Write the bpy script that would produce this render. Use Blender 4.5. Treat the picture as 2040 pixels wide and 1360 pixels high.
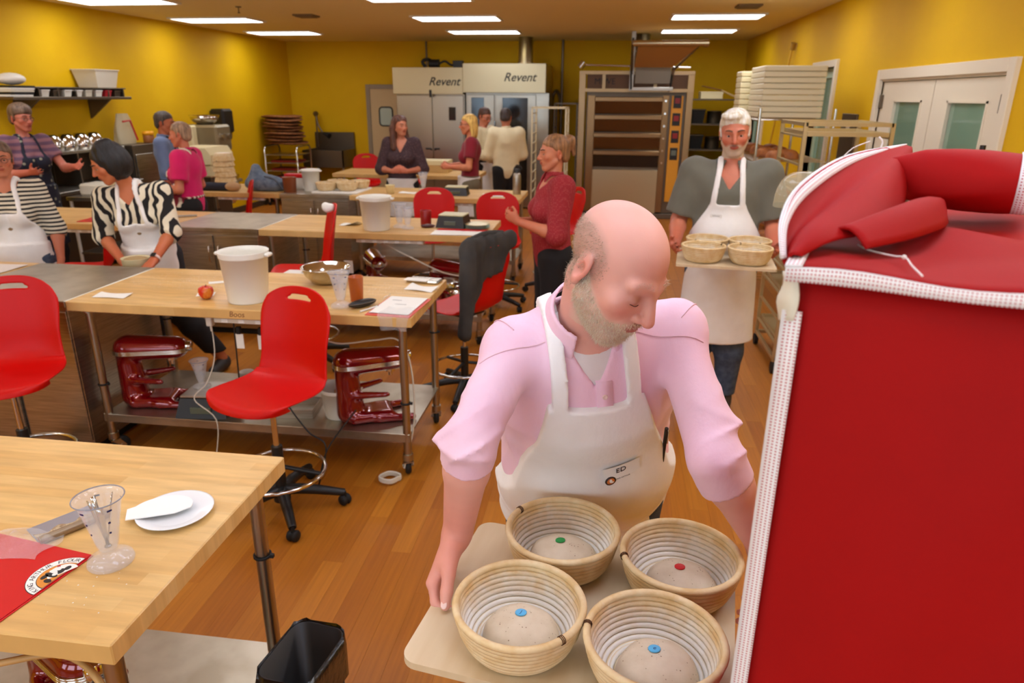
import bpy, math, random
import numpy as np
from mathutils import Vector, Matrix
random.seed(7); np.random.seed(7)
for _o in list(bpy.data.objects): bpy.data.objects.remove(_o)
SC = bpy.context.scene
COL = SC.collection
PI = math.pi
V = lambda *a: np.array(a, dtype=float)

# ---------------------------------------------------------------- camera
CAM_H, CAM_F = 1.91, 1400.0
TH, YAW, ROLL = math.radians(19.25), math.radians(7.7), math.radians(0.4)
_f = V(-math.sin(YAW)*math.cos(TH), math.cos(YAW)*math.cos(TH), -math.sin(TH))
_r0 = V(math.cos(YAW), math.sin(YAW), 0); _u0 = np.cross(_r0, _f)
_r = _r0*math.cos(ROLL) + _u0*math.sin(ROLL); _u = np.cross(_r, _f)
cam_data = bpy.data.cameras.new('camera'); cam = bpy.data.objects.new('camera', cam_data); COL.objects.link(cam)
cam.matrix_world = Matrix(((_r[0], _u[0], -_f[0], 0), (_r[1], _u[1], -_f[1], 0), (_r[2], _u[2], -_f[2], CAM_H), (0, 0, 0, 1)))
cam_data.sensor_width = 36.0; cam_data.lens = CAM_F/2040*36.0
cam_data.clip_start = 0.02; cam_data.clip_end = 100
cam_data.dof.use_dof = True; cam_data.dof.focus_distance = 1.30; cam_data.dof.aperture_fstop = 6.3
SC.camera = cam
# ---------------------------------------------------------------- world, exposure
wd = bpy.data.worlds.new('world'); SC.world = wd; wd.use_nodes = True
wd.node_tree.nodes['Background'].inputs[0].default_value = (0.75, 0.85, 1.0, 1); wd.node_tree.nodes['Background'].inputs[1].default_value = 0.4
SC.view_settings.view_transform = 'Standard'; SC.view_settings.look = 'None'
SC.view_settings.gamma = 1.0; SC.view_settings.use_curve_mapping = False
SC.view_settings.exposure = -0.10
SC.cycles.max_bounces = 7; SC.cycles.diffuse_bounces = 3; SC.cycles.glossy_bounces = 3; SC.cycles.transmission_bounces = 3; SC.cycles.transparent_max_bounces = 12
TROFFER = 10.5            # emission strength of the ceiling lamp diffusers
DAY = 44.0               # watts of daylight through each window behind the camera
# daylight coming in through the three windows of the wall behind the camera
WINDOWS_FRONT = [(-4.6, 1.6), (-1.9, 1.6), (0.8, 1.6)]
for wx, wy in WINDOWS_FRONT:
    ld = bpy.data.lights.new('window_daylight', 'AREA'); ld.shape = 'RECTANGLE'; ld.size = 1.9; ld.size_y = 1.5
    ld.energy = DAY; ld.color = (0.62, 0.81, 1.0)
    lo = bpy.data.objects.new('window_daylight', ld); COL.objects.link(lo)
    lo.location = (wx, -2.92, wy); lo.rotation_euler = (math.radians(90), 0, 0)

# ---------------------------------------------------------------- materials
def lin(c):
    return tuple(((x/255)/12.92 if x/255 <= 0.04045 else ((x/255+0.055)/1.055)**2.4) for x in c)
MATS = {}
def mat(name, c=(200, 200, 200), rough=0.5, metal=0.0, c2=None, scale=8.0, stretch=(1, 1, 1), bump=0.0, bscale=60.0, bstretch=(1, 1, 1),
        alpha=1.0, emit=None, estr=1.0, coat=0.0, spec=0.5, sheen=0.0, detail=4.0, lo=0.35, hi=0.65, attr=None, sss=0.0, trans=0.0):
    if name in MATS: return MATS[name]
    m = bpy.data.materials.new(name); m.use_nodes = True; MATS[name] = m
    nt = m.node_tree; b = nt.nodes['Principled BSDF']; L = nt.links.new
    b.inputs['Base Color'].default_value = (*lin(c), 1)
    b.inputs['Roughness'].default_value = rough; b.inputs['Metallic'].default_value = metal
    b.inputs['Specular IOR Level'].default_value = spec; b.inputs['Coat Weight'].default_value = coat; b.inputs['Coat Roughness'].default_value = 0.08
    b.inputs['Alpha'].default_value = alpha
    if trans: b.inputs['Transmission Weight'].default_value = trans
    if sheen: b.inputs['Sheen Weight'].default_value = sheen
    if sss:
        b.inputs['Subsurface Weight'].default_value = sss; b.inputs['Subsurface Radius'].default_value = (0.012, 0.004, 0.002); b.inputs['Subsurface Scale'].default_value = 0.6
    if emit: b.inputs['Emission Color'].default_value = (*lin(emit), 1); b.inputs['Emission Strength'].default_value = estr
    tc = nt.nodes.new('ShaderNodeTexCoord')
    def noise(sc, st, det):
        mp = nt.nodes.new('ShaderNodeMapping'); mp.inputs['Scale'].default_value = st; L(tc.outputs['Object'], mp.inputs[0])
        n = nt.nodes.new('ShaderNodeTexNoise'); n.inputs['Scale'].default_value = sc; n.inputs['Detail'].default_value = det; L(mp.outputs[0], n.inputs[0]); return n
    if c2 is not None:
        n = noise(scale, stretch, detail); r = nt.nodes.new('ShaderNodeValToRGB')
        r.color_ramp.elements[0].position = lo; r.color_ramp.elements[1].position = hi
        r.color_ramp.elements[0].color = (*lin(c), 1); r.color_ramp.elements[1].color = (*lin(c2), 1)
        L(n.outputs['Fac'], r.inputs[0]); L(r.outputs[0], b.inputs['Base Color'])
    if attr:
        a = nt.nodes.new('ShaderNodeAttribute'); a.attribute_name = attr; L(a.outputs['Color'], b.inputs['Base Color'])
    if bump:
        n = noise(bscale, bstretch, 6.0); bp = nt.nodes.new('ShaderNodeBump'); bp.inputs['Strength'].default_value = bump; bp.inputs['Distance'].default_value = 0.01
        L(n.outputs['Fac'], bp.inputs['Height']); L(bp.outputs[0], b.inputs['Normal'])
    return m
def nodes_of(m): return m.node_tree, m.node_tree.nodes['Principled BSDF'], m.node_tree.links.new
def plank_mat(name, c1, c2, mortar, bw, bh, msize, rough, rot=0.0, grain=(1, 30, 1), offs=0.37, freq=2, bump=0.0, coat=0.0):
    """rows of staves: colour per stave plus fine grain"""
    m = mat(name, c1, rough, coat=coat); nt, b, L = nodes_of(m)
    tc = nt.nodes.new('ShaderNodeTexCoord'); mp = nt.nodes.new('ShaderNodeMapping'); mp.inputs['Rotation'].default_value = (0, 0, rot); L(tc.outputs['Object'], mp.inputs[0])
    br = nt.nodes.new('ShaderNodeTexBrick'); br.offset = offs; br.offset_frequency = freq
    br.inputs['Color1'].default_value = (*lin(c1), 1); br.inputs['Color2'].default_value = (*lin(c2), 1); br.inputs['Mortar'].default_value = (*lin(mortar), 1)
    br.inputs['Scale'].default_value = 1.0; br.inputs['Mortar Size'].default_value = msize; br.inputs['Brick Width'].default_value = bw; br.inputs['Row Height'].default_value = bh
    br.inputs['Mortar Smooth'].default_value = 0.2; br.inputs['Bias'].default_value = 0.0
    L(mp.outputs[0], br.inputs[0])
    m2 = nt.nodes.new('ShaderNodeMapping'); m2.inputs['Rotation'].default_value = (0, 0, rot); m2.inputs['Scale'].default_value = grain; L(tc.outputs['Object'], m2.inputs[0])
    n = nt.nodes.new('ShaderNodeTexNoise'); n.inputs['Scale'].default_value = 3.0; n.inputs['Detail'].default_value = 6; L(m2.outputs[0], n.inputs[0])
    r = nt.nodes.new('ShaderNodeValToRGB'); r.color_ramp.elements[0].color = (0.80, 0.76, 0.70, 1); r.color_ramp.elements[1].color = (1.12, 1.1, 1.06, 1)
    r.color_ramp.elements[0].position = 0.3; r.color_ramp.elements[1].position = 0.7; L(n.outputs['Fac'], r.inputs[0])
    mx = nt.nodes.new('ShaderNodeMix'); mx.data_type = 'RGBA'; mx.blend_type = 'MULTIPLY'; mx.inputs[0].default_value = 0.75
    L(br.outputs['Color'], mx.inputs[6]); L(r.outputs[0], mx.inputs[7]); L(mx.outputs[2], b.inputs['Base Color'])
    return m

# ---------------------------------------------------------------- mesh builder
class MB:
    def __init__(s): s.v = []; s.f = []; s.sm = []
    def add(s, vs, fs, smooth=False):
        o = len(s.v); s.v.extend([tuple(float(c) for c in p) for p in vs]); s.f.extend([tuple(i+o for i in f) for f in fs]); s.sm.extend([smooth]*len(fs)); return s
    def box(s, a, b, bev=0.0):
        (x0, y0, z0), (x1, y1, z1) = a, b
        x0, x1 = min(x0, x1), max(x0, x1); y0, y1 = min(y0, y1), max(y0, y1); z0, z1 = min(z0, z1), max(z0, z1)
        if bev <= 0:
            s.add([(x0,y0,z0),(x1,y0,z0),(x1,y1,z0),(x0,y1,z0),(x0,y0,z1),(x1,y0,z1),(x1,y1,z1),(x0,y1,z1)],
                  [(3,2,1,0),(4,5,6,7),(0,1,5,4),(1,2,6,5),(2,3,7,6),(3,0,4,7)]); return s
        bev = min(bev, 0.49*min(x1-x0, y1-y0, z1-z0))
        vs = []; idx = {}
        for ix, (X, sx) in enumerate(((x0, 1), (x1, -1))):
            for iy, (Y, sy) in enumerate(((y0, 1), (y1, -1))):
                for iz, (Z, sz) in enumerate(((z0, 1), (z1, -1))):
                    idx[ix,iy,iz,0] = len(vs); vs.append((X, Y+sy*bev, Z+sz*bev))
                    idx[ix,iy,iz,1] = len(vs); vs.append((X+sx*bev, Y, Z+sz*bev))
                    idx[ix,iy,iz,2] = len(vs); vs.append((X+sx*bev, Y+sy*bev, Z))
        fs = []
        def q(l, flip): fs.append(tuple(l[::-1]) if flip else tuple(l))
        for i in (0, 1):
            q([idx[i,0,0,0], idx[i,1,0,0], idx[i,1,1,0], idx[i,0,1,0]], i == 0)
            q([idx[0,i,0,1], idx[1,i,0,1], idx[1,i,1,1], idx[0,i,1,1]], i == 1)
            q([idx[0,0,i,2], idx[1,0,i,2], idx[1,1,i,2], idx[0,1,i,2]], i == 0)
        for i in (0, 1):
            for j in (0, 1):
                q([idx[i,j,0,0], idx[i,j,0,1], idx[i,j,1,1], idx[i,j,1,0]], i == j)
                q([idx[i,0,j,0], idx[i,1,j,0], idx[i,1,j,2], idx[i,0,j,2]], i != j)
                q([idx[0,i,j,1], idx[1,i,j,1], idx[1,i,j,2], idx[0,i,j,2]], i == j)
        for i in (0, 1):
            for j in (0, 1):
                for k in (0, 1): q([idx[i,j,k,0], idx[i,j,k,1], idx[i,j,k,2]], (i+j+k) % 2 == 1)
        s.add(vs, fs); return s
    def cone(s, a, b, r1, r2=None, n=16, caps=True, smooth=True):
        r2 = r1 if r2 is None else r2
        a = np.array(a, float); b = np.array(b, float); d = b-a; d /= np.linalg.norm(d)+1e-12
        t = V(1,0,0) if abs(d[0]) < .9 else V(0,1,0); e1 = np.cross(d, t); e1 /= np.linalg.norm(e1); e2 = np.cross(d, e1)
        ang = np.arange(n)*2*PI/n
        ring = np.outer(np.cos(ang), e1)+np.outer(np.sin(ang), e2)
        vs = list(a+ring*r1)+list(b+ring*r2)
        fs = [(i, (i+1) % n, n+(i+1) % n, n+i) for i in range(n)]
        s.add(vs, fs, smooth)
        if caps:
            s.add(list(a+ring*r1), [tuple(range(n))[::-1]]); s.add(list(b+ring*r2), [tuple(range(n))])
        return s
    def lathe(s, prof, c=(0, 0, 0), n=32, axis='z', smooth=True, close=False):
        vs = []; m = len(prof)
        for r, z in prof:
            for i in range(n):
                a = 2*PI*i/n; x, y = r*math.cos(a), r*math.sin(a)
                p = (x, y, z) if axis == 'z' else ((z, x, y) if axis == 'x' else (y, z, x))
                vs.append((p[0]+c[0], p[1]+c[1], p[2]+c[2]))
        fs = []
        for j in range(m-1 if not close else m):
            k = (j+1) % m
            for i in range(n): fs.append((j*n+i, j*n+(i+1) % n, k*n+(i+1) % n, k*n+i))
        s.add(vs, fs, smooth); return s
    def tube(s, pts, r, n=8, closed=False, sub=1, caps=True):
        P = [np.array(p, float) for p in pts]
        if sub > 1:
            Q = []; N = len(P)
            for i in range(N if closed else N-1):
                p0 = P[(i-1) % N] if (closed or i > 0) else P[0]; p1 = P[i]; p2 = P[(i+1) % N]; p3 = P[(i+2) % N] if (closed or i+2 < N) else P[-1]
                for k in range(sub):
                    t = k/sub; Q.append(.5*((2*p1)+(-p0+p2)*t+(2*p0-5*p1+4*p2-p3)*t*t+(-p0+3*p1-3*p2+p3)*t**3))
            if not closed: Q.append(P[-1])
            P = Q
        m = len(P); rr = r if hasattr(r, '__len__') else [r]*m
        if hasattr(r, '__len__') and len(r) != m: rr = list(np.interp(np.linspace(0, 1, m), np.linspace(0, 1, len(r)), r))
        vs = []; prev = None
        for i in range(m):
            a = P[(i-1) % m] if (closed or i > 0) else P[i]; b = P[(i+1) % m] if (closed or i < m-1) else P[i]
            d = b-a; d = d/(np.linalg.norm(d)+1e-12)
            if prev is None:
                t = V(0,0,1) if abs(d[2]) < .9 else V(1,0,0); e1 = np.cross(d, t)
            else: e1 = prev-d*np.dot(prev, d)
            e1 /= np.linalg.norm(e1)+1e-12; prev = e1; e2 = np.cross(d, e1)
            for k in range(n):
                an = 2*PI*k/n; vs.append(P[i]+rr[i]*(math.cos(an)*e1+math.sin(an)*e2))
        fs = []
        for i in range(m if closed else m-1):
            j = (i+1) % m
            for k in range(n): fs.append((i*n+k, i*n+(k+1) % n, j*n+(k+1) % n, j*n+k))
        s.add(vs, fs, True)
        if caps and not closed: s.add(vs[:n], [tuple(range(n))[::-1]]); s.add(vs[-n:], [tuple(range(n))])
        return s
    def ball(s, c, r, n=12, m=8):
        r = (r, r, r) if not hasattr(r, '__len__') else r
        vs = [(c[0], c[1], c[2]-r[2])]
        for j in range(1, m):
            ph = -PI/2+PI*j/m
            for i in range(n): a = 2*PI*i/n; vs.append((c[0]+r[0]*math.cos(ph)*math.cos(a), c[1]+r[1]*math.cos(ph)*math.sin(a), c[2]+r[2]*math.sin(ph)))
        vs.append((c[0], c[1], c[2]+r[2])); fs = [(0, 1+(i+1) % n, 1+i) for i in range(n)]
        for j in range(m-2):
            for i in range(n): fs.append((1+j*n+i, 1+j*n+(i+1) % n, 1+(j+1)*n+(i+1) % n, 1+(j+1)*n+i))
        k = len(vs)-1; fs += [(1+(m-2)*n+i, 1+(m-2)*n+(i+1) % n, k) for i in range(n)]
        s.add(vs, fs, True); return s
    def grid(s, fn, nu, nv, smooth=True, wrap_u=False):
        vs = [fn(i/(nu if wrap_u else nu-1), j/(nv-1)) for j in range(nv) for i in range(nu)]
        fs = []
        for j in range(nv-1):
            for i in range(nu if wrap_u else nu-1): k = (i+1) % nu; fs.append((j*nu+i, j*nu+k, (j+1)*nu+k, (j+1)*nu+i))
        s.add(vs, fs, smooth); return s
    def prism(s, poly, z0, z1):
        n = len(poly); s.add([(x, y, z0) for x, y in poly]+[(x, y, z1) for x, y in poly],
              [tuple(range(n))[::-1], tuple(range(n, 2*n))]+[(i, (i+1) % n, n+(i+1) % n, n+i) for i in range(n)]); return s
    def xf(s, M):
        M = Matrix(M); s.v = [tuple(M @ Vector(p)) for p in s.v]; return s
    def mesh(s, name='m'):
        me = bpy.data.meshes.new(name); me.from_pydata(s.v, [], s.f)
        me.polygons.foreach_set('use_smooth', s.sm); me.update(); return me
def mesh_np(v, f, name='m'):
    me = bpy.data.meshes.new(name); n = len(f); k = f.shape[1]
    me.vertices.add(len(v)); me.vertices.foreach_set('co', np.asarray(v, np.float32).ravel())
    me.loops.add(n*k); me.loops.foreach_set('vertex_index', np.asarray(f, np.int32).ravel())
    me.polygons.add(n); me.polygons.foreach_set('loop_start', np.arange(0, n*k, k, dtype=np.int32)); me.polygons.foreach_set('loop_total', np.full(n, k, np.int32))
    me.polygons.foreach_set('use_smooth', np.ones(n, bool)); me.update(); me.validate(); return me
def link(name, data, m=None, parent=None, loc=None, rz=None):
    o = bpy.data.objects.new(name, data); COL.objects.link(o)
    if m is not None and data is not None:
        if len(data.materials) == 0: data.materials.append(m)
    if parent: o.parent = parent
    if loc is not None: o.location = loc
    if rz is not None: o.rotation_euler = (0, 0, rz)
    return o
def obj(name, mb, m, parent=None, loc=None, rz=None): return link(name, mb.mesh(name) if isinstance(mb, MB) else mb, m, parent, loc, rz)
def tag(o, label=None, cat=None, group=None, kind=None):
    if label: o['label'] = label
    if cat: o['category'] = cat
    if group: o['group'] = group
    if kind: o['kind'] = kind
    return o
def thing(name, label, cat, loc=(0, 0, 0), rz=0.0, group=None, scale=None):
    o = bpy.data.objects.new(name, None); COL.objects.link(o); o.empty_display_size = 0.1
    o.location = loc; o.rotation_euler = (0, 0, rz)
    if scale: o.scale = (scale,)*3
    return tag(o, label, cat, group)
def struct(name, mb, m, parent=None):
    o = obj(name, mb, m, parent)
    if parent is None: o['kind'] = 'structure'
    return o
def dup(root, loc=None, rz=None, label=None, group=None):
    r = root.copy(); COL.objects.link(r)
    if loc is not None: r.location = loc
    if rz is not None: r.rotation_euler = (0, 0, rz)
    if label: r['label'] = label
    if group: r['group'] = group
    for ch in list(root.children):
        c = ch.copy(); COL.objects.link(c); c.parent = r
        for g in list(ch.children):
            d = g.copy(); COL.objects.link(d); d.parent = c
    return r
def text(name, body, size, m, parent, M, shear=0.0, ext=0.0005, align='CENTER', bold=0.0):
    cu = bpy.data.curves.new(name, 'FONT'); cu.body = body; cu.offset = bold; cu.size = size; cu.shear = shear; cu.extrude = ext
    cu.align_x = align; cu.align_y = 'CENTER'; cu.resolution_u = 3
    t = bpy.data.objects.new(name, cu); me = bpy.data.meshes.new_from_object(t); bpy.data.objects.remove(t); bpy.data.curves.remove(cu)
    o = bpy.data.objects.new(name, me); COL.objects.link(o); me.materials.clear(); me.materials.append(m); o.parent = parent; o.matrix_local = M
    return o
def frame(origin, ex, ey):
    ex = np.array(ex, float); ex /= np.linalg.norm(ex); ey = np.array(ey, float); ey -= ex*np.dot(ex, ey); ey /= np.linalg.norm(ey); ez = np.cross(ex, ey)
    return Matrix(((ex[0], ey[0], ez[0], origin[0]), (ex[1], ey[1], ez[1], origin[1]), (ex[2], ey[2], ez[2], origin[2]), (0, 0, 0, 1)))

# ---------------------------------------------------------------- signed distance modelling (organic shapes)
def nrm(a): a = np.array(a, float); return a/(np.linalg.norm(a)+1e-12)
def rc(p, a, b, r1, r2):
    a = np.asarray(a, np.float32); ba = np.asarray(b, np.float32)-a; L2 = float(ba@ba)+1e-9
    h = np.clip(((p-a)@ba)/L2, 0, 1); q = p-a-h[:, None]*ba
    return np.sqrt((q*q).sum(1))-(r1+(r2-r1)*h)
def ell(p, c, r):
    q = p-np.asarray(c, np.float32); r = np.asarray(r, np.float32)
    k0 = np.sqrt(((q/r)**2).sum(1)); k1 = np.sqrt(((q/(r*r))**2).sum(1))+1e-9
    return k0*(k0-1)/k1
def rbox(p, c, hf, rad):
    q = np.abs(p-np.asarray(c, np.float32))-(np.asarray(hf, np.float32)-rad)
    return np.sqrt((np.maximum(q, 0)**2).sum(1))+np.minimum(q.max(1), 0)-rad
def su(a, b, k):
    h = np.clip(.5+.5*(b-a)/k, 0, 1); return b*(1-h)+a*h-k*h*(1-h)
def ss(a, b, k):   # smooth subtraction a - b
    return -su(-a, b, k)
def si(a, b, k): return -su(-a, -b, k)
def wob(p, freq, seed, n=5, aniso=(1, 1, 1)):
    rs = np.random.RandomState(seed); o = np.zeros(len(p), np.float32)
    for i in range(n):
        d = rs.normal(size=3)*np.array(aniso); d = d/np.linalg.norm(d)*freq*(0.6+0.8*rs.rand()); o += np.sin(p@d.astype(np.float32)+rs.rand()*6.28)
    return o/n
def axis_pts(lo, hi, h, fine=()):
    """grid coordinates from lo to hi with step h, and a finer step inside the given (a, b, step) ranges"""
    xs = [lo]; x = lo
    while x < hi:
        st = h
        for a, b, s in fine:
            if a-h <= x <= b: st = min(st, s)
        x += st; xs.append(x)
    while (len(xs)-1) % 4: xs.append(xs[-1]+h)
    return np.array(xs, np.float32)
def sdf_mesh(fn, lo, hi, h, fine=((), (), ()), name='sdf'):
    ax = [axis_pts(lo[i], hi[i], h, fine[i]) for i in range(3)]
    n = [len(a) for a in ax]; S = 4
    cx = [a[::S] for a in ax]
    G = np.stack(np.meshgrid(*cx, indexing='ij'), -1).reshape(-1, 3)
    cv = fn(G).reshape([len(c) for c in cx])
    A = np.abs(cv); mn = A[:-1, :-1, :-1].copy()
    for i in (0, 1):
        for j in (0, 1):
            for k in (0, 1): mn = np.minimum(mn, A[i:A.shape[0]-1+i, j:A.shape[1]-1+j, k:A.shape[2]-1+k])
    dg = np.sqrt(np.diff(cx[0])[:, None, None]**2+np.diff(cx[1])[None, :, None]**2+np.diff(cx[2])[None, None, :]**2)
    act = mn < dg*1.15+0.004
    need = np.zeros(n, bool); up = act.repeat(S, 0).repeat(S, 1).repeat(S, 2)
    for i in (0, 1):
        for j in (0, 1):
            for k in (0, 1): need[i:n[0]-1+i, j:n[1]-1+j, k:n[2]-1+k] |= up
    vals = cv.repeat(S, 0).repeat(S, 1).repeat(S, 2)[:n[0], :n[1], :n[2]].astype(np.float32).copy()
    I = np.argwhere(need); out = np.empty(len(I), np.float32)
    for s in range(0, len(I), 400000):
        J = I[s:s+400000]; out[s:s+400000] = fn(np.stack([ax[0][J[:, 0]], ax[1][J[:, 1]], ax[2][J[:, 2]]], 1))
    vals[I[:, 0], I[:, 1], I[:, 2]] = out
    ins = vals < 0
    c = np.zeros([m-1 for m in n], np.int8)
    for i in (0, 1):
        for j in (0, 1):
            for k in (0, 1): c += ins[i:n[0]-1+i, j:n[1]-1+j, k:n[2]-1+k]
    cell = (c > 0) & (c < 8); C = np.argwhere(cell); N = len(C)
    ids = np.full(cell.shape, -1, np.int32); ids[C[:, 0], C[:, 1], C[:, 2]] = np.arange(N)
    cor = [(i, j, k) for i in (0, 1) for j in (0, 1) for k in (0, 1)]
    cvv = np.stack([vals[C[:, 0]+i, C[:, 1]+j, C[:, 2]+k] for i, j, k in cor], 1)
    acc = np.zeros((N, 3), np.float32); cnt = np.zeros(N, np.float32)
    for a in range(8):
        for b in range(a+1, 8):
            A_, B_ = np.array(cor[a]), np.array(cor[b])
            if np.abs(A_-B_).sum() != 1: continue
            va, vb = cvv[:, a], cvv[:, b]; m = (va < 0) != (vb < 0); t = va[m]/(va[m]-vb[m])
            acc[m] += A_+(B_-A_)*t[:, None]; cnt[m] += 1
    P = acc/cnt[:, None]; X = np.empty((N, 3), np.float32)
    for d in range(3): X[:, d] = ax[d][C[:, d]]+P[:, d]*(ax[d][C[:, d]+1]-ax[d][C[:, d]])
    F = []
    for d in range(3):
        e1, e2 = (d+1) % 3, (d+2) % 3
        s0 = [slice(None)]*3; s1 = [slice(None)]*3; s0[d] = slice(0, n[d]-1); s1[d] = slice(1, n[d])
        a, b = ins[tuple(s0)], ins[tuple(s1)]
        E_ = np.argwhere(a != b); E_ = E_[(E_[:, e1] > 0) & (E_[:, e1] < n[e1]-1) & (E_[:, e2] > 0) & (E_[:, e2] < n[e2]-1)]
        if len(E_) == 0: continue
        fl = a[E_[:, 0], E_[:, 1], E_[:, 2]]
        def g(o1, o2):
            q = E_.copy(); q[:, e1] += o1; q[:, e2] += o2; return ids[q[:, 0], q[:, 1], q[:, 2]]
        q = np.stack([g(-1, -1), g(0, -1), g(0, 0), g(-1, 0)], 1); q[~fl] = q[~fl][:, ::-1]; F.append(q)
    F = np.concatenate(F) if F else np.zeros((0, 4), np.int32); F = F[(F >= 0).all(1)]
    return X, F
# ================================================================ the room
XL, XR, YF, YB, ZC = -6.25, 2.27, -3.0, 13.8, 2.86
M_wall = mat('yellow_wall_paint', (230, 184, 12), 0.65, c2=(224, 176, 8), spec=.2, scale=1.5, bump=0.04, bscale=90)
M_ceil = mat('ceiling_paint', (240, 218, 164), 0.8, spec=.2, bump=0.05, bscale=120)
M_trim = mat('white_trim_paint', (236, 224, 200), 0.4)
M_base = mat('dark_base_trim', (70, 55, 40), 0.5)
M_steel = mat('brushed_steel', (190, 184, 172), 0.34, 1.0, c2=(160, 154, 142), scale=6, stretch=(1, 1, 30), bump=0.02, bscale=40, bstretch=(1, 1, 40))
M_steeltop = mat('worn_steel_top', (186, 178, 160), 0.38, 1.0, c2=(160, 150, 130), scale=5, bump=0.03, bscale=20)
M_steeldk = mat('dull_steel', (120, 110, 96), 0.45, 1.0)
M_chrome = mat('chrome', (215, 212, 205), 0.12, 1.0)
M_pipe = mat('galvanised_pipe', (176, 168, 152), 0.3, 1.0)
M_black = mat('black_plastic', (24, 23, 22), 0.42)
M_dark = mat('dark_rubber', (16, 15, 14), 0.7)
M_white = mat('white_plastic', (236, 232, 222), 0.4)
M_cream = mat('cream_enamel', (240, 226, 178), 0.35)
M_lampf = mat('lamp_frame', (240, 236, 226), 0.4)
M_lamp = mat('lamp_diffuser', (255, 252, 240), 0.4, emit=(244, 246, 255), estr=TROFFER)
# floor boards
M_floor = plank_mat('floor_boards', (186, 116, 30), (168, 98, 20), (104, 58, 12), 1.22, 0.09, 0.0015, 0.48, rot=PI/2, grain=(0.6, 22, 1))
M_board = mat('floor_plank', (186, 116, 30), 0.46, spec=.35)
nt, b, L = nodes_of(M_board)
oi = nt.nodes.new('ShaderNodeObjectInfo'); r = nt.nodes.new('ShaderNodeValToRGB'); L(oi.outputs['Random'], r.inputs[0])
r.color_ramp.elements[0].color = (*lin((166, 96, 20)), 1); r.color_ramp.elements[1].color = (*lin((192, 122, 36)), 1)
tc = nt.nodes.new('ShaderNodeTexCoord'); mp = nt.nodes.new('ShaderNodeMapping'); mp.inputs['Scale'].default_value = (24, 0.8, 1); L(tc.outputs['Object'], mp.inputs[0])
vm = nt.nodes.new('ShaderNodeVectorMath'); vm.operation = 'ADD'; L(mp.outputs[0], vm.inputs[0])
cb = nt.nodes.new('ShaderNodeCombineXYZ'); mm = nt.nodes.new('ShaderNodeMath'); mm.operation = 'MULTIPLY'; mm.inputs[1].default_value = 57; L(oi.outputs['Random'], mm.inputs[0]); L(mm.outputs[0], cb.inputs[0]); L(cb.outputs[0], vm.inputs[1])
n = nt.nodes.new('ShaderNodeTexNoise'); n.inputs['Scale'].default_value = 3; n.inputs['Detail'].default_value = 6; L(vm.outputs[0], n.inputs[0])
r2 = nt.nodes.new('ShaderNodeValToRGB'); r2.color_ramp.elements[0].color = (.8, .76, .7, 1); r2.color_ramp.elements[1].color = (1.1, 1.08, 1.05, 1); r2.color_ramp.elements[0].position = .3; r2.color_ramp.elements[1].position = .7; L(n.outputs['Fac'], r2.inputs[0])
mx = nt.nodes.new('ShaderNodeMix'); mx.data_type = 'RGBA'; mx.blend_type = 'MULTIPLY'; mx.inputs[0].default_value = .75; L(r.outputs[0], mx.inputs[6]); L(r2.outputs[0], mx.inputs[7]); L(mx.outputs[2], b.inputs['Base Color'])
floor = struct('floor', MB().box((XL-.1, YF-.1, -0.1), (XR+2.5, YB+.1, -0.003)), M_floor)
PW, PL = 0.09, 1.22
plank_me = None
for i in range(58):
    for j in range(5):
        x = -3.4+i*PW; y = 0.35+j*PL+((i*0.37) % 1)*PL*0.8-0.6
        if x > 1.75 or y > 5.2: continue
        if plank_me is None: plank_me = MB().box((0.0002, 0.0002, -0.006), (PW-0.0002, PL-0.0002, 0.0), 0.0004).mesh('plank')
        link('plank', plank_me, M_board, floor, (x, y, 0))
struct('ceiling', MB().box((XL-.1, YF-.1, ZC), (XR+2.5, YB+.1, ZC+.1)), M_ceil)
struct('wall_left', MB().box((XL-.12, YF-.1, 0), (XL, YB+.1, ZC)), M_wall)
struct('wall_back', MB().box((XL, YB, 0), (XR+2.5, YB+.12, ZC)), M_wall)
# wall behind the camera with three window openings
fw = MB(); xs = XL
for wx, wz in WINDOWS_FRONT:
    fw.box((xs, YF-.12, 0), (wx-.95, YF, ZC)); fw.box((wx-.95, YF-.12, 0), (wx+.95, YF, wz-.75)); fw.box((wx-.95, YF-.12, wz+.75), (wx+.95, YF, ZC)); xs = wx+.95
fw.box((xs, YF-.12, 0), (XR+2.5, YF, ZC)); struct('wall_front', fw, M_wall)
# right wall with the double door and two door openings
D0, D1, DZ = 4.70, 6.78, 2.06
O = [(D0, D1, 0, DZ), (8.2, 9.0, 0, 2.22), (11.7, 12.75, 0, 2.22)]
rw = MB(); ys = YF
for a, b_, z0, z1 in O:
    rw.box((XR, ys, 0), (XR+.12, a, ZC)); rw.box((XR, a, z1), (XR+.12, b_, ZC)); ys = b_
rw.box((XR, ys, 0), (XR+.12, YB, ZC)); struct('wall_right', rw, M_wall)
# adjoining hallway seen through the panes
M_green = mat('pale_green_wall_paint', (186, 206, 176), 0.6)
struct('wall_hall', MB().box((XR+2.4, YF, 0), (XR+2.5, YB, ZC)), M_green)
for k, (yy_, hgt) in enumerate([(5.2, .9), (8.8, .8)]):  # unseen lamps added so the hallway behind the panes is not dark
    hl = thing('added_hall_lamp', ('added ceiling lamp in the hallway behind the double doors', 'added ceiling lamp in the hallway beyond the doorway')[k], 'ceiling light', (XR+1.3, yy_, ZC))
    obj('frame', MB().box((-.32, -.62, -.03), (.32, .62, 0), .004), M_lampf, hl); obj('diffuser', MB().box((-.28, -.58, -.034), (.28, .58, -.029)), M_lamp, hl)
hb = thing('hall_bench', 'white worktop seen through the double door panes', 'table', (XR+1.7, 5.4, 0))
obj('worktop', MB().box((-.3, -1.2, .86), (.3, 1.2, .9), .005), M_white, hb)
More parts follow.
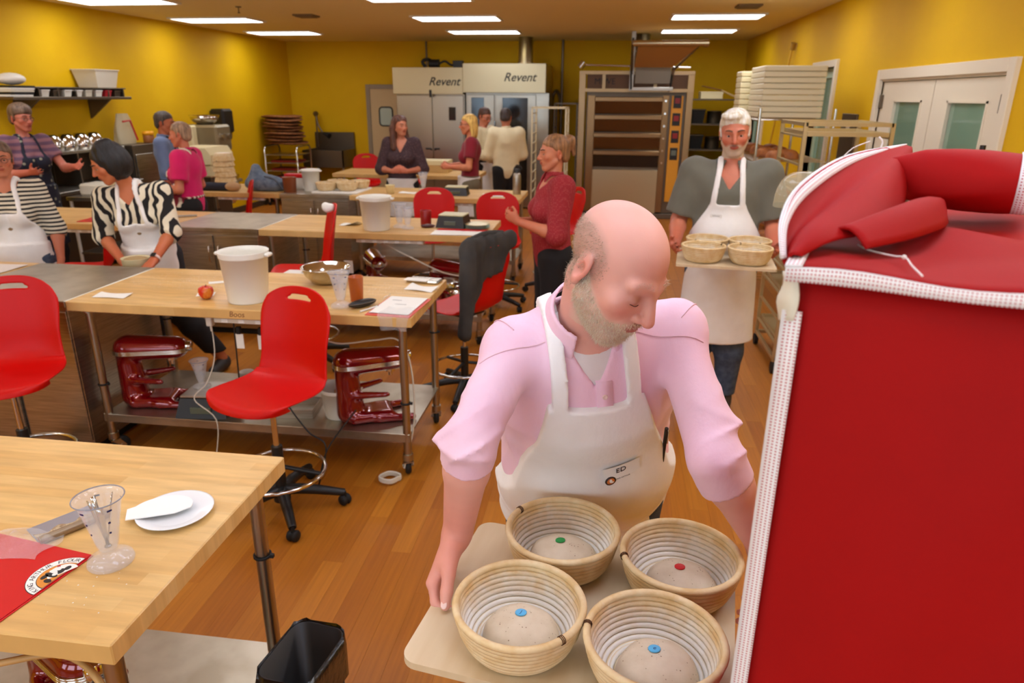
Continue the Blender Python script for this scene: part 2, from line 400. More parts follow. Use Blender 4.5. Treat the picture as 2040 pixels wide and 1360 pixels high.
for sy in (-1.1, 1.1):
    for sx in (-.25, .25): obj('leg', MB().cone((sx, sy, 0), (sx, sy, .86), .02), M_steel, hb)
# double door
M_pane = mat('tinted_pane', (150, 190, 165), 0.05, alpha=0.35, spec=0.6)
dr = tag(thing('door_1', 'white double doors with glass panes in the right wall', 'door', (XR, 0, 0)), kind='structure')
cas = MB()
for y in (D0-.08, D1): cas.box((-.03, y, 0), (.13, y+.08, DZ+.08), .004)
cas.box((-.03, D0, DZ), (.13, D1, DZ+.08), .004); cas.box((-.005, D0, DZ-.015), (.06, D1, DZ))
obj('casing', cas, M_trim, dr)
DM = (D0+D1)/2
for a, b_, w0, w1, hy in ((D0+.008, DM-.006, 4.93, 5.47, D0+.03), (DM+.006, D1-.008, 5.93, 6.47, D1-.03)):
    lf = MB(); lf.box((.01, a, .01), (.055, w0, DZ-.02)); lf.box((.01, w1, .01), (.055, b_, DZ-.02)); lf.box((.01, w0, .01), (.055, w1, 1.0)); lf.box((.01, w0, 1.9), (.055, w1, DZ-.02))
    lo_ = obj('door_leaf', lf, M_trim, dr)
    bead = MB()
    for z in (1.0, 1.885): bead.box((.003, w0-.01, z), (.012, w1+.01, z+.015))
    for y in (w0-.01, w1-.005): bead.box((.003, y, 1.0), (.012, y+.015, 1.9))
    obj('glazing_bead', bead, M_trim, lo_); obj('pane', MB().box((.028, w0, 1.0), (.034, w1, 1.9)), M_pane, lo_)
    for z in (1.83, .95, .2): obj('hinge', MB().box((-.008, hy-.025, z), (.012, hy+.025, z+.11), .003), M_steeldk, lo_)
    hp = (DM-.12 if a < DM-.1 else DM+.12); obj('push_plate', MB().box((.0, hp-.05, .95), (.012, hp+.05, 1.25), .003), M_steel, lo_)
# two cased openings with glass doors
for k, (a, b_, z0, z1) in enumerate(O[1:]):
    w = tag(thing('door_%d' % (k+2), ('tall glazed doorway beside the double doors', 'far glazed doorway near the back corner')[k], 'door', (XR, 0, 0)), kind='structure')
    c = MB()
    for y in (a-.07, b_): c.box((-.03, y, 0), (.13, y+.07, z1+.07), .004)
    c.box((-.03, a, z1), (.13, b_, z1+.07), .004); obj('casing', c, M_trim, w)
    c = MB(); c.box((.06, a, 0), (.1, a+.1, z1)); c.box((.06, b_-.1, 0), (.1, b_, z1)); c.box((.06, a+.1, z1-.1), (.1, b_-.1, z1)); c.box((.06, a+.1, 0), (.1, b_-.1, .25))
    obj('sash', c, M_green, w); obj('pane', MB().box((.076, a+.1, .25), (.082, b_-.1, z1-.1)), M_pane, w)
# back door
bd = tag(thing('door_4', 'plain door with a small rounded window in the back wall', 'door', (-4.22, YB, 0)), kind='structure')
M_bdoor = mat('tan_door_paint', (206, 178, 130), 0.5); M_bframe = mat('grey_frame_paint', (150, 134, 110), 0.5)
c = MB(); c.box((-.50, -.05, 0), (-.42, .02, 2.1), .004); c.box((.42, -.05, 0), (.5, .02, 2.1), .004); c.box((-.42, -.05, 2.02), (.42, .02, 2.1), .004); obj('casing', c, M_bframe, bd)
lf = obj('door_leaf', MB().box((-.42, -.035, .005), (.42, .0, 2.02), .003), M_bdoor, bd)
def rrect(w, h, r, n=5):
    P = []
    for cx, cy, a0 in ((w-r, h-r, 0), (-w+r, h-r, 90), (-w+r, -h+r, 180), (w-r, -h+r, 270)):
        for k in range(n+1): a = math.radians(a0+90*k/n); P.append((cx+r*math.cos(a), cy+r*math.sin(a)))
    return P
gk = MB().tube([(-.12+x, -.04, 1.52+z) for x, z in rrect(.13, .17, .06)], .014, closed=True); obj('window_gasket', gk, M_black, lf)
pn = MB().prism(rrect(.125, .165, .058), 0, .006).xf(Matrix.Translation((-.12, -.036, 1.52)) @ Matrix.Rotation(PI/2, 4, 'X')); obj('pane', pn, mat('pale_pane', (190, 204, 190), .08, spec=.8), lf)
# skirting boards
struct('baseboard_left', MB().box((XL, YF, 0), (XL+.012, YB, .1), .003), M_base)
struct('baseboard_back', MB().box((XL+.012, YB-.012, 0), (-4.74, YB, .1), .003), M_base)
bb = MB()
for a, b_ in ((YF, D0-.09), (D1+.09, 8.1), (9.1, 11.6), (12.85, YB)): bb.box((XR-.012, a, 0), (XR, b_, .1), .003)
struct('baseboard_right', bb, M_base)
# windows behind the camera
for k, (wx, wz) in enumerate(WINDOWS_FRONT):
    w = tag(thing('window_%d' % (k+1), ('left', 'middle', 'right')[k]+' daylight window in the wall behind the camera', 'window', (wx, YF, wz)), kind='structure')
    c = MB()
    for x in (-.95, -.03, .89): c.box((x, -.1, -.75), (x+.06, -.03, .75))
    for z in (-.75, .69): c.box((-.89, -.1, z), (.89, -.03, z+.06))
    obj('window_frame', c, M_trim, w)
# ceiling lamps: three columns of recessed lamps
lab = {(0, 4): 'recessed ceiling lamp cut by the top edge above the wall shelf', (0, 5): 'recessed ceiling lamp, second along the left wall', (0, 6): 'recessed ceiling lamp nearest the back left corner',
       (1, 5): 'wider looking recessed ceiling lamp in the middle, nearer of the two', (1, 6): 'recessed ceiling lamp just before the round oven duct', (2, 5): 'recessed ceiling lamp near the right wall, nearer of two', (2, 6): 'recessed ceiling lamp behind the tilted oven loader'}
lam = None
for ci, x in enumerate((-5.36, -2.06, 1.2)):
    for ri in range(7):
        y = -0.45+ri*2.04
        t = thing('ceiling_light', lab.get((ci, ri), 'recessed ceiling lamp above the picture, %s row from the front wall, %s column' % (('first', 'second', 'third', 'fourth', 'fifth', 'sixth', 'seventh')[ri], ('left', 'middle', 'right')[ci])), 'ceiling light', (x, y, ZC), group='recessed ceiling lamps')
        if lam is None:
            lam = (MB().box((-.56, -.29, -.02), (.56, -.26, 0)).box((-.56, .26, -.02), (.56, .29, 0)).box((-.56, -.26, -.02), (-.53, .26, 0)).box((.53, -.26, -.02), (.56, .26, 0)).mesh('lf'), MB().box((-.53, -.26, -.012), (.53, .26, -.006)).mesh('ld'))
        link('frame', lam[0], M_lampf, t); link('diffuser', lam[1], M_lamp, t)
M_cool = mat('added_cool_diffuser', (250, 252, 255), 0.4, emit=(208, 226, 255), estr=TROFFER*0.75)
for k, (x, y) in enumerate(((-.15, .95), (-.15, 2.6))):   # unseen lamps added for cool overhead light on the nearest baker
    t = thing('ceiling_light', ('added cool white ceiling lamp above the nearest baker', 'added cool white ceiling lamp above the aisle behind the nearest baker')[k], 'ceiling light', (x, y, ZC), group='added cool ceiling lamps'); link('frame', lam[0], M_lampf, t); me = lam[1].copy(); me.materials.clear(); link('diffuser', me, M_cool, t)
M_vent = mat('vent_grey', (120, 96, 66), .5)
def ceil_vent(x, y, label):
    t = thing('ceiling_vent', label, 'vent', (x, y, ZC)); obj('frame', MB().box((-.13, -.13, -.02), (.13, .13, 0), .004), M_vent, t)
    for k in range(4): obj('slat', MB().box((-.11, -.1+k*.055, -.03), (.11, -.07+k*.055, -.018), .003), M_vent, t)
ceil_vent(-3.92, 9.32, 'small dark ceiling vent between two lamps'); ceil_vent(1.4, 8.7, 'small dark ceiling vent near the right wall lamps')
t = thing('sprinkler_head', 'little sprinkler head hanging from the ceiling at left', 'sprinkler', (-4.34, 8.39, ZC))
obj('plate', MB().lathe([(0, -.012), (.03, -.01), (.035, 0)]), M_steeldk, t); obj('nozzle', MB().lathe([(.0, -.07), (.016, -.07), (.016, -.062), (.006, -.06), (.006, -.01)]), M_steeldk, t)
t = thing('sprinkler_head', 'little sprinkler head above the middle of the room', 'sprinkler', (-.3, 6.6, ZC)); 
obj('plate', MB().lathe([(0, -.012), (.03, -.01), (.035, 0)]), M_steeldk, t); obj('nozzle', MB().lathe([(.0, -.07), (.016, -.07), (.016, -.062), (.006, -.06), (.006, -.01)]), M_steeldk, t)
# ================================================================ work tables, steel cabinets, chairs, mixers
M_block = plank_mat('butcher_block', (226, 186, 120), (214, 168, 98), (212, 166, 98), 0.85, 0.042, 0.0002, 0.42, grain=(2, 14, 1), coat=0.1)
M_red = mat('red_chair_plastic', (204, 6, 2), 0.42, spec=0.28, bump=0.015, bscale=300)
M_mixer = mat('candy_red_enamel', (132, 4, 14), 0.12, 0.35, coat=1.0)
X0, X1, XC0, XL0 = -2.74, -0.91, -3.52, -5.35
TOP, THK, DEP = 0.90, 0.05, 0.765
ROWS = {'A': 0.975, 'B': 3.125, 'C': 5.215, 'D': 7.25, 'E': 9.35}
leg_me = MB().cone((0, 0, .11), (0, 0, TOP-THK), .021, n=16).cone((0, 0, .095), (0, 0, .13), .028, n=16).cone((0, 0, TOP-THK-.02), (0, 0, TOP-THK), .034, n=16).mesh('leg')
tie_me = MB().lathe([(.0225, -.004), (.027, -.004), (.027, .004), (.0225, .004)], n=16, close=True).box((.024, -.006, -.006), (.036, .006, .006), .001).mesh('cable_tie')
def caster(parent, x, y, rz=0.4):
    cb_ = MB()
    cb_.cone((0, 0, .085), (0, 0, .11), .02, n=12)
    for s in (-1, 1):
        cb_.add([(s*.022, -.022, .088), (s*.022, .022, .088), (s*.022, .052, .045), (s*.022, .034, .032), (s*.026, -.022, .088), (s*.026, .022, .088), (s*.026, .052, .045), (s*.026, .034, .032)],
                [(0, 1, 2, 3), (7, 6, 5, 4), (0, 4, 5, 1), (1, 5, 6, 2), (2, 6, 7, 3), (3, 7, 4, 0)])
    cb_.box((-.026, -.024, .084), (.026, .024, .09))
    o = obj('caster', cb_, M_pipe, parent, (x, y, 0), rz)
    obj('wheel', MB().lathe([(.012, -.014), (.043, -.014), (.048, -.008), (.048, .008), (.043, .014), (.012, .014)], (0, .03, .048), 20, 'x'), M_dark, o)
    obj('hub_cap', MB().cone((-.03, .03, .048), (.03, .03, .048), .011, n=10), M_pipe, o)
    return o
def power_strip(parent, x0, x1, y, z):
    p = obj('power_strip', MB().box((x0, y-.02, z-.03), (x1, y+.025, z), .004), mat('power_strip_cream', (216, 206, 188), .4), parent)
    n = int((x1-x0)/.09)
    for k in range(n):
        x = x0+.06+k*.09
        if x+.02 < x1: obj('socket', MB().box((x-.017, y-.023, z-.026), (x+.017, y-.0195, z-.006), .001), M_white, p)
    return p
def work_table(row, x0, x1, label, strip=True, shelf=True, stamp=False, legs_in=.07):
    y0 = ROWS[row]; cx, cy = (x0+x1)/2, y0+DEP/2; w, d = (x1-x0)/2, DEP/2
    t = thing('work_table', label, 'table', (cx, cy, 0), group='butcher block work tables')
    top = obj('tabletop', MB().box((-w+.002, -d, TOP-THK), (w-.002, d, TOP), .003), M_block, t)
    if stamp: text('stamp_lettering', 'Boos', .04, mat('burnt_stamp', (122, 66, 28), .6), top, frame((.02, -d-.0002, TOP-.025), (1, 0, 0), (0, 0, 1)), .15, .0004)
    for sx in (-1, 1):
        for sy in (-1, 1):
            lx, ly = sx*(w-legs_in), sy*(d-.07)
            lg = link('leg', leg_me, M_pipe, t, (lx, ly, 0)); link('cable_tie', tie_me, M_dark, lg, (0, 0, .42 if sy < 0 else .6)); caster(t, lx, ly, .4 if sx > 0 else -.6)
    if shelf:
        sh = MB().box((-w+.05, -d+.05, .235), (w-.05, d-.05, .25), .002).box((-w+.05, -d+.05, .205), (w-.05, -d+.058, .236)).box((-w+.05, d-.058, .205), (w-.05, d-.05, .236))
        obj('undershelf', sh, M_steeltop, t)
    if strip: power_strip(t, -.12, .42, -d+.04, TOP-THK)
    return t
def steel_cabinet(row, label):
    y0 = ROWS[row]; t = thing('steel_cabinet', label, 'cabinet', ((XC0+X0)/2, y0+DEP/2, 0), group='steel cabinets between the tables'); w, d = (X0-XC0)/2, DEP/2
    obj('body', MB().box((-w+.004, -d+.02, .06), (w-.012, d-.02, TOP-.03), .003), M_steel, t)
    obj('worktop', MB().box((-w+.003, -d, TOP-.035), (w-.003, d, TOP+.001), .004), M_steeltop, t)
    obj('plinth', MB().box((-w+.05, -d+.06, 0), (w-.05, d-.06, .06)), M_dark, t)
    for s in (-1, 1):
        dr_ = obj('door', MB().box((s*w*.5-w*.47, -d+.004, .1), (s*w*.5+w*.47, -d+.02, TOP-.06), .003), M_steel, t)
        obj('handle', MB().tube([(s*.04, -d+.004, .62), (s*.04, -d-.02, .63), (s*.04, -d-.02, .75), (s*.04, -d+.004, .76)], .005), M_chrome, dr_)
    return t
tA = work_table('A', X0, X1, 'nearest butcher block table holding the red folder', strip=False)
work_table('B', X0, X1, 'butcher block table holding the apple and white bucket', stamp=True)
work_table('C', X0, X1, 'butcher block table with two red chairs behind it')
work_table('D', X0, X1, 'butcher block table in front of the woman with long dark hair')
work_table('E', -3.75, -1.75, 'farthest butcher block table before the steel ovens', strip=False, shelf=False)
work_table('B', XL0, XC0, 'butcher block table at left in front of the striped shirt woman')
work_table('C', XL0, XC0, 'butcher block table at left behind the zebra print woman')
work_table('D', XL0+.62, XC0, 'butcher block table carrying the denim bag and white baskets')
steel_cabinet('B', 'steel cabinet between the tables nearest the left red chair')
steel_cabinet('C', 'steel cabinet with bare top behind the zebra print woman')
steel_cabinet('D', 'steel cabinet under the small white bucket')
# ---- chair
def make_chair(label):
    t = thing('swivel_chair', label, 'chair', group='red swivel chairs')
    # shell: param s along profile 0 front edge .. 1 top of the back
    prof = [(-.235, .590), (-.222, .612), (-.19, .622), (-.10, .618), (.02, .610), (.11, .612), (.165, .628), (.20, .668), (.215, .72), (.225, .80), (.238, .88), (.252, .96), (.262, 1.02), (.268, 1.055)]
    wid = [.215, .222, .228, .232, .232, .224, .212, .202, .196, .196, .202, .206, .204, .196]
    N = len(prof); ss_ = np.linspace(0, 1, N)
    nu, nv = 25, 61
    def cat(tab, x):
        k = min(int(x*(N-1)), N-2); f = x*(N-1)-k; p0, p1, p2, p3 = (np.array(tab[max(k-1, 0)]), np.array(tab[k]), np.array(tab[k+1]), np.array(tab[min(k+2, N-1)]))
        return .5*(2*p1+(p2-p0)*f+(2*p0-5*p1+4*p2-p3)*f*f+(-p0+3*p1-3*p2+p3)*f**3)
    vs = []; par = []
    for j in range(nv):
        s = j/(nv-1); y, z = cat(prof, s); w = float(cat(wid, s))
        # round off the top and the front
        for i in range(nu):
            u = 2*i/(nu-1)-1; x = u*w
            cup = (.030 if s < .5 else .0)*(1-math.cos(u*1.3))*.9
            yy_ = y-(.045*u*u if s > .55 else .045*u*u*max(0, (s-.3)/.25) if s > .3 else 0)
            zz = z+(cup if s < .5 else cup*0) - (.0)
            if s > .60: zz -= .13*(1-(1-min(abs(u), 1)**2.4)**(1/2.4))*((s-.60)/.40)**1.6
            if s < .36: yy_ += .13*(1-(1-min(abs(u), 1)**2.4)**(1/2.4))*((.36-s)/.36)**1.6
            vs.append([x, yy_, zz]); par.append((x, s))
    vs = np.array(vs); par = np.array(par); fs = []
    sc_, hw, hh = .895, .066, .018
    def sd(x, s): q = max(abs(x)-(hw-hh*.5), 0); return math.hypot(q/ (hh*.5+.012), (s-sc_)/hh)-1
    ins = np.array([sd(x, s) < 0 for x, s in par]); 
    for j in range(nv-1):
        for i in range(nu-1):
            q = (j*nu+i, j*nu+i+1, (j+1)*nu+i+1, (j+1)*nu+i)
            if sum(ins[k] for k in q) >= 3 or all(sd(*par[k]) < .25 for k in q): continue
            fs.append(q)
    me = bpy.data.meshes.new('seat_shell'); me.from_pydata([tuple(p) for p in vs], [], fs); me.polygons.foreach_set('use_smooth', [True]*len(fs)); me.update()
    sh = link('seat_shell', me, M_red, t)
    md = sh.modifiers.new('s', 'SOLIDIFY'); md.thickness = .011; md.offset = 0; md2 = sh.modifiers.new('b', 'SUBSURF'); md2.levels = 1; md2.render_levels = 1
    obj('seat_mount', MB().box((-.1, -.1, .575), (.1, .1, .606), .008), M_black, t)
    obj('post', MB().cone((0, 0, .33), (0, 0, .58), .014), M_chrome, t)
    obj('gas_lift', MB().cone((0, 0, .09), (0, 0, .34), .026).cone((0, 0, .05), (0, 0, .12), .04), M_black, t)
    rg = obj('foot_ring', MB().tube([(.215*math.cos(a), .215*math.sin(a), .205) for a in np.arange(28)*2*PI/28], .0095, closed=True), M_chrome, t)
    sp = MB()
    for k in range(3): a = 2*PI*k/3+.3; sp.tube([(.025*math.cos(a), .025*math.sin(a), .23), (.21*math.cos(a), .21*math.sin(a), .205)], .011)
    obj('ring_spokes', sp, M_black, t)
    for k in range(5):
        a = 2*PI*k/5+.55; c, s = math.cos(a), math.sin(a)
        lg = obj('base_leg', MB().tube([(.02*c, .02*s, .105), (.12*c, .12*s, .10), (.27*c, .27*s, .072), (.295*c, .295*s, .066)], [.028, .026, .02, .018], sub=3), M_black, t)
        cw = MB()
        for q in (-1, 1): cw.lathe([(0, -.009), (.024, -.009), (.027, -.004), (.027, .004), (.024, .009), (0, .009)], (0, 0, 0), 14, 'x').xf(Matrix.Translation((q*.0, 0, 0)))
        cw = MB(); cw.lathe([(0, -.024), (.022, -.024), (.027, -.018), (.027, -.006), (.02, -.003), (.02, .003), (.027, .006), (.027, .018), (.022, .024), (0, .024)], (0, 0, 0), 14, 'x')
        cw.cone((0, 0, .01), (0, 0, .045), .009)
        cw.xf(Matrix.Translation((.295*c, .295*s, .027)) @ Matrix.Rotation(a+.8, 4, 'Z')); obj('caster', cw, M_dark, lg)
    return t
# the chair faces local -Y; rz turns it about the vertical
CH = [((-1.50, 2.80, 0), math.radians(-16), 'red chair standing alone in front of the apple table'),
      ((-2.82, 2.78, 0), math.radians(22), 'red chair cut by the left edge in front of the steel cabinet'),
      ((-2.16, 4.70, 0), math.radians(-62), 'red chair seen from the side with papers on its seat'),
      ((-1.68, 6.62, 0), math.radians(8), 'red chair behind the red mug on the middle table'),
      ((-1.02, 6.42, 0), math.radians(6), 'red chair behind the dark scale near the table corner'),
      ((-0.90, 4.30, 0), math.radians(-122), 'red chair with a dark jacket hung over its back'),
      ((-3.98, 7.02, 0), math.radians(-60), 'red chair side-on beside the pink shirt person'),
      ((-3.98, 4.80, 0), math.radians(-60), 'red chair behind the striped shirt woman'),
      ((-3.72, 10.62, 0), math.radians(14), 'red chair by the yellow wall left of the farthest table'),
      ((-3.16, 10.95, 0), math.radians(20), 'red chair half hidden behind the long-haired woman'),
      ((-0.52, 7.05, 0), math.radians(-60), 'red chair beyond the red patterned shirt woman')]
chair0 = make_chair(CH[0][2]); chair0.location = CH[0][0]; chair0.rotation_euler = (0, 0, CH[0][1])
chairs = [chair0]+[dup(chair0, l, r_, lb) for l, r_, lb in CH[1:]]
chairs[2].scale = (1, 1, 1.12)   # raised higher than the others
# ---- stand mixer
def mixer_sdf(p):
    d = rbox(p, (0, .02, .03), (.09, .12, .03), .028)          # base
    for s in (-1, 1): d = su(d, rc(p, (s*.075, -.02, .022), (s*.10, -.19, .018), .022, .020), .03)
    d = np.maximum(d, -p[:, 2])
    col = rc(p*np.array([1, .9, 1], np.float32), (0, .11, .05), (0, .12, .27), .068, .055); d = su(d, col, .03)
    q = p.copy(); q[:, 2] = (q[:, 2]-.335)*1.08
    head = rc(q, (0, .12, .0), (0, -.13, -.005), .078, .066); d = su(d, head, .025)
    for s in (-1, 1): d = su(d, rc(p, (s*.05, .10, .16), (s*.10, -.06, .165), .022, .014), .02)   # lift arms
    return d
mv, mf = sdf_mesh(mixer_sdf, (-.16, -.26, -.02), (.16, .24, .46), .009)
mix_me = mesh_np(mv, mf, 'mixer_body')
def make_mixer(label, bowl=False):
    t = thing('stand_mixer', label, 'mixer', group='red stand mixers')
    link('body', mix_me, M_mixer, t)
    def hb(y): return (.078+(.066-.078)*min(max((.12-y)/.25, 0), 1))
    band = MB()
    pts = []
    for k in range(40):
        a = 2*PI*k/40; yy_ = (.12+.0795*math.cos(a) if math.cos(a) > 0 else -.13+.0675*math.cos(a)) if abs(math.cos(a)) > .02 else 0
        pts.append((0, 0, 0))
    path = [(s_*(hb(y)+.001), y, .322) for s_, y in [(1, y) for y in np.linspace(-.13, .12, 8)]]+[(.0795*math.cos(a), .12+.0795*math.sin(a), .322) for a in np.linspace(0, PI, 12)[1:-1]]+[(-(hb(y)+.001), y, .322) for y in np.linspace(.12, -.13, 8)]
    path += [(-.0675*math.cos(a), -.13-.0675*math.sin(a), .322) for a in np.linspace(0, PI, 12)[1:-1]]
    for dz in (-.008, 0, .008): band.tube([(x, y, z+dz) for x, y, z in path], .0045, closed=True)
    obj('trim_band', band, M_chrome, t)
    obj('attachment_hub', MB().lathe([(0, -.215), (.024, -.214), (.027, -.208), (.027, -.185)], (0, 0, .335), 18, 'y'), M_chrome, t)
    obj('beater_shaft', MB().cone((0, -.1, .235), (0, -.1, .29), .012).cone((0, -.1, .262), (0, -.1, .29), .03), M_chrome, t)
    obj('speed_knob', MB().cone((.06, .1, .322), (.095, .1, .322), .009).ball((.098, .1, .322), .013), M_chrome, t)
    obj('lift_handle', MB().tube([(.05, .18, .12), (.11, .19, .12), (.135, .185, .13)], .007), M_chrome, t)
    if bowl:
        bo = obj('bowl', MB().lathe([(0, .045), (.06, .047), (.095, .08), (.108, .15), (.112, .21), (.116, .212), (.106, .15), (.092, .083), (.05, .054), (0, .052)], (0, -.1, 0), 28), M_chrome, t)
    return t
MX = [((-2.47, 3.36, .25), math.radians(104), 'red mixer under the apple table beside the black scale box'),
      ((-1.21, 3.36, .25), math.radians(118), 'red mixer at the right end of the apple table undershelf'),
      ((-1.25, 5.44, .25), math.radians(66), 'red mixer with steel bowl behind the jacket chair'),
      ((-1.35, 1.30, .25), math.radians(60), 'red mixer under the nearest table at the bottom left corner'),
      ((-1.95, 5.68, .25), math.radians(30), 'red mixer deep under the middle table')]
mx0 = make_mixer(MX[0][2]); mx0.location = MX[0][0]; mx0.rotation_euler = (0, 0, MX[0][1])
mixers = [mx0]
for k, (l, r_, lb) in enumerate(MX[1:]):
    if k == 1:
        m_ = make_mixer(lb, True); m_.location = l; m_.rotation_euler = (0, 0, r_)
    else: m_ = dup(mx0, l, r_, lb)
    mixers.append(m_)
# ================================================================ people
def crease(p, d, f, seed, warp=1.2, pw=3):
    d = nrm(d).astype(np.float32); return (1-np.abs(np.sin((p@d)*np.float32(f)+warp*wob(p, f*.55, seed, 5))))**pw
def local(p, c, R, fn, pad=.03):
    q = p-np.asarray(c, np.float32); r = np.sqrt((q*q).sum(1)); out = (r-R+pad).astype(np.float32); m = r < R
    out[~m] = np.maximum(out[~m], pad)
    if m.any(): out[m] = fn(p[m])
    return out
def rotm(yaw, pitch, roll):
    return np.array(Matrix.Rotation(yaw, 3, 'Z') @ Matrix.Rotation(pitch, 3, 'X') @ Matrix.Rotation(roll, 3, 'Y'), np.float32)
def head_sdf(q, o):
    d = ell(q, (0, .015, .038), (.077, .098, .085))
    d = su(d, ell(q, (0, -.022, -.012), (.066, .074, .080)), .02)
    d = su(d, ell(q, (0, -.034, -.064), (.051, .055, .052)), .025)
    d = su(d, ell(q, (0, -.068, -.099), (.022, .019, .018)), .022)
    aq = np.abs(q[:, :1]); m = np.concatenate([aq, q[:, 1:]], 1)      # mirrored half
    d = su(d, rc(m, (.056, .0, -.048), (.02, -.064, -.098), .018, .015), .022)
    d = su(d, ell(m, (.044, -.062, -.018), (.022, .017, .018)), .028)
    d = su(d, rc(m, (.010, -.087, .026), (.047, -.073, .028), .0070, .0068), .018)
    d = ss(d, ell(m, (.033, -.103, .006), (.019, .020, .013)), .012)
    d = su(d, rc(q, (0, -.091, .016), (0, -.113-o.get('nose', 0), -.026), .0080, .0122+o.get('nose', 0)*.3), .010)
    d = su(d, ell(m, (.0125, -.099, -.0305), (.0088, .011, .0078)), .005)
    d = ss(d, ell(m, (.0085, -.105, -.0395), (.0042, .006, .004)), .003)
    d = su(d, ell(q, (0, -.082, -.055), (.031, .017, .020)), .012)
    d = su(d, ell(q, (0, -.0978, -.0512), (.022, .0065, .0045)), .004)
    d = su(d, ell(q, (0, -.0965, -.0608), (.019, .0070, .0055)), .004)
    d = ss(d, rc(q, (-.021, -.1035, -.0560), (.021, -.1035, -.0560), .0022, .0022), .002)
    if o.get('lids'):
        lid = ell(m, (.033, -.0745, .0035), (.0160, .0140, .0115)); lid = np.maximum(lid, -.0040-q[:, 2]); d = su(d, lid, .003)
        d = ss(d, rc(m, (.019, -.0885, .0125), (.047, -.0820, .0115), .0014, .0014), .003)
    else:
        lid = ell(m, (.033, -.0752, .0035), (.0160, .0140, .0122)); d = su(d, np.maximum(lid, np.maximum(.0062-q[:, 2], -.5)), .002); d = su(d, np.maximum(lid, q[:, 2]+.0042), .002)
    em = (m-np.array([.076, .012, -.004], np.float32))@rotm(.38, 0, 0)@rotm(0, .2, 0)
    ear = ell(em, (.004, .008, .0), (.0075, .021, .034)); ear = su(ear, ell(em, (.003, .002, -.030), (.0065, .010, .010)), .008)
    ear = ss(ear, ell(em, (.013, .004, -.004), (.010, .0115, .018)), .003); ear = ss(ear, rc(em, (.0125, .014, .020), (.0125, .020, -.008), .0035, .003), .003)
    d = su(d, ear, .006)
    return d
def hand_prims(wr, d, n, side, curl=.5, spread=.06, k=1.0, thumb=(.2, .4), curls=None):
    """capsules of a palm and five fingers; d finger direction, n where the palm looks, side +1 left hand, -1 right hand"""
    d = nrm(d); n = np.array(n, float); n = nrm(n-d*np.dot(n, d)); t = np.cross(n, d)*side
    w = lambda a, b, c: wr+k*(a*t+b*d+c*n)
    P = []
    for i in range(4):
        x = .030-.0195*i; P.append((w(x*.55, .006, 0), w(x, .082-.003*i*i*.7, .0), .0155*k, .0115*k, .016))
    P.append((w(.012, .012, .006), w(.034, .045, .006), .017*k, .013*k, .016))
    Ls = (.070, .078, .073, .058); rs = (.0088, .0092, .0088, .0078)
    for i in range(4):
        x = .031-.0203*i; a = w(x, .082-.003*i*i*.7, 0); ang = 0; sp = spread*(1.5-i)
        for s, (fr, cb) in enumerate(((.44, .65), (.31, .95), (.25, .7))):
            ang += (curls[i] if curls else curl)*cb; dv = nrm(math.sin(sp)*t+math.cos(sp)*math.cos(ang)*d+math.sin(ang)*n)
            b = a+dv*Ls[i]*fr*k; P.append((a, b, rs[i]*k*(1-.08*s), rs[i]*k*(.94-.10*s), .004)); a = b
    o_, f_ = thumb; a = w(.030, .022, .006); dv = nrm(math.cos(o_)*.75*d+t*math.sin(.55+o_)+.3*n); b = a+dv*.040*k
    P.append((a, b, .0150*k, .0118*k, .012)); dv2 = nrm(dv*.8+d*.55-t*.45*f_+n*.5*f_); c = b+dv2*.028*k; P.append((b, c, .0112*k, .0106*k, .004)); e = c+nrm(dv2+d*.2-t*.3*f_+n*.2*f_)*.021*k; P.append((c, e, .0106*k, .0088*k, .004))
    return P
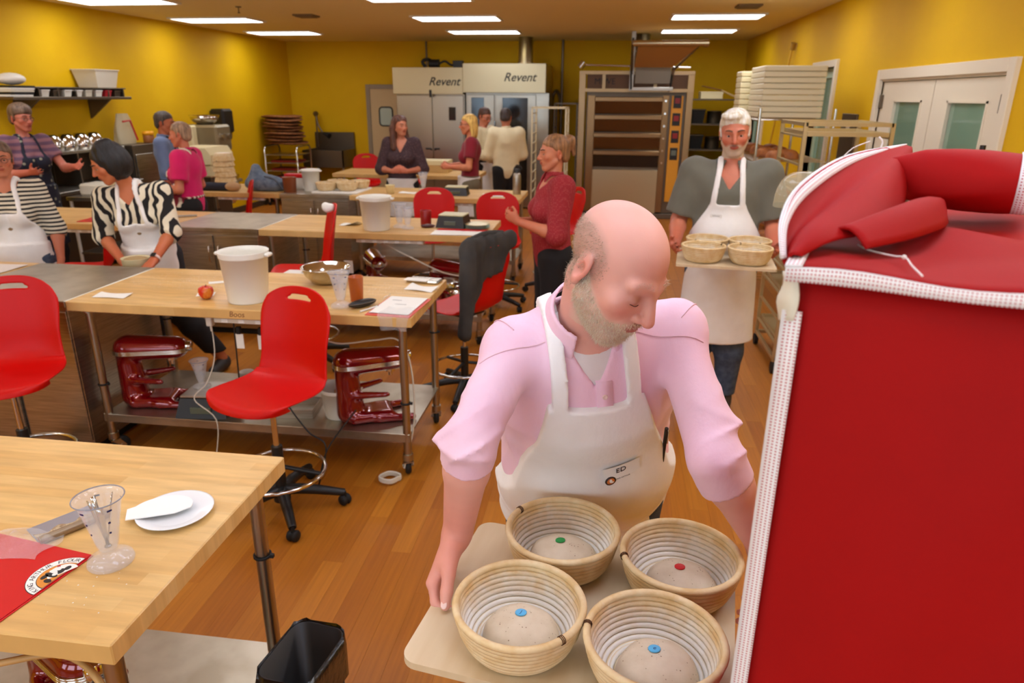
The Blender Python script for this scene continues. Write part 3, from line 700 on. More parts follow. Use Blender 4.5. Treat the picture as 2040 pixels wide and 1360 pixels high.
def person(label, pos, rz=0.0, h=1.75, J=None, head=(0, 0, 0), b=1.0, fem=False, belly=0.0, skin=(205, 140, 108), hair=None, shirt=None, apron=None, pants=None,
           hands=None, res=.012, lids=False, hs=1.0, fine=None, glasses=None, ret=False, brow=(70, 50, 36), lipc=None, paint=None, shoes=(30, 28, 28), eyes=True, armr=1.0, shr=.062, trap=.40, nose=0.0):
    k = h/1.75; J0 = dict(pelvis=(0, 0, .95), neck=(0, .02, 1.475), head=(0, -.015, 1.632), shL=(.185, .02, 1.415), shR=(-.185, .02, 1.415), elL=(.235, .04, 1.13), elR=(-.235, .04, 1.13),
              wrL=(.225, -.13, .93), wrR=(-.225, -.13, .93), hipL=(.088, 0, .90), hipR=(-.088, 0, .90), knL=(.095, -.02, .50), knR=(-.095, -.02, .50), anL=(.10, .03, .09), anR=(-.10, .03, .09))
    if fem:
        for s in ('shL', 'shR'): J0[s] = (J0[s][0]*.9, J0[s][1], J0[s][2])
    J0 = {a: V(*v)*k for a, v in J0.items()}
    for a, v in (J or {}).items(): J0[a] = V(*v)*(1 if ret else k)
    J = J0
    root = thing('person', label, 'person', pos, rz)
    up = nrm(J['neck']-J['pelvis']); sd = J['shL']-J['shR']; sd = nrm(sd-up*np.dot(sd, up)); bk = np.cross(up, sd)
    T = np.stack([sd, bk, up], 1).astype(np.float32); pel = J['pelvis'].astype(np.float32); kl = float(np.linalg.norm(J['neck']-J['pelvis'])/.525)
    toq = lambda p: ((p-pel)@T)/np.float32(kl)
    fromq = lambda q: J['pelvis']+kl*(T.astype(float)@np.array(q, float))
    R = rotm(*head); hc = J['head'].astype(np.float32); hk = np.float32(hs*(.97 if fem else 1.0)*k**.5)
    toh = lambda p: ((p-hc)@R)/hk
    fromh = lambda q: J['head']+hk*(R.astype(float)@np.array(q, float))
    sy = .66
    def torso(p):
        q = toq(p); qs = q*np.array([1, 1/sy, 1], np.float32)
        d = rc(qs, (0, 0, -.03), (0, 0, .15), (.172 if fem else .165)*b, (.128 if fem else .145)*b)
        d = su(d, rc(qs, (0, 0, .15), (0, 0, .35), (.128 if fem else .145)*b, (.148 if fem else .168)*b), .06)*.8
        d = su(d, rc(q, (0, .005, .36), (0, .005, .47), .105*b, .062), .06)
        if belly: d = su(d, ell(q, (0, -.045*b, .10), (.145*b, (.075+.06*belly)*b, .14)), .05)
        if fem: d = su(d, ell(np.concatenate([np.abs(q[:, :1]), q[:, 1:]], 1), (.072*b, -.080*b, .285), (.070*b, .062*b, .070)), .04)
        d = d*kl; c = fromq((0, .01, trap))
        for s in 'LR': d = su(d, rc(p, c, J['sh'+s], .082*kl*b, shr*kl*(.9 if fem else 1)), .05)
        return d
    ar = (.046 if fem else .053)*b*k*armr, (.038 if fem else .043)*b*k*(armr+1)/2, (.026 if fem else .030)*k
    def arm(p, s, infl=0.0):
        d = rc(p, J['sh'+s], J['el'+s], ar[0]+infl, ar[1]+infl); f = J['el'+s]+(J['wr'+s]-J['el'+s])*.3
        d = su(d, rc(p, J['el'+s], f, ar[1]+infl, ar[1]*1.04+infl), .02); return su(d, rc(p, f, J['wr'+s], ar[1]*1.04+infl, ar[2]+infl), .015)
    def leg(p, s, infl=0.0):
        d = rc(p, J['hip'+s], J['kn'+s], .092*b*k+infl, .062*k+infl); f = J['kn'+s]+(J['an'+s]-J['kn'+s])*.3
        d = su(d, rc(p, J['kn'+s], f, .060*k+infl, .060*k+infl), .03); return su(d, rc(p, f, J['an'+s], .060*k+infl, .040*k+infl), .03)
    hp = {}
    for s, sg in (('L', 1), ('R', -1)):
        hd = dict(d=None, n=None, curl=.5, size=1.0); hd.update((hands or {}).get(s, {})); hz_ = hd.pop('size')
        dd = hd.pop('d'); nn = hd.pop('n'); dd = nrm(J['wr'+s]-J['el'+s]) if dd is None else nrm(dd); nn = V(-sg*.9, -.1, -.2) if nn is None else V(*nn)
        hp[s] = (J['wr'+s]+dd*.012, hand_prims(J['wr'+s]+dd*.012, dd, nn, sg, k=(.92 if fem else 1.02)*k*hz_, **hd))
    nk0 = J['neck']-up*.02; nk1 = fromh((0, .022, -.045))
    def body(p):
        d = torso(p)
        for s in 'LR':
            d = su(d, arm(p, s), .03); d = su(d, leg(p, s), .04)
            foot = J['an'+s]; fwd = V(0, -1, 0); d = su(d, rc(p, foot+V(0, .01, -.05*k), foot+V(0, -.14*k, -.06*k), .034*k, .026*k), .03)
            def hf(pp, s=s):
                o = None
                for a, c, r1, r2, kk in hp[s][1]:
                    e = rc(pp, a, c, r1, r2); o = e if o is None else su(o, e, kk)
                return o
            d = su(d, local(p, hp[s][0], .27, hf), .02)
        d = su(d, rc(p, nk0, nk1, (.050 if fem else .060)*k, (.046 if fem else .056)*k), .03)
        return su(d, local(p, hc, .21*hk/1.0, lambda pp: head_sdf(toh(pp), dict(lids=lids, nose=nose))*hk), .012)
    pts = np.array(list(J.values())); ext = V(.16, .16, .16)
    lo = pts.min(0)-ext; hi = pts.max(0)+ext+V(0, 0, .02); lo[2] = max(lo[2]-.0, -.02)
    fine_ = fine or (((hc[0]-.12, hc[0]+.12, res*.55),), ((hc[1]-.14, hc[1]+.14, res*.55),), ((hc[2]-.15, hc[2]+.15, res*.55),))
    X, F = sdf_mesh(body, lo, hi, res, fine_)
    me = mesh_np(X, F, 'body')
    # skin colour
    q = toh(X); base = np.array(lin(skin)); colr = np.tile(base, (len(X), 1)); inh = (np.abs(q) < .16).all(1)
    def blend(mask, c): colr[:] = colr*(1-mask[:, None])+np.array(lin(c))*mask[:, None]
    sk = np.array(skin, float)
    red = np.clip(sk*np.array([.98, .72, .68]), 0, 255)
    g = lambda c, r: np.exp(-(((q-np.array(c))/np.array(r))**2).sum(1))*inh
    for s in (-1, 1):
        blend(.55*g((s*.045, -.07, -.025), (.02, .03, .018)), red); blend(.6*g((s*.085, .016, -.006), (.012, .025, .035)), red)
        blend(.45*g((s*.033, -.085, .006), (.018, .02, .011)), sk*.72)
    blend(.6*g((0, -.115, -.028), (.014, .012, .014)), red)
    lips = np.clip((1.15-np.sqrt(((q[:, 0]/.024)**2+((q[:, 2]+.056)/.0105)**2)))*6, 0, 1)*(q[:, 1] < -.088)*inh
    blend(.85*lips, lipc or sk*np.array([.80, .52, .50]))
    for s in 'LR': blend(.35*np.exp(-((np.linalg.norm(X-hp[s][0], axis=1)/.15)**4)), red)
    wv = wob(X, 60, 3, 6)[:, None]*.03+wob(X, 220, 5, 6)[:, None]*.03; colr *= 1+wv
    if paint: paint(X, q, inh, blend, colr)
    ca = me.color_attributes.new('Col', 'FLOAT_COLOR', 'POINT'); ca.data.foreach_set('color', np.concatenate([colr, np.ones((len(X), 1))], 1).astype(np.float32).ravel())
    body_o = link('body', me, mat('skin', skin, .54, attr='Col', sss=.12, bump=.06, bscale=500), root)
    # eyes
    if eyes:
        for s in (-1, 1):
            e = MB().ball((0, 0, 0), .0122*float(hk), 14, 10); eo = obj('eye', e, mat('eye_white', (196, 178, 164), .2), root)
            eo.location = fromh((s*.033, -.0725 if lids else -.0742, .0035)); ir = MB().ball((0, -.0076*float(hk), 0), (.0070*float(hk), .0052*float(hk), .0070*float(hk)), 12, 8); io = obj('iris', ir, mat('iris_dark', (46, 34, 26), .1), eo); eo.rotation_euler = Matrix(R.tolist()).to_euler()
        if brow:
            for s in (-1, 1):
                eb = MB().tube([fromh((s*.014, -.097, .030)), fromh((s*.032, -.0915, .0355)), fromh((s*.050, -.077, .031))], [.0035*hk, .004*hk, .002*hk], n=6, sub=4); obj('eyebrow', eb, mat('brow_%d_%d_%d' % tuple(brow), brow, .8, bump=.6, bscale=500), body_o)
    parts = {}
    # trousers
    if pants:
        t_ = pants.get('t', .012); topq = pants.get('top', .06)
        def pf(p):
            d = torso(p)-t_
            for s in 'LR': d = su(d, leg(p, s, t_+pants.get('loose', .012)), .03)
            d = np.maximum(d, (toq(p)[:, 2]-topq)*kl)
            if pants.get('skirt'):
                pass
            d = np.maximum(d, (J['anL'][2]+pants.get('cut', .0))-p[:, 2])
            return d+.003*wob(p, 45, 11)
        X2, F2 = sdf_mesh(pf, lo, V(hi[0], hi[1], fromq((0, 0, topq))[2]+.12), res); parts['trousers'] = link('trousers', mesh_np(X2, F2), pants['mat'], root)
        for s in 'LR':
            f = J['an'+s]
            def sf(p): return np.maximum(su(rc(p, f+V(0, .02, -.055*k), f+V(0, -.15*k, -.058*k), .046*k, .038*k), rc(p, f+V(0, .02, -.03*k), f+V(0, -.03, -.04), .044*k, .040*k), .03), -(p[:, 2]-.0))
            X2, F2 = sdf_mesh(sf, f+V(-.09, -.25, -.12), f+V(.09, .12, .08), res); link('shoe', mesh_np(X2, F2), mat('shoe_%d_%d_%d' % tuple(shoes), shoes, .6), root)
    # shirt
    def shirt_f(p, extra=0.0, cuts=True, arms=True):
        t_ = shirt.get('t', .012)+extra; d = torso(p)-t_
        if arms:
            for s in 'LR':
                sl = shirt.get('sleeve', .5); sl = sl[s] if isinstance(sl, dict) else sl; lz = shirt.get('loose', .012)
                if sl <= 1: e = J['sh'+s]+(J['el'+s]-J['sh'+s])*sl; sv = rc(p, J['sh'+s], e, ar[0]+t_+lz, ar[0]+t_+lz*1.2); dr_ = nrm(J['el'+s]-J['sh'+s])
                else:
                    e = J['el'+s]+(J['wr'+s]-J['el'+s])*(sl-1); uppr = rc(p, J['sh'+s], J['el'+s], ar[0]+t_+lz, ar[1]+t_+lz*1.3); fore = rc(p, J['el'+s], e, ar[1]+t_+lz*1.3, ar[1]+t_+lz*(1.1 if sl < 1.6 else .4)); dr_ = nrm(J['wr'+s]-J['el'+s])
                if shirt.get('cuff') and sl > 1: cuf = np.maximum(rc(p, e-dr_*shirt['cuff'], e, ar[1]+t_+lz*1.15+.004, ar[1]+t_+lz*1.15+.004), -((p-(e-dr_*shirt['cuff']).astype(np.float32))@dr_.astype(np.float32)))
                cut = (p-e.astype(np.float32))@dr_.astype(np.float32)
                if sl > 1: sv = su(np.maximum(fore, cut), uppr, .02); sv = np.minimum(sv, np.maximum(cuf, cut)) if shirt.get('cuff') else sv
                else: sv = np.maximum(sv, cut)
                d = su(d, sv, .035)
        return d
    def neck_cut(p, rad):
        d = rc(p, J['neck']-up*.0, J['neck']+nrm(nrm(J['head']-J['neck'])+up*shirt.get('nup', .6))*.16, rad, rad+.025)
        v = shirt.get('v', 0)
        if v:
            q = toq(p); vt = shirt.get('vt', .47); w = np.clip((q[:, 2]-(vt-v))/v, 0, 1.3)*shirt.get('vw', .060); e = np.maximum(np.abs(q[:, 0]-shirt.get('voff', 0))-w, q[:, 1]+.01); e = np.maximum(e, vt-v-q[:, 2]); d = np.minimum(d, e*kl*.8)
        return d
    if shirt:
        hem = shirt.get('hem', -.06); wa = shirt.get('wrk', .0035); wfq = shirt.get('wfreq', 26)
        def sf(p):
            d = shirt_f(p); d = np.maximum(d, (hem-toq(p)[:, 2])*kl); d = np.maximum(d, -neck_cut(p, shirt.get('neckr', .068)*k))
            if shirt.get('extra'): d = shirt['extra'](p, d)
            if shirt.get('fold'): d = d-shirt['fold'](p, toq(p))
            return d+wa*wob(p, wfq, 21, 6, (1, 1, .5))+wa*.5*wob(p, wfq*2.2, 22, 6)
        parts['shirt_sf'] = sf
        l2 = lo.copy(); l2[2] = fromq((0, 0, hem))[2]-.15
        if 'sleeve' in shirt: l2[2] = min(l2[2], min(J['elL'][2], J['elR'][2])-.15)
        h2 = hi.copy(); h2[2] = J['neck'][2]+.14
        X2, F2 = sdf_mesh(sf, l2, h2, shirt.get('res', res)); parts['shirt'] = link(shirt.get('name', 'shirt'), mesh_np(X2, F2), shirt['mat'], root)
        if shirt.get('collar'):
            C = shirt['collar']; nb = J['neck'].astype(np.float32); ax_ = nrm(fromh((0, .01, -.07))-J['neck']+up*.04).astype(np.float32)
            def cf(p):
                v = p-nb; z = v@ax_; rad = v-z[:, None]*ax_; r = np.sqrt((rad*rad).sum(1)); ph = np.arctan2(rad@sd.astype(np.float32), -(rad@bk.astype(np.float32)))
                aph = np.abs(ph); zt = C.get('h', .040)-.012*np.clip(1-aph/1.2, 0, 1); zb = .004-C.get('point', .045)*np.exp(-((aph-C.get('gap', .42)-.18)/.28)**2)
                rr = C.get('r', .070)*k+np.clip(zt-z, 0, .12)*C.get('flare', .42)
                d = np.abs(r-rr)*.85-.0032; d = np.maximum(d, z-zt); d = np.maximum(d, zb-z); d = np.maximum(d, (C.get('gap', .42)-aph)*.06)
                return d
            X2, F2 = sdf_mesh(cf, J['neck']-V(.2, .2, .14), J['neck']+V(.2, .2, .14), C.get('res', .006)); link('collar', mesh_np(X2, F2), shirt['mat'], parts['shirt'])
    # apron
    if apron:
        A = apron; bt, wt, hz = A.get('top', .30), A.get('wt', .10), A.get('hem', .5)*k; wq = A.get('waist', .06); th = A.get('t', .010)
        def af(p):
            q = toq(p); base_ = (shirt_f(p, th, arms=False) if shirt else torso(p)-.02); ax_ = np.abs(q[:, 0]-A.get('off', 0))
            w = np.interp(q[:, 2], [wq-.02, wq+.04, wq+.14, bt-.02, bt], [.23, .21, .155, wt+.006, wt]).astype(np.float32)
            bib = np.maximum(np.maximum(ax_-w, q[:, 2]-bt), wq-.10-q[:, 2]); bib = np.maximum(bib, q[:, 1]+.0)
            # straps
            sx = np.interp(q[:, 2], [bt-.03, .50], [wt-.018, .060]).astype(np.float32); stp = np.maximum(np.abs(ax_-sx)-A.get('sw', .015), np.maximum(bt-.03-q[:, 2], q[:, 2]-.56)); stp = np.maximum(stp, q[:, 1]-.09)
            d = np.maximum(base_, np.minimum(bib, stp)*kl) if not A.get('half') else np.full(len(p), 1., np.float32)
            tie = np.maximum(base_-.003, (np.abs(q[:, 2]-wq)-.011)*kl); d = np.minimum(d, tie)
            if not A.get('noskirt'):
                m0 = fromq((0, -.01, wq+.02)); m1 = V(*(A.get('skirtc', ((J['knL'][0]+J['knR'][0])/2, min(J['knL'][1], J['knR'][1])+.03)))+(hz,)) if 'skirtc' not in A else V(A['skirtc'][0], A['skirtc'][1], hz)
                ps = p*np.array([1, 1.3, 1], np.float32); f = np.array([1, 1.3, 1]); rr0, rr1 = A.get('r', (.185*b, .215*b))
                sk_ = rc(ps, m0*f, m1*f, rr0*k, rr1*k)*.8
                cy = np.interp(p[:, 2], [m1[2], m0[2]], [m1[1], m0[1]])
                sk_ = np.maximum(sk_, p[:, 1]-cy-A.get('wrap', .03)); sk_ = np.maximum(sk_, hz-p[:, 2]); sk_ = np.maximum(sk_, (q[:, 2]-wq-.01)*kl)
                sk_ = sk_+.006*wob(p, 22, 31, 5, (1, 1, .15)); d = np.minimum(d, sk_)
            return d+A.get('wrk', .002)*wob(p, 30, 33, 6, (1, 1, .6))
        la = lo.copy(); la[2] = hz-.03; ha = hi.copy(); ha[2] = J['neck'][2]+.12; la[0] = min(la[0], J['pelvis'][0]-.32); ha[0] = max(ha[0], J['pelvis'][0]+.32); la[1] -= .1
        X2, F2 = sdf_mesh(af, la, ha, A.get('res', res*.8)); parts['apron'] = link('apron', mesh_np(X2, F2), A['mat'], root); parts['apron_f'] = af
    # hair
    if hair:
        st, hcol = hair[0], hair[1]; hl = np.array([-.12, -.085, -.06, -.03, .0, .028, .05, .075, .12], np.float32); zl = np.array([.085, .066, .055, .042, .018, .020, -.05, -.075, -.075], np.float32)
        wav = hair[2] if len(hair) > 2 else .004
        def hf(p):
            q = toh(p); m = np.concatenate([np.abs(q[:, :1]), q[:, 1:]], 1); line = np.interp(q[:, 1], hl, zl).astype(np.float32)
            cap = su(ell(q, (0, .020, .044), (.0855, .104, .0915)), ell(q, (0, .052, -.018), (.074, .064, .062)), .02); d = si(cap, (line-q[:, 2])*.8, .012)
            if st in ('short', 'side', 'fluffy'): d = su(d, rc(m, (.0755, .002, .02), (.0735, -.008, -.016), .010, .006), .012)
            if st == 'side': d = su(d, ell(q, (-.02, -.045, .105), (.06, .045, .026)), .02)
            if st == 'long':
                d = su(d, rc(m, (.055, .0, .085), (.092, .035, -.03), .030, .030), .03); d = su(d, rc(m, (.092, .035, -.03), (.112, -.02, -.27), .038, .040), .03); d = su(d, ell(q, (0, .075, -.10), (.105, .058, .22)), .04)
            if st == 'bob':
                d = su(d, ell(q, (0, .035, .0), (.108, .110, .128)), .03); d = su(d, ell(q, (.03, .03, .115), (.05, .06, .04)), .03); d = ss(d, ell(q, (0, -.105, -.05), (.068, .105, .105)), .02); d = np.maximum(d, -.125-q[:, 2])
            if st == 'bobshort':
                d = su(d, ell(q, (0, .03, .02), (.094, .10, .10)), .03); d = ss(d, ell(q, (0, -.11, -.04), (.078, .105, .09)), .02); d = np.maximum(d, -.07-q[:, 2])
            if st == 'pony':
                d = su(d, ell(q, (0, .118, .075), (.040, .032, .046)), .02); d = su(d, rc(q, (0, .135, .08), (.0, .150, -.02), .032, .014), .02)
            if st == 'half':
                d = su(d, ell(q, (0, .075, -.06), (.082, .045, .13)), .04); d = su(d, rc(m, (.07, .03, .02), (.075, .045, -.14), .026, .02), .03)
            if st == 'fluffy': d = su(d, ell(q, (.01, .01, .075), (.088, .10, .07)), .03)
            return (d+wav*wob(q, 90, 41, 7, (1, 1, .25))+wav*.6*wob(q, 230, 42, 7, (1, 1, .2)))*hk
        e = V(.17, .17, .17); l_ = J['head']-e; h_ = J['head']+e
        if st in ('long', 'half', 'bob'): l_[2] -= .24; h_[1] += .06; l_[1] -= .05
        X2, F2 = sdf_mesh(hf, l_, h_, min(res*.6, .007)); parts['hair'] = link('hair', mesh_np(X2, F2), mat('hair_%d_%d_%d' % tuple(hcol), hcol, .5, c2=tuple(min(255, int(c*1.45)+8) for c in hcol), scale=60, stretch=(1, 1, .15), bump=.5, bscale=160, bstretch=(1, 1, .12)), root)
    if glasses:
        g_ = MB()
        for s in (-1, 1):
            g_.tube([fromh((s*.035+.021*math.cos(a), -.103+.006*abs(math.cos(a)), .003+.016*math.sin(a))) for a in np.linspace(0, 2*PI, 15)[:-1]], .0018, n=6, closed=True); g_.tube([fromh((s*.056, -.095, .008)), fromh((s*.08, -.02, .010)), fromh((s*.083, .02, .002))], .0018, n=6)
        g_.tube([fromh((-.014, -.108, .006)), fromh((.014, -.108, .006))], .0018, n=6); obj('glasses', g_, mat('glasses_rim', glasses, .3), root)
    info = dict(torso=torso, root=root, J=J, toq=toq, fromq=fromq, toh=toh, fromh=fromh, parts=parts, body=body, X=X, F=F, hands=hp, R=R, hk=float(hk), shirt_f=shirt_f if shirt else None, T=T, up=up, sd=sd, bk=bk)
    return info
def trace(fn, o, d, n=60):
    o = np.array(o, float); d = nrm(d)
    for _ in range(n):
        v = float(fn(np.array([o], np.float32))[0]); o = o+d*max(v*.8, -.02)
        if abs(v) < 2e-4: break
    g = np.array([float(fn(np.array([o+V(*e)], np.float32))[0])-float(fn(np.array([o-V(*e)], np.float32))[0]) for e in ((.004, 0, 0), (0, .004, 0), (0, 0, .004))])
    return o, nrm(g)
def strands(name, pts, dirs, length, width, m, parent, jit=.35, seed=5):
    """many short tapered hairs, one object"""
    rs = np.random.RandomState(seed); n = len(pts); d = dirs+rs.normal(size=(n, 3))*jit; d /= np.linalg.norm(d, axis=1)[:, None]; L_ = length*(.6+.8*rs.rand(n))[:, None]
    e = np.cross(d, rs.normal(size=(n, 3))); e /= np.linalg.norm(e, axis=1)[:, None]; f = np.cross(d, e)
    P = np.stack([pts+e*width, pts-e*width*.5+f*width*.87, pts-e*width*.5-f*width*.87, pts+d*L_], 1).reshape(-1, 3); b_ = np.arange(n)[:, None]*4
    Fc = np.concatenate([b_+np.array([0, 1, 3]), b_+np.array([1, 2, 3]), b_+np.array([2, 0, 3])])
    return link(name, mesh_np(P, Fc), m, parent)
# ---------------------------------------------------------------- the baker in the pink shirt
EP = V(-.03, 1.56, 0)
def fabric(name, c, c2, rough=.8, bump=.04, scale=7, bscale=260):
    return mat(name, c, rough, c2=c2, scale=scale, bump=bump, bscale=bscale, sheen=.15)
M_pink = mat('pink_oxford_cloth', (248, 206, 222), .8, c2=(244, 196, 214), scale=7, bump=.55, bscale=13, bstretch=(1.3, 1, .6), sheen=.15)
M_canvas = mat('white_apron_canvas', (248, 244, 240), .8, c2=(240, 234, 228), scale=7, bump=.40, bscale=11, bstretch=(1.4, 1, .6), sheen=.15)
M_tee = fabric('white_tee_knit', (235, 226, 222), (226, 214, 212))
def ed_paint(X, q, inh, blend, colr):
    az = np.abs(q[:, 0])
    # close-cropped hair round the sides and back of the head
    line = np.interp(q[:, 1], [-.05, -.02, .01, .05, .08, .12], [.02, .04, .062, .072, .066, .05]); side = np.clip((line-q[:, 2])*60+.5, 0, 1)*np.clip((q[:, 1]+.022)*60, 0, 1)*np.clip((q[:, 2]+.055)*60, 0, 1)*inh
    n_ = .75+.25*wob(X, 260, 9, 8); ear = np.exp(-(((az-.086)/.014)**2+((q[:, 1]-.016)/.026)**2+((q[:, 2]+.006)/.036)**2)*1.2)
    blend(np.clip(.62*side*n_*(1-np.clip(ear*1.6, 0, 1)), 0, 1), (150, 128, 108))
    bl = np.interp(q[:, 1], [-.12, -.095, -.07, -.04, -.01, .012], [-.042, -.046, -.058, -.040, -.022, .0]); beard = np.clip((bl-q[:, 2])*80+.5, 0, 1)*np.clip((.022-q[:, 1])*50, 0, 1)*(q[:, 2] > -.13)*inh
    lips = np.clip((1.2-np.sqrt(((q[:, 0]/.022)**2+((q[:, 2]+.056)/.010)**2)))*6, 0, 1)
    blend(np.clip(.6*beard*(1-lips)*(1-np.clip(ear*1.5, 0, 1)), 0, 1), (226, 200, 174))
    top = np.clip((q[:, 2]-.05)*25, 0, 1)*inh; blend(.25*top, (236, 176, 160))
    blend(.5*np.exp(-(((q-np.array([.03, -.085, .06]))/.03)**2).sum(1)), (206, 122, 108))
def ed_fold(p, q):
    arm_ = np.clip((np.abs(q[:, 0])-.13)*14, 0, 1)*np.clip((1.41-p[:, 2])*14, .1, 1); tor = 1-np.clip((np.abs(q[:, 0])-.13)*14, 0, 1); up_ = np.clip((p[:, 2]-1.275)/.03, 0, 1)
    f = .016*crease(p, (.5, .3, 1), 34, 61, 1.6, 2)*arm_*.8+.011*crease(p, (-.6, .4, .8), 52, 62, 1.4, 2)*arm_*.8
    f = f*up_+.010*crease(p, (1, .2, .25), 38, 63, 1.3, 2)*tor*np.clip((q[:, 2]-.14)*8, 0, 1)*np.clip((.42-q[:, 2])*8, 0, 1)+.004*crease(p, (1, -.3, -.6), 60, 64, 1.2)*tor*np.clip((.40-q[:, 2])*8, 0, 1)
    return f-.003
ed = person('bald bearded man in pink shirt and white apron carrying a board of dough', tuple(EP), 0, 1.78,
    J=dict(pelvis=V(-.03, 1.650, .95)-EP, neck=V(-.032, 1.335, 1.488)-EP, head=V(.018, 1.238, 1.618)-EP, shR=V(-.175, 1.325, 1.428)-EP, shL=V(.148, 1.40, 1.458)-EP,
           elR=V(-.226, 1.122, 1.322)-EP, elL=V(.222, 1.205, 1.275)-EP, wrR=V(-.268, 1.190, 1.080)-EP, wrL=V(.335, 1.24, 1.075)-EP,
           hipR=(-.09, .09, .90), hipL=(.09, .09, .90), knR=(-.10, .10, .48), knL=(.10, .08, .48), anR=(-.11, .16, .08), anL=(.11, .12, .08)),
    head=(math.radians(50), math.radians(31), math.radians(7)), b=1.0, belly=.35, skin=(230, 168, 150), lids=True, ret=True, res=.0065, hs=.945, nose=.001, armr=.86, shr=.043, trap=.425,
    fine=(((-.11, .20, .0030), (-.33, -.20, .004)), ((-.46, -.20, .0030),), ((.93, 1.06, .004), (1.46, 1.76, .0030))), paint=ed_paint, brow=None, lipc=(178, 104, 92),
    hands={'R': dict(d=(-.34, -.52, -.78), n=(.93, -.12, -.33), curl=.92, spread=.03, thumb=(-.12, .35), size=1.12), 'L': dict(d=(.1, -.4, -.9), n=(-1, .1, -.1), curl=.6)},
    shirt=dict(mat=M_pink, sleeve={'R': 1.22, 'L': 1.28}, cuff=.055, t=.013, loose=-.003, hem=-.10, v=.05, vt=.525, vw=.034, nup=1.0, neckr=.068, wrk=.004, wfreq=30, res=.005, fold=ed_fold, collar=dict(r=.068, h=.058, point=.052, flare=.36, gap=.50, res=.0035)),
    apron=dict(mat=M_canvas, top=.435, wt=.082, waist=.03, hem=.45, t=.013, res=.0055, sw=.0125, wrk=.0022, skirtc=(0, .06), r=(.175, .20)),
    pants=dict(mat=mat('dark_denim', (48, 56, 74), .85, c2=(60, 70, 90), scale=40, bump=.1)), shoes=(40, 34, 30))
er = ed['root']
# white undershirt showing in the open collar
def tee_f(p):
    J = ed['J']; q = ed['toq'](p); d = ed['torso'](p)-.004; d = np.maximum(d, q[:, 1]-.0); d = np.maximum(d, .30-q[:, 2]); d = np.maximum(d, np.abs(q[:, 0])-.075)
    return np.maximum(d, -rc(p, J['neck']+ed['up']*.006-ed['bk']*.008, J['neck']+nrm(nrm(J['head']-J['neck'])+ed['up'])*.16, .062, .085))
X2, F2 = sdf_mesh(tee_f, ed['J']['neck']-V(.16, .2, .16), ed['J']['neck']+V(.16, .16, .1), .005); link('undershirt', mesh_np(X2, F2), M_tee, er)
# beard and cropped hair
qh = ed['toh'](ed['X']); Xh = ed['X']; rs_ = np.random.RandomState(3)
def scatter(mask, n):
    ids = np.nonzero(mask)[0]; ids = rs_.choice(ids, n); return ids
fc = ed['F']; nv_ = np.zeros_like(Xh); e1 = Xh[fc[:, 1]]-Xh[fc[:, 0]]; e2 = Xh[fc[:, 3]]-Xh[fc[:, 0]]; fn_ = np.cross(e1, e2)
for c_ in range(4): np.add.at(nv_, fc[:, c_], fn_)
nv_ /= np.linalg.norm(nv_, axis=1)[:, None]+1e-12
az = np.abs(qh[:, 0]); inh = (np.abs(qh) < .16).all(1)
bl = np.interp(qh[:, 1], [-.12, -.095, -.07, -.04, -.01, .010], [-.038, -.042, -.060, -.044, -.024, .004])
notlip = np.sqrt(((qh[:, 0]/.024)**2+((qh[:, 2]+.056)/.0085)**2)) > 1
bm = inh & (qh[:, 2] < bl) & (qh[:, 2] > -.122) & (qh[:, 1] < .016) & notlip & ~((az > .074) & (qh[:, 1] > -.01)) & (qh[:, 1] < -.02+(-.12-qh[:, 2])*-.9)
down = ed['R'].astype(float)@V(0, -.35, -1)
i_ = scatter(bm, 7500); strands('beard', Xh[i_]+rs_.normal(size=(7500, 3))*.0015, nv_[i_]*.5+down*.8, .0078, .0004, mat('beard_hair', (255, 244, 222), .7, c2=(240, 212, 178), scale=140), er)
line = np.interp(qh[:, 1], [-.05, -.02, .01, .05, .08, .12], [.015, .035, .058, .068, .06, .045])
hm = inh & (qh[:, 2] < line) & (qh[:, 2] > -.07) & (qh[:, 1] > -.024) & ~((az > .081) & (qh[:, 1] < .05) & (qh[:, 2] < .035)) & ((qh[:, 1] > .03) | (qh[:, 2] > -.01))
i_ = scatter(hm, 8000); bkd = ed['R'].astype(float)@V(0, .5, -.7)
strands('cropped_hair', Xh[i_]+rs_.normal(size=(8000, 3))*.0015, nv_[i_]*.4+bkd*.8, .0036, .00026, mat('cropped_grey_hair', (214, 192, 168), .6, c2=(150, 126, 104), scale=140), er)
eb = inh & (np.abs(qh[:, 2]-.032-.006*np.sin(az*60)) < .0045) & (az > .012) & (az < .05) & (qh[:, 1] < -.06)
i_ = scatter(eb, 260); strands('eyebrows', Xh[i_]+rs_.normal(size=(260, 3))*.001, nv_[i_]*.4+np.sign(qh[i_, :1])*(ed['R'].astype(float)@V(1, 0, 0))[None]*.8, .0055, .0003, mat('eyebrow_hair', (226, 190, 164), .5), er)
for sg in (-1, 1): obj('eyelash', MB().tube([ed['fromh']((sg*.019, -.0875, -.0035)), ed['fromh']((sg*.033, -.0895, -.0055)), ed['fromh']((sg*.047, -.0805, -.0035))], .0007, 5, sub=4), mat('lash_brown', (90, 50, 40), .7), er)
tp_ = ed['hands']['R'][1][-1]; te = np.array(tp_[1]); td = nrm(np.array(tp_[1])-np.array(tp_[0])); tn = nrm(V(-.15, -.55, .85)-td*np.dot(V(-.15, -.55, .85), td))
tn_o = obj('thumbnail', MB().ball((0, 0, 0), (.0066, .0085, .0016), 12, 8), mat('fingernail', (246, 206, 196), .3), er); tn_o.matrix_local = frame(te-td*.002+tn*.0088, np.cross(td, tn), td)
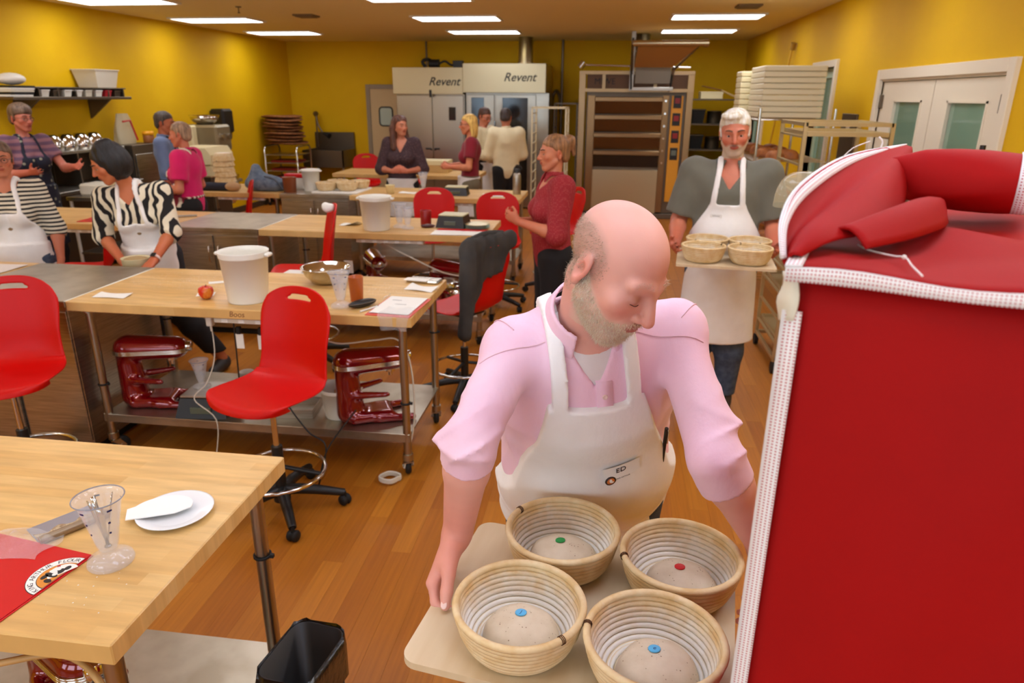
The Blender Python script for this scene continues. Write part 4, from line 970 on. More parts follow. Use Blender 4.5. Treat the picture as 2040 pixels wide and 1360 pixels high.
# shirt details
sf_ed = ed['parts']['shirt_sf']
def on_shirt(x, z, fn=sf_ed):
    o = ed['fromq']((x, -.5, z)); return trace(fn, o, -ed['bk']*-1.0)
M_btn = mat('pearl_button', (240, 206, 196), .25)
for z in (.488, .452):
    o, n = trace(sf_ed, ed['fromq']((.012, -.45, z)), ed['bk']); M = frame(o+n*.0035, ed['sd'], ed['up'])
    bt_ = obj('button', MB().lathe([(0, .0012), (.0035, .0012), (.0048, .0022), (.0056, .0012), (.0056, -.003)], n=14), M_btn, ed['parts']['shirt']); bt_.matrix_local = frame(o+n*.003, ed['sd'], np.cross(n, ed['sd']))
pk = MB(); pl = []
for z in np.linspace(.50, .30, 18):
    o, n = trace(sf_ed, ed['fromq']((.012, -.45, z)), ed['bk']); pl.append((o, n))
vs = []
for o, n in pl:
    for s in (-1, 1): vs.append(o+n*.0028+ed['sd']*s*.016); vs.append(o+n*-.002+ed['sd']*s*.016)
fs = []
for i in range(len(pl)-1): a = i*4; c_ = a+4; fs += [(a, c_, c_+2, a+2), (a, a+1, c_+1, c_), (a+2, c_+2, c_+3, a+3)]
obj('button_placket', MB().add(vs, fs, True), M_pink, ed['parts']['shirt'])
# yoke and armhole seams
def seam(pts_dirs, nm_):
    P = []
    for o_, d_ in pts_dirs: a_, n_2 = trace(sf_ed, o_, d_); P.append(a_+n_2*.0012)
    obj(nm_, MB().tube(P, .0011, 5), mat('pink_seam', (240, 196, 206), .8), ed['parts']['shirt'])
for s_, sg in (('R', -1), ('L', 1)):
    seam([(ed['fromq']((sg*(.075+.11*f), -.035-.02*f, .75)), -ed['up']) for f in np.linspace(0, 1, 9)], 'yoke_seam')
    c_ = ed['J']['sh'+s_]; ax2 = nrm(ed['J']['el'+s_]-c_+ed['sd']*sg*.25); e1_ = nrm(np.cross(ax2, ed['bk'])); e2_ = np.cross(ax2, e1_)
    seam([(c_+ax2*.005+(e1_*math.cos(a)+e2_*math.sin(a))*.25, -(e1_*math.cos(a)+e2_*math.sin(a))) for a in np.linspace(0, 2*PI, 49) if np.dot(e1_*math.cos(a)+e2_*math.sin(a), ed['sd']*sg) > -.15 and np.dot(e1_*math.cos(a)+e2_*math.sin(a), ed['bk']) < .75], 'armhole_seam')
# pen in the breast pocket at the apron edge
o, n = trace(sf_ed, ed['fromq']((.135, -.45, .285)), ed['bk']); o2, n2 = trace(sf_ed, ed['fromq']((.128, -.45, .195)), ed['bk'])
pen = thing('pen', 'dark pen clipped in the pink shirt pocket', 'pen', tuple(EP+o2+n2*.012)); dv = (o+n*.010)-(o2+n2*.012)
obj('barrel', MB().cone((0, 0, 0), tuple(dv), .0042, .0045, 10), M_black, pen); obj('clip', MB().tube([tuple(dv*.98), tuple(dv*.97+n*.007), tuple(dv*.6+n*.006)], .0014, 6), M_chrome, pen)
# name sticker with the apron logo
afn = ed['parts']['apron_f']
o, n = trace(afn, ed['fromq']((.045, -.5, .25)), ed['bk']); ex = nrm(ed['sd']+V(0, 0, .10)); ex = nrm(ex-n*np.dot(ex, n)); ey = np.cross(n, ex)
tg = MB()
def tagpt(u, v): 
    p_ = o+ex*(u-.5)*.085+ey*(v-.5)*.040; q_, m_ = trace(afn, p_+n*.02, -n); return q_+n*.0070
tg.grid(tagpt, 9, 5); to = obj('name_sticker', tg, mat('paper_sticker', (244, 240, 234), .6), ed['parts']['apron']); tag(to, 'white name sticker with handwriting')
M_ink = mat('black_ink', (26, 22, 24), .5)
q1, m1 = trace(afn, o+ey*.004+n*.02, -n); text('handwriting', '\u0190D' if False else 'ED', .020, M_ink, to, frame(q1+n*.0080-ex*.004, ex, ey), .1, .0003)
q2, m2 = trace(afn, o-ex*.030-ey*.022+n*.02, -n); lg_ = obj('apron_emblem', MB().lathe([(0, .0006), (.0125, .0005), (.013, -.002)], n=24), mat('emblem_dark', (60, 40, 30), .6), ed['parts']['apron']); lg_.matrix_local = frame(q2+n*.0074, ex, ey)
i2 = obj('emblem_centre', MB().lathe([(0, .0011), (.009, .0010), (.0092, 0)], n=20), mat('emblem_orange', (214, 120, 50), .6), lg_)
obj('emblem_figure', MB().ball((0, .001, .001), (.0035, .006, .0008)).ball((.003, -.004, .001), (.004, .0025, .0008)), mat('emblem_white', (240, 235, 225), .6), lg_)
text('emblem_lettering', 'KING ARTHUR', .0055, M_ink, lg_, Matrix.Translation((.028, .0, .0006)), 0, .0001)
# ---------------------------------------------------------------- board and proofing baskets
M_ply = mat('pale_plywood', (226, 204, 168), .5, c2=(214, 188, 148), scale=2.2, stretch=(8, 1, 1), bump=.03, bscale=60, bstretch=(10, 1, 1))
M_cane = mat('cane_coil', (226, 178, 106), .55, c2=(214, 164, 90), scale=26, bump=.06, bscale=160)
# flour caught in the coils: more of it towards the basket floor
nt, b_, L = nodes_of(M_cane)
def flour_mix(m, zlo, zhi):
    nt, b_, L = nodes_of(m); src = b_.inputs['Base Color'].links[0].from_socket; tc = nt.nodes.new('ShaderNodeTexCoord'); nz = nt.nodes.new('ShaderNodeTexNoise'); nz.inputs['Scale'].default_value = 40; nz.inputs['Detail'].default_value = 5; L(tc.outputs['Object'], nz.inputs[0])
    sp = nt.nodes.new('ShaderNodeSeparateXYZ'); L(tc.outputs['Object'], sp.inputs[0])
    mr = nt.nodes.new('ShaderNodeMapRange'); mr.inputs[1].default_value = zlo; mr.inputs[2].default_value = zhi; mr.inputs[3].default_value = .75; mr.inputs[4].default_value = -.15; L(sp.outputs[2], mr.inputs[0])
    ad = nt.nodes.new('ShaderNodeMath'); ad.operation = 'MULTIPLY_ADD'; ad.inputs[1].default_value = .9; L(nz.outputs['Fac'], ad.inputs[0]); L(mr.outputs[0], ad.inputs[2])
    rp = nt.nodes.new('ShaderNodeValToRGB'); rp.color_ramp.elements[0].position = .38; rp.color_ramp.elements[1].position = .95; L(ad.outputs[0], rp.inputs[0])
    # only on the sides of the canes that look into the basket
    xy = nt.nodes.new('ShaderNodeVectorMath'); xy.operation = 'MULTIPLY'; xy.inputs[1].default_value = (1, 1, 0); L(tc.outputs['Object'], xy.inputs[0]); dt = nt.nodes.new('ShaderNodeVectorMath'); dt.operation = 'DOT_PRODUCT'; L(xy.outputs[0], dt.inputs[0]); L(tc.outputs['Normal'], dt.inputs[1])
    m2 = nt.nodes.new('ShaderNodeMapRange'); m2.inputs[1].default_value = .05; m2.inputs[2].default_value = -.02; m2.inputs[3].default_value = 0; m2.inputs[4].default_value = 1; L(dt.outputs['Value'], m2.inputs[0])
    mu = nt.nodes.new('ShaderNodeMath'); mu.operation = 'MULTIPLY'; L(rp.outputs[0], mu.inputs[0]); L(m2.outputs[0], mu.inputs[1])
    mx = nt.nodes.new('ShaderNodeMix'); mx.data_type = 'RGBA'; L(mu.outputs[0], mx.inputs[0]); L(src, mx.inputs[6]); mx.inputs[7].default_value = (*lin((242, 237, 228)), 1); L(mx.outputs[2], b_.inputs['Base Color'])
M_cane_in = mat('floured_cane_lining', (222, 186, 130), .7, c2=(236, 212, 168), scale=26, bump=.1, bscale=160); flour_mix(M_cane_in, .008, .078)
M_doughs = mat('speckled_dough', (222, 206, 180), .62, c2=(212, 194, 166), scale=30, bump=.12, bscale=40); nt, b_, L = nodes_of(M_doughs)
vo = nt.nodes.new('ShaderNodeTexVoronoi'); vo.inputs['Scale'].default_value = 150; tc = nt.nodes.new('ShaderNodeTexCoord'); L(tc.outputs['Object'], vo.inputs[0])
rp = nt.nodes.new('ShaderNodeValToRGB'); rp.color_ramp.elements[0].position = .12; rp.color_ramp.elements[1].position = .2; L(vo.outputs['Distance'], rp.inputs[0])
n2 = nt.nodes.new('ShaderNodeTexNoise'); n2.inputs['Scale'].default_value = 60; L(tc.outputs['Object'], n2.inputs[0]); r3 = nt.nodes.new('ShaderNodeValToRGB'); r3.color_ramp.elements[0].position = .5; r3.color_ramp.elements[1].position = .58; L(n2.outputs['Fac'], r3.inputs[0])
mth = nt.nodes.new('ShaderNodeMath'); mth.operation = 'MULTIPLY'; inv = nt.nodes.new('ShaderNodeMath'); inv.operation = 'SUBTRACT'; inv.inputs[0].default_value = 1; L(rp.outputs[0], inv.inputs[1]); L(inv.outputs[0], mth.inputs[0]); L(r3.outputs[0], mth.inputs[1])
src = b_.inputs['Base Color'].links[0].from_socket; mx = nt.nodes.new('ShaderNodeMix'); mx.data_type = 'RGBA'; L(mth.outputs[0], mx.inputs[0]); L(src, mx.inputs[6]); mx.inputs[7].default_value = (*lin((138, 108, 78)), 1); L(mx.outputs[2], b_.inputs['Base Color'])
BZ = .985
ub = nrm((.157, .9876, 0)); wb = V(ub[1], -ub[0], 0)
def bpt(s, t): return V(-.322, .935, 0)+wb*s+ub*t
bl_ = thing('proofing_board', 'pale wooden board held by the man in pink', 'board', tuple(bpt(.28, .222)+V(0, 0, BZ-.014)), math.atan2(wb[1], wb[0]))
obj('panel', MB().prism(rrect(.28, .222, .03, 6), 0, .014), M_ply, bl_)
# coil meshes shared by every basket
prof_b = [(.0735, .0055), (.083, .0095), (.0905, .0165), (.0965, .0255), (.1005, .035), (.104, .0445), (.1065, .054), (.109, .0635), (.111, .073), (.1125, .0825)]
coil_me = []
for k_, (r_, z_) in enumerate(prof_b):
    rad = .0056 if k_ < len(prof_b)-1 else .0066
    coil_me.append(MB().tube([(r_*math.cos(a), r_*math.sin(a), z_+.0005*math.sin(3*a)) for a in np.linspace(0, 2*PI, 49)[:-1]], rad, n=8, closed=True).mesh('coil'))
floor_me = MB()
for r_ in np.arange(.006, .072, .0105): floor_me.tube([(r_*math.cos(a), r_*math.sin(a), .0055) for a in np.linspace(0, 2*PI, 29)[:-1]], .0055, n=6, closed=True)
floor_me.lathe([(0, .004), (.072, .004)], n=32); floor_me = floor_me.mesh('coil_floor')
def seam_mesh():
    m = MB(); r_, z_ = prof_b[-1]
    for k_ in (-1, 0, 1): m.tube([(r_+.0074*math.cos(a), k_*.003, z_+.0074*math.sin(a)) for a in np.linspace(0, 2*PI, 11)[:-1]], .0008, n=5, closed=True)
    return m.mesh('seam_staple')
seam_me = seam_mesh()
def basket(label, x, y, z, rz=0, group='cane proofing baskets', lining=True, cmat=None):
    t = thing('proofing_basket', label, 'basket', (x, y, z), rz, group)
    for me in coil_me: link('coil', me, cmat or M_cane_in, t)
    link('coil_floor', floor_me, cmat or M_cane_in, t); link('seam_staple', seam_me, mat('wire_staple', (90, 60, 40), .4, .8), t)
    return t
def dough(label, x, y, z, r, h, off, sticker, scol, mark=None, rz=0, seed=1):
    t = thing('dough_round', label, 'dough', (x, y, z), rz)
    rs = np.random.RandomState(seed); ph = rs.rand(6)*6.28
    def f(u, v):
        a = 2*PI*u; rr = r*math.sin(min(v*1.0, 1)*PI/2)**.9*(1+.03*math.sin(2*a+ph[0])+.015*math.sin(5*a+ph[1])); zz = h*math.cos(v*PI/2)**.75+.0018*math.sin(7*a+ph[2])*math.sin(v*6+ph[3])*v
        return (rr*math.cos(a), rr*math.sin(a), zz)
    m = MB().grid(f, 48, 22, wrap_u=True); m.lathe([(r*.98, 0.0), (0, 0.0)], n=48); obj('dough_body', m, M_doughs, t)
    sx, sy = off; rr = math.hypot(sx, sy); v0 = math.asin(min((rr/r)**(1/.9), .99))/(PI/2); zz = h*math.cos(v0*PI/2)**.75
    nrm_ = nrm((sx*h/(r*r)*1.2, sy*h/(r*r)*1.2, 1.0)); s = obj('sticker', MB().lathe([(0, .0010), (.0098, .0010), (.0102, .0006), (.0102, -.0012)], n=28), mat('sticker_'+sticker, scol, .55), t)
    s.matrix_local = frame(V(sx, sy, zz)+nrm_*.0012, (1, 0, -nrm_[0]), (0, 1, -nrm_[1])); tag(s, 'round '+sticker+' paper sticker')
    if mark: text('pen_mark', mark, .012, mat('blue_ink', (30, 60, 120), .5), s, Matrix.Translation((0, 0, .0011)), .2, .0001)
    return t
BK = [((-.115, 1.015), 'front left', 'basket with blue-dotted dough nearest the hand with the thumb', 'front'), ]
basket('cane basket at the front left of the board beside the thumb', -.120, 1.010, BZ, 2.2+3.3)
basket('cane basket against the apron holding the green-dotted dough', -.060, 1.245, BZ, 2.6)
basket('cane basket holding the red-dotted dough beside the red cover', .175, 1.195, BZ, 3.35)
basket('cane basket cut by the bottom edge of the photo', .112, .958, BZ, 3.0)
dough('speckled dough with blue sticker in the front left basket', -.114, .998, BZ+.0113, .068, .052, (-.003, .010), 'sky blue', (92, 182, 232), 'J', seed=1)
dough('speckled dough with green sticker beside the apron', -.056, 1.232, BZ+.0113, .071, .044, (-.008, .012), 'green', (30, 150, 70), None, seed=2)
dough('speckled dough with red sticker beside the red cover', .178, 1.178, BZ+.0113, .070, .046, (-.004, .010), 'red', (210, 24, 34), None, seed=3)
dough('speckled dough with blue sticker at the bottom edge', .118, .940, BZ+.0113, .070, .054, (-.006, .012), 'sky blue', (92, 182, 232), 'e', seed=4)
# ---------------------------------------------------------------- everybody else
R_ = math.radians
def stripes(name, ca, cb, freq, axis=2, dist=0.0, sharp=.04, bias=.5, rough=.85):
    m = mat(name, ca, rough, bump=.08, bscale=200); nt, b_, L = nodes_of(m); tc = nt.nodes.new('ShaderNodeTexCoord'); w = nt.nodes.new('ShaderNodeTexWave'); w.bands_direction = 'XYZ'[axis]; w.inputs['Scale'].default_value = freq; w.inputs['Distortion'].default_value = dist; w.inputs['Detail'].default_value = 1.5; w.inputs['Detail Scale'].default_value = 1.2
    L(tc.outputs['Object'], w.inputs[0]); r = nt.nodes.new('ShaderNodeValToRGB'); r.color_ramp.elements[0].position = bias-sharp; r.color_ramp.elements[1].position = bias+sharp; r.color_ramp.elements[0].color = (*lin(ca), 1); r.color_ramp.elements[1].color = (*lin(cb), 1); L(w.outputs['Fac'], r.inputs[0]); L(r.outputs[0], b_.inputs['Base Color']); return m
def dots(name, ca, cb, scale, thr, rnd=1.0):
    m = mat(name, ca, .85, bump=.08, bscale=200); nt, b_, L = nodes_of(m); tc = nt.nodes.new('ShaderNodeTexCoord'); v = nt.nodes.new('ShaderNodeTexVoronoi'); v.inputs['Scale'].default_value = scale; v.inputs['Randomness'].default_value = rnd; L(tc.outputs['Object'], v.inputs[0])
    r = nt.nodes.new('ShaderNodeValToRGB'); r.color_ramp.elements[0].position = thr; r.color_ramp.elements[1].position = thr+.05; r.color_ramp.elements[0].color = (*lin(cb), 1); r.color_ramp.elements[1].color = (*lin(ca), 1); L(v.outputs['Distance'], r.inputs[0]); L(r.outputs[0], b_.inputs['Base Color']); return m
M_jean = mat('blue_denim', (56, 70, 92), .85, c2=(76, 92, 114), scale=30, bump=.1); M_blackcloth = mat('black_cloth', (22, 20, 22), .85, bump=.06, bscale=120); M_khaki = fabric('khaki_cloth', (120, 108, 84), (110, 98, 74))
M_zebra = stripes('zebra_print_cloth', (24, 20, 20), (232, 220, 192), 6.0, 0, 9.0, .05, .46)
M_breton = stripes('black_white_striped_knit', (30, 26, 26), (226, 214, 190), 11.5, 2, 0.0, .08, .45)
M_mauve = stripes('mauve_striped_cloth', (98, 70, 92), (140, 96, 104), 5, 2, 1.5, .2, .5)
M_navyfl = dots('navy_floral_cloth', (26, 28, 46), (150, 150, 130), 17, .22)
M_blue = fabric('blue_shirt_cloth', (112, 130, 168), (100, 118, 156)); M_hot = fabric('hot_pink_knit', (226, 10, 104), (214, 6, 94))
M_stripap = stripes('burgundy_striped_canvas', (120, 14, 40), (228, 218, 196), 7.0, 0, 0.0, .12, .55)
M_plum = dots('dark_speckled_blouse', (66, 44, 48), (120, 92, 88), 55, .18); M_maroon = fabric('maroon_knit', (138, 8, 34), (128, 6, 30))
M_chef = fabric('cream_chef_cloth', (236, 222, 182), (228, 212, 170)); M_redpat = dots('red_dotted_shirt_cloth', (158, 34, 42), (196, 104, 96), 95, .2, .3)
M_grey = fabric('grey_polo_knit', (112, 110, 96), (104, 102, 88))
navy = person('grey-haired woman in navy floral apron gesturing with open hands', (-5.60, 6.32, 0), R_(68), 1.80, fem=True, b=1.02, head=(R_(12), R_(6), 0), skin=(196, 116, 94), hair=('fluffy', (84, 66, 52)), glasses=(60, 40, 40),
    J=dict(elL=(.25, -.12, 1.17), wrL=(.20, -.40, 1.20), elR=(-.25, -.04, 1.14), wrR=(-.14, -.27, 1.17)), hands={'L': dict(d=(-.1, -.98, .05), n=(-.8, 0, .6), curl=.12, spread=.16, thumb=(.5, .0)), 'R': dict(d=(.1, -.95, .1), n=(.8, 0, .6), curl=.15, spread=.16, thumb=(.5, .0))},
    shirt=dict(mat=M_mauve, sleeve=.6, t=.012, hem=-.08, neckr=.062), apron=dict(mat=M_navyfl, top=.33, wt=.115, hem=.45, sw=.012), pants=dict(mat=M_blackcloth))
stripe = person('woman in black and white striped top and white apron at left edge', (-4.02, 4.30, 0), R_(26), 1.60, fem=True, b=1.10, head=(R_(14), R_(2), 0), skin=(200, 122, 88), hair=('short', (84, 64, 48)), glasses=(40, 30, 28),
    J=dict(elL=(.255, .03, 1.12), wrL=(.265, -.05, .90), elR=(-.255, .03, 1.12), wrR=(-.23, -.10, .90), head=(0, -.03, 1.63)), shirt=dict(mat=M_breton, sleeve=1.25, t=.012, hem=-.08, v=.03, neckr=.085, loose=.008), apron=dict(mat=M_canvas, top=.30, wt=.115, hem=.5, sw=.014), pants=dict(mat=M_jean), res=.011)
zebra = person('black-haired woman in zebra print top and apron leaning on table', (-3.06, 4.34, 0), R_(4), 1.68, fem=True, b=1.0, head=(R_(-48), R_(24), 0), skin=(196, 112, 70), hair=('bob', (14, 12, 13), .007), res=.010,
    J=dict(neck=(-.02, -.13, 1.42), head=(-.07, -.215, 1.555), shL=(.17, -.07, 1.36), shR=(-.185, -.15, 1.33), elL=(.235, -.13, 1.10), wrL=(.225, -.37, .955), elR=(-.26, -.12, 1.06), wrR=(-.07, -.26, .93), knL=(.16, -.04, .50), anL=(.34, .12, .10)),
    hands={'L': dict(d=(-.05, -.9, -.35), n=(0, .2, -1), curl=.18, spread=.14), 'R': dict(d=(.75, -.45, -.45), n=(.2, .6, -.75), curl=.45)},
    shirt=dict(mat=M_zebra, sleeve=1.18, t=.012, hem=-.06, v=.07, neckr=.078, loose=.010), apron=dict(mat=M_canvas, top=.27, wt=.115, hem=.56, sw=.014, skirtc=(.02, -.02)), pants=dict(mat=M_blackcloth, cut=.06), shoes=(50, 46, 44))
w = zebra; wl = w['J']['wrL']; t = obj('wristwatch', MB().lathe([(.029, -.009), (.032, -.009), (.032, .009), (.029, .009)], n=20, close=True), mat('pale_watch_band', (226, 190, 176), .5), w['root'])
dz = nrm(w['J']['wrL']-w['J']['elL']); t.matrix_local = frame(wl-dz*.02, np.cross(dz, (1, 0, 0)), np.cross(dz, np.cross(dz, (1, 0, 0)))); 
obj('watch_face', MB().box((-.016, -.016, .029), (.016, .016, .038), .004).xf(Matrix.Rotation(R_(90), 4, 'Y')), M_black, t)
bluem = person('dark-haired man in blue shirt seen from behind', (-4.98, 7.62, 0), R_(112), 1.71, head=(R_(-10), R_(8), 0), skin=(186, 104, 66), hair=('short', (56, 48, 42)), b=1.02, belly=.3,
    J=dict(elL=(.24, -.05, 1.12), wrL=(.14, -.26, 1.08), elR=(-.24, -.02, 1.12), wrR=(-.12, -.24, 1.06)), shirt=dict(mat=M_blue, sleeve=1.7, t=.012, hem=-.1, neckr=.064, loose=.012, collar=dict(r=.064, h=.04)), apron=dict(mat=M_blackcloth, top=.33, wt=.11, hem=.5, sw=.010), pants=dict(mat=M_khaki), res=.013)
pinkp = person('grey-haired person in hot pink polo and striped apron', (-4.16, 6.62, 0), R_(-84), 1.64, fem=True, b=1.10, head=(R_(4), R_(6), 0), skin=(206, 124, 92), hair=('short', (126, 100, 78)), belly=.2,
    J=dict(elL=(.25, .02, 1.10), wrL=(.16, -.22, 1.10), elR=(-.25, .02, 1.10), wrR=(-.14, -.22, 1.10)), shirt=dict(mat=M_hot, sleeve=.72, t=.014, hem=-.10, v=.05, neckr=.062, loose=.018, collar=dict(r=.060, h=.03)), apron=dict(mat=M_stripap, top=.33, wt=.11, hem=.45, sw=.010), pants=dict(mat=M_blackcloth), res=.012)
longh = person('woman with long dark hair and dark blouse, hands clasped', (-2.56, 8.66, 0), R_(8), 1.67, fem=True, b=1.06, head=(R_(42), R_(4), 0), skin=(206, 130, 96), hair=('long', (70, 38, 24), .007),
    J=dict(elL=(.27, .0, 1.10), wrL=(.10, -.22, 1.09), elR=(-.27, .0, 1.10), wrR=(-.10, -.22, 1.09)), hands={'L': dict(d=(-.9, -.3, .1), n=(-.3, .8, 0), curl=.9), 'R': dict(d=(.9, -.3, .1), n=(.3, .8, 0), curl=.9)},
    shirt=dict(mat=M_plum, sleeve=1.3, t=.016, hem=-.02, v=.12, neckr=.062, loose=.016), apron=dict(mat=M_canvas, half=True, waist=.02, hem=.5), pants=dict(mat=M_blackcloth), res=.013)
blond = person('blonde woman in maroon tee with half apron facing left', (-1.74, 8.84, 0), R_(-78), 1.69, fem=True, b=1.05, head=(R_(2), R_(4), 0), skin=(214, 132, 92), hair=('half', (192, 142, 72)), glasses=(60, 20, 24),
    J=dict(elL=(.23, -.02, 1.12), wrL=(.12, -.27, 1.12), elR=(-.23, -.02, 1.12), wrR=(-.12, -.27, 1.12)), shirt=dict(mat=M_maroon, sleeve=.62, t=.012, hem=-.06, v=.03, neckr=.066, loose=.012), apron=dict(mat=M_canvas, half=True, waist=.03, hem=.5), pants=dict(mat=M_khaki), res=.013)
chef1 = person('baker in cream jacket and dark trousers, back to camera', (-1.52, 10.45, 0), R_(200), 1.73, head=(R_(-25), R_(16), 0), skin=(190, 116, 84), hair=('short', (40, 30, 26)), b=1.04,
    J=dict(elL=(.25, -.05, 1.12), wrL=(.16, -.28, 1.02), elR=(-.25, -.05, 1.12), wrR=(-.16, -.28, 1.02)), shirt=dict(mat=M_chef, name='chef_jacket', sleeve=1.7, t=.024, hem=-.17, neckr=.064, loose=.016, collar=dict(r=.062, h=.045, gap=.1, point=.0, flare=.1)), pants=dict(mat=M_blackcloth), res=.013)
chef2 = person('baker with glasses in cream jacket half hidden behind the other', (-1.93, 10.95, 0), R_(62), 1.73, head=(R_(-4), R_(22), 0), skin=(196, 120, 90), hair=('short', (60, 36, 26)), glasses=(50, 30, 30),
    J=dict(elL=(.25, -.05, 1.12), wrL=(.16, -.26, 1.06), elR=(-.25, -.02, 1.12), wrR=(-.16, -.26, 1.02)), shirt=dict(mat=M_chef, name='chef_jacket', sleeve=1.7, t=.016, hem=-.14, neckr=.064, loose=.016), apron=dict(mat=M_canvas, half=True, waist=.0, hem=.5), pants=dict(mat=M_blackcloth), res=.013)
redw = person('smiling woman in red dotted shirt with hair tied up', (-.37, 4.86, 0), R_(-72), 1.66, fem=True, b=1.10, head=(R_(4), R_(4), 0), skin=(214, 136, 100), hair=('pony', (120, 84, 52)), belly=.15,
    J=dict(neck=(0, -.01, 1.475), elL=(.25, -.04, 1.10), wrL=(.15, -.29, 1.18), elR=(-.25, -.02, 1.10), wrR=(-.13, -.24, 1.14)), hands={'L': dict(d=(-.15, -.8, .5), n=(-.8, .2, .3), curl=.9), 'R': dict(d=(.2, -.8, .4), n=(.8, .2, .3), curl=.9)},
    shirt=dict(mat=M_redpat, sleeve=1.05, cuff=.04, t=.016, hem=-.13, v=.05, neckr=.064, loose=.016, wrk=.005, collar=dict(r=.062, h=.035)), pants=dict(mat=M_blackcloth), res=.010)
def polo_paint(X, q, inh, blend, colr):
    bl = np.interp(q[:, 1], [-.12, -.095, -.07, -.04, -.01, .012], [-.040, -.044, -.058, -.040, -.022, .0]); beard = np.clip((bl-q[:, 2])*80+.5, 0, 1)*np.clip((.022-q[:, 1])*50, 0, 1)*(q[:, 2] > -.13)*inh
    lips = np.clip((1.2-np.sqrt(((q[:, 0]/.022)**2+((q[:, 2]+.056)/.010)**2)))*6, 0, 1); blend(np.clip(.8*beard*(1-lips), 0, 1), (206, 190, 166))
    mo = np.exp(-((q[:, 0]/.026)**2+((q[:, 2]+.046)/.006)**2))*(q[:, 1] < -.08)*inh; blend(.8*mo, (110, 86, 70))
polo = person('white-bearded man in grey polo and apron carrying a board', (.70, 4.36, 0), R_(-8), 1.84, head=(R_(0), R_(10), R_(-3)), skin=(206, 122, 92), hair=('side', (216, 200, 168)), belly=.25, b=1.03, paint=polo_paint, brow=(120, 90, 70), res=.010,
    J=dict(shL=(.195, .02, 1.415), shR=(-.195, .02, 1.415), elL=(.262, .02, 1.14), wrL=(.262, -.22, 1.045), elR=(-.262, .02, 1.14), wrR=(-.262, -.22, 1.045)), hands={'L': dict(d=(-.05, -.98, -.12), n=(-.8, 0, .6), curl=.5), 'R': dict(d=(.05, -.98, -.12), n=(.8, 0, .6), curl=.5)},
    shirt=dict(mat=M_grey, sleeve=.86, t=.014, hem=-.12, v=.09, neckr=.068, loose=.020, collar=dict(r=.066, h=.03, flare=.8, point=.04)), apron=dict(mat=M_canvas, top=.30, wt=.10, hem=.47, sw=.015, res=.009, skirtc=(0, -.03)), pants=dict(mat=M_jean), shoes=(60, 50, 44))
o, n = trace(polo['parts']['apron_f'], polo['fromq']((-.055, -.5, .24)), polo['bk']); st = obj('name_sticker', MB().box((-.035, -.012, 0), (.035, .012, .002)), mat('paper_sticker', (244, 240, 234), .6), polo['parts']['apron']); st.matrix_local = frame(o, np.cross((0, 0, 1), n), (0, 0, 1))
obj('pen_marks', MB().tube([(-.02+.004*i, .004*(-1)**i, .0022) for i in range(11)], .0009, 5), M_ink, st)
# buttons of the apron logos on the two women at left
for pp, nm in ((stripe, 0), (zebra, 1)):
    o, n = trace(pp['parts']['apron_f'], pp['fromq']((.0, -.5, .19)), pp['bk']); e = obj('apron_emblem', MB().lathe([(0, .0015), (.014, .001), (.015, -.002)], n=16), mat('emblem_tan', (150, 120, 84), .6), pp['parts']['apron']); e.matrix_local = frame(o, np.cross((0, 0, 1), n), (0, 0, 1))
# board with four baskets carried by the man in grey
pb = thing('proofing_board', 'pale board carried by the man in the grey polo', 'board', (.645, 3.93, 1.062), R_(-6)); obj('panel', MB().prism(rrect(.255, .22, .012, 3), 0, .014), M_ply, pb)
for lab_, dx, dy, rz_ in (('cane basket at the near left of the grey polo man\'s board', -.118, -.10, .4), ('cane basket at the near right of the grey polo man\'s board', .122, -.10, 1.9), ('cane basket at the far left of the grey polo man\'s board', -.095, .12, 4.), ('cane basket at the far right of the grey polo man\'s board', .135, .12, 5.)):
    c_, s_ = math.cos(R_(-6)), math.sin(R_(-6)); basket(lab_, .645+dx*c_-dy*s_, 3.93+dx*s_+dy*c_, 1.076, rz_, cmat=M_cane)
# ================================================================ equipment along the walls
def bx(name, a, b, m, parent, bev=.004): return obj(name, MB().box(a, b, bev), m, parent)
def tubs(name, label, loc, w, d, h, m, group=None, lid=None, taper=.8, cat='tub'):
    """open plastic tub: four sloped walls with a rim"""
    t = thing(name, label, cat, loc, group=group)
    mb = MB()
    def ring(sx, sy, z): return [(-sx, -sy, z), (sx, -sy, z), (sx, sy, z), (-sx, sy, z)]
    R4 = [ring(w*taper, d*taper, 0), ring(w, d, h-.01), ring(w*1.06, d*1.06, h-.01), ring(w*1.06, d*1.06, h), ring(w*.97, d*.97, h), ring(w*taper*.96, d*taper*.96, .006)]
    vs = sum(R4, []); fs = [(3, 2, 1, 0)]
    for k in range(5):
        for i in range(4): a = k*4; fs.append((a+i, a+(i+1) % 4, a+4+(i+1) % 4, a+4+i))
    fs.append((20, 21, 22, 23)); obj('tub_body', mb.add(vs, fs), m, t)
    if lid: obj('lid', MB().box((-w*1.08, -d*1.08, h), (w*1.08, d*1.08, h+.012), .004), lid, t)
    return t
M_clearw = mat('milky_plastic', (226, 218, 198), .35); M_brown = mat('brown_cardboard', (150, 100, 60), .8)
M_ovenglass = mat('oven_dark_glass', (20, 18, 16), .12, coat=.3); M_orange = mat('orange_control_panel', (236, 166, 44), .4); M_bronze = mat('warm_steel_door', (150, 120, 84), .3, 1.0)
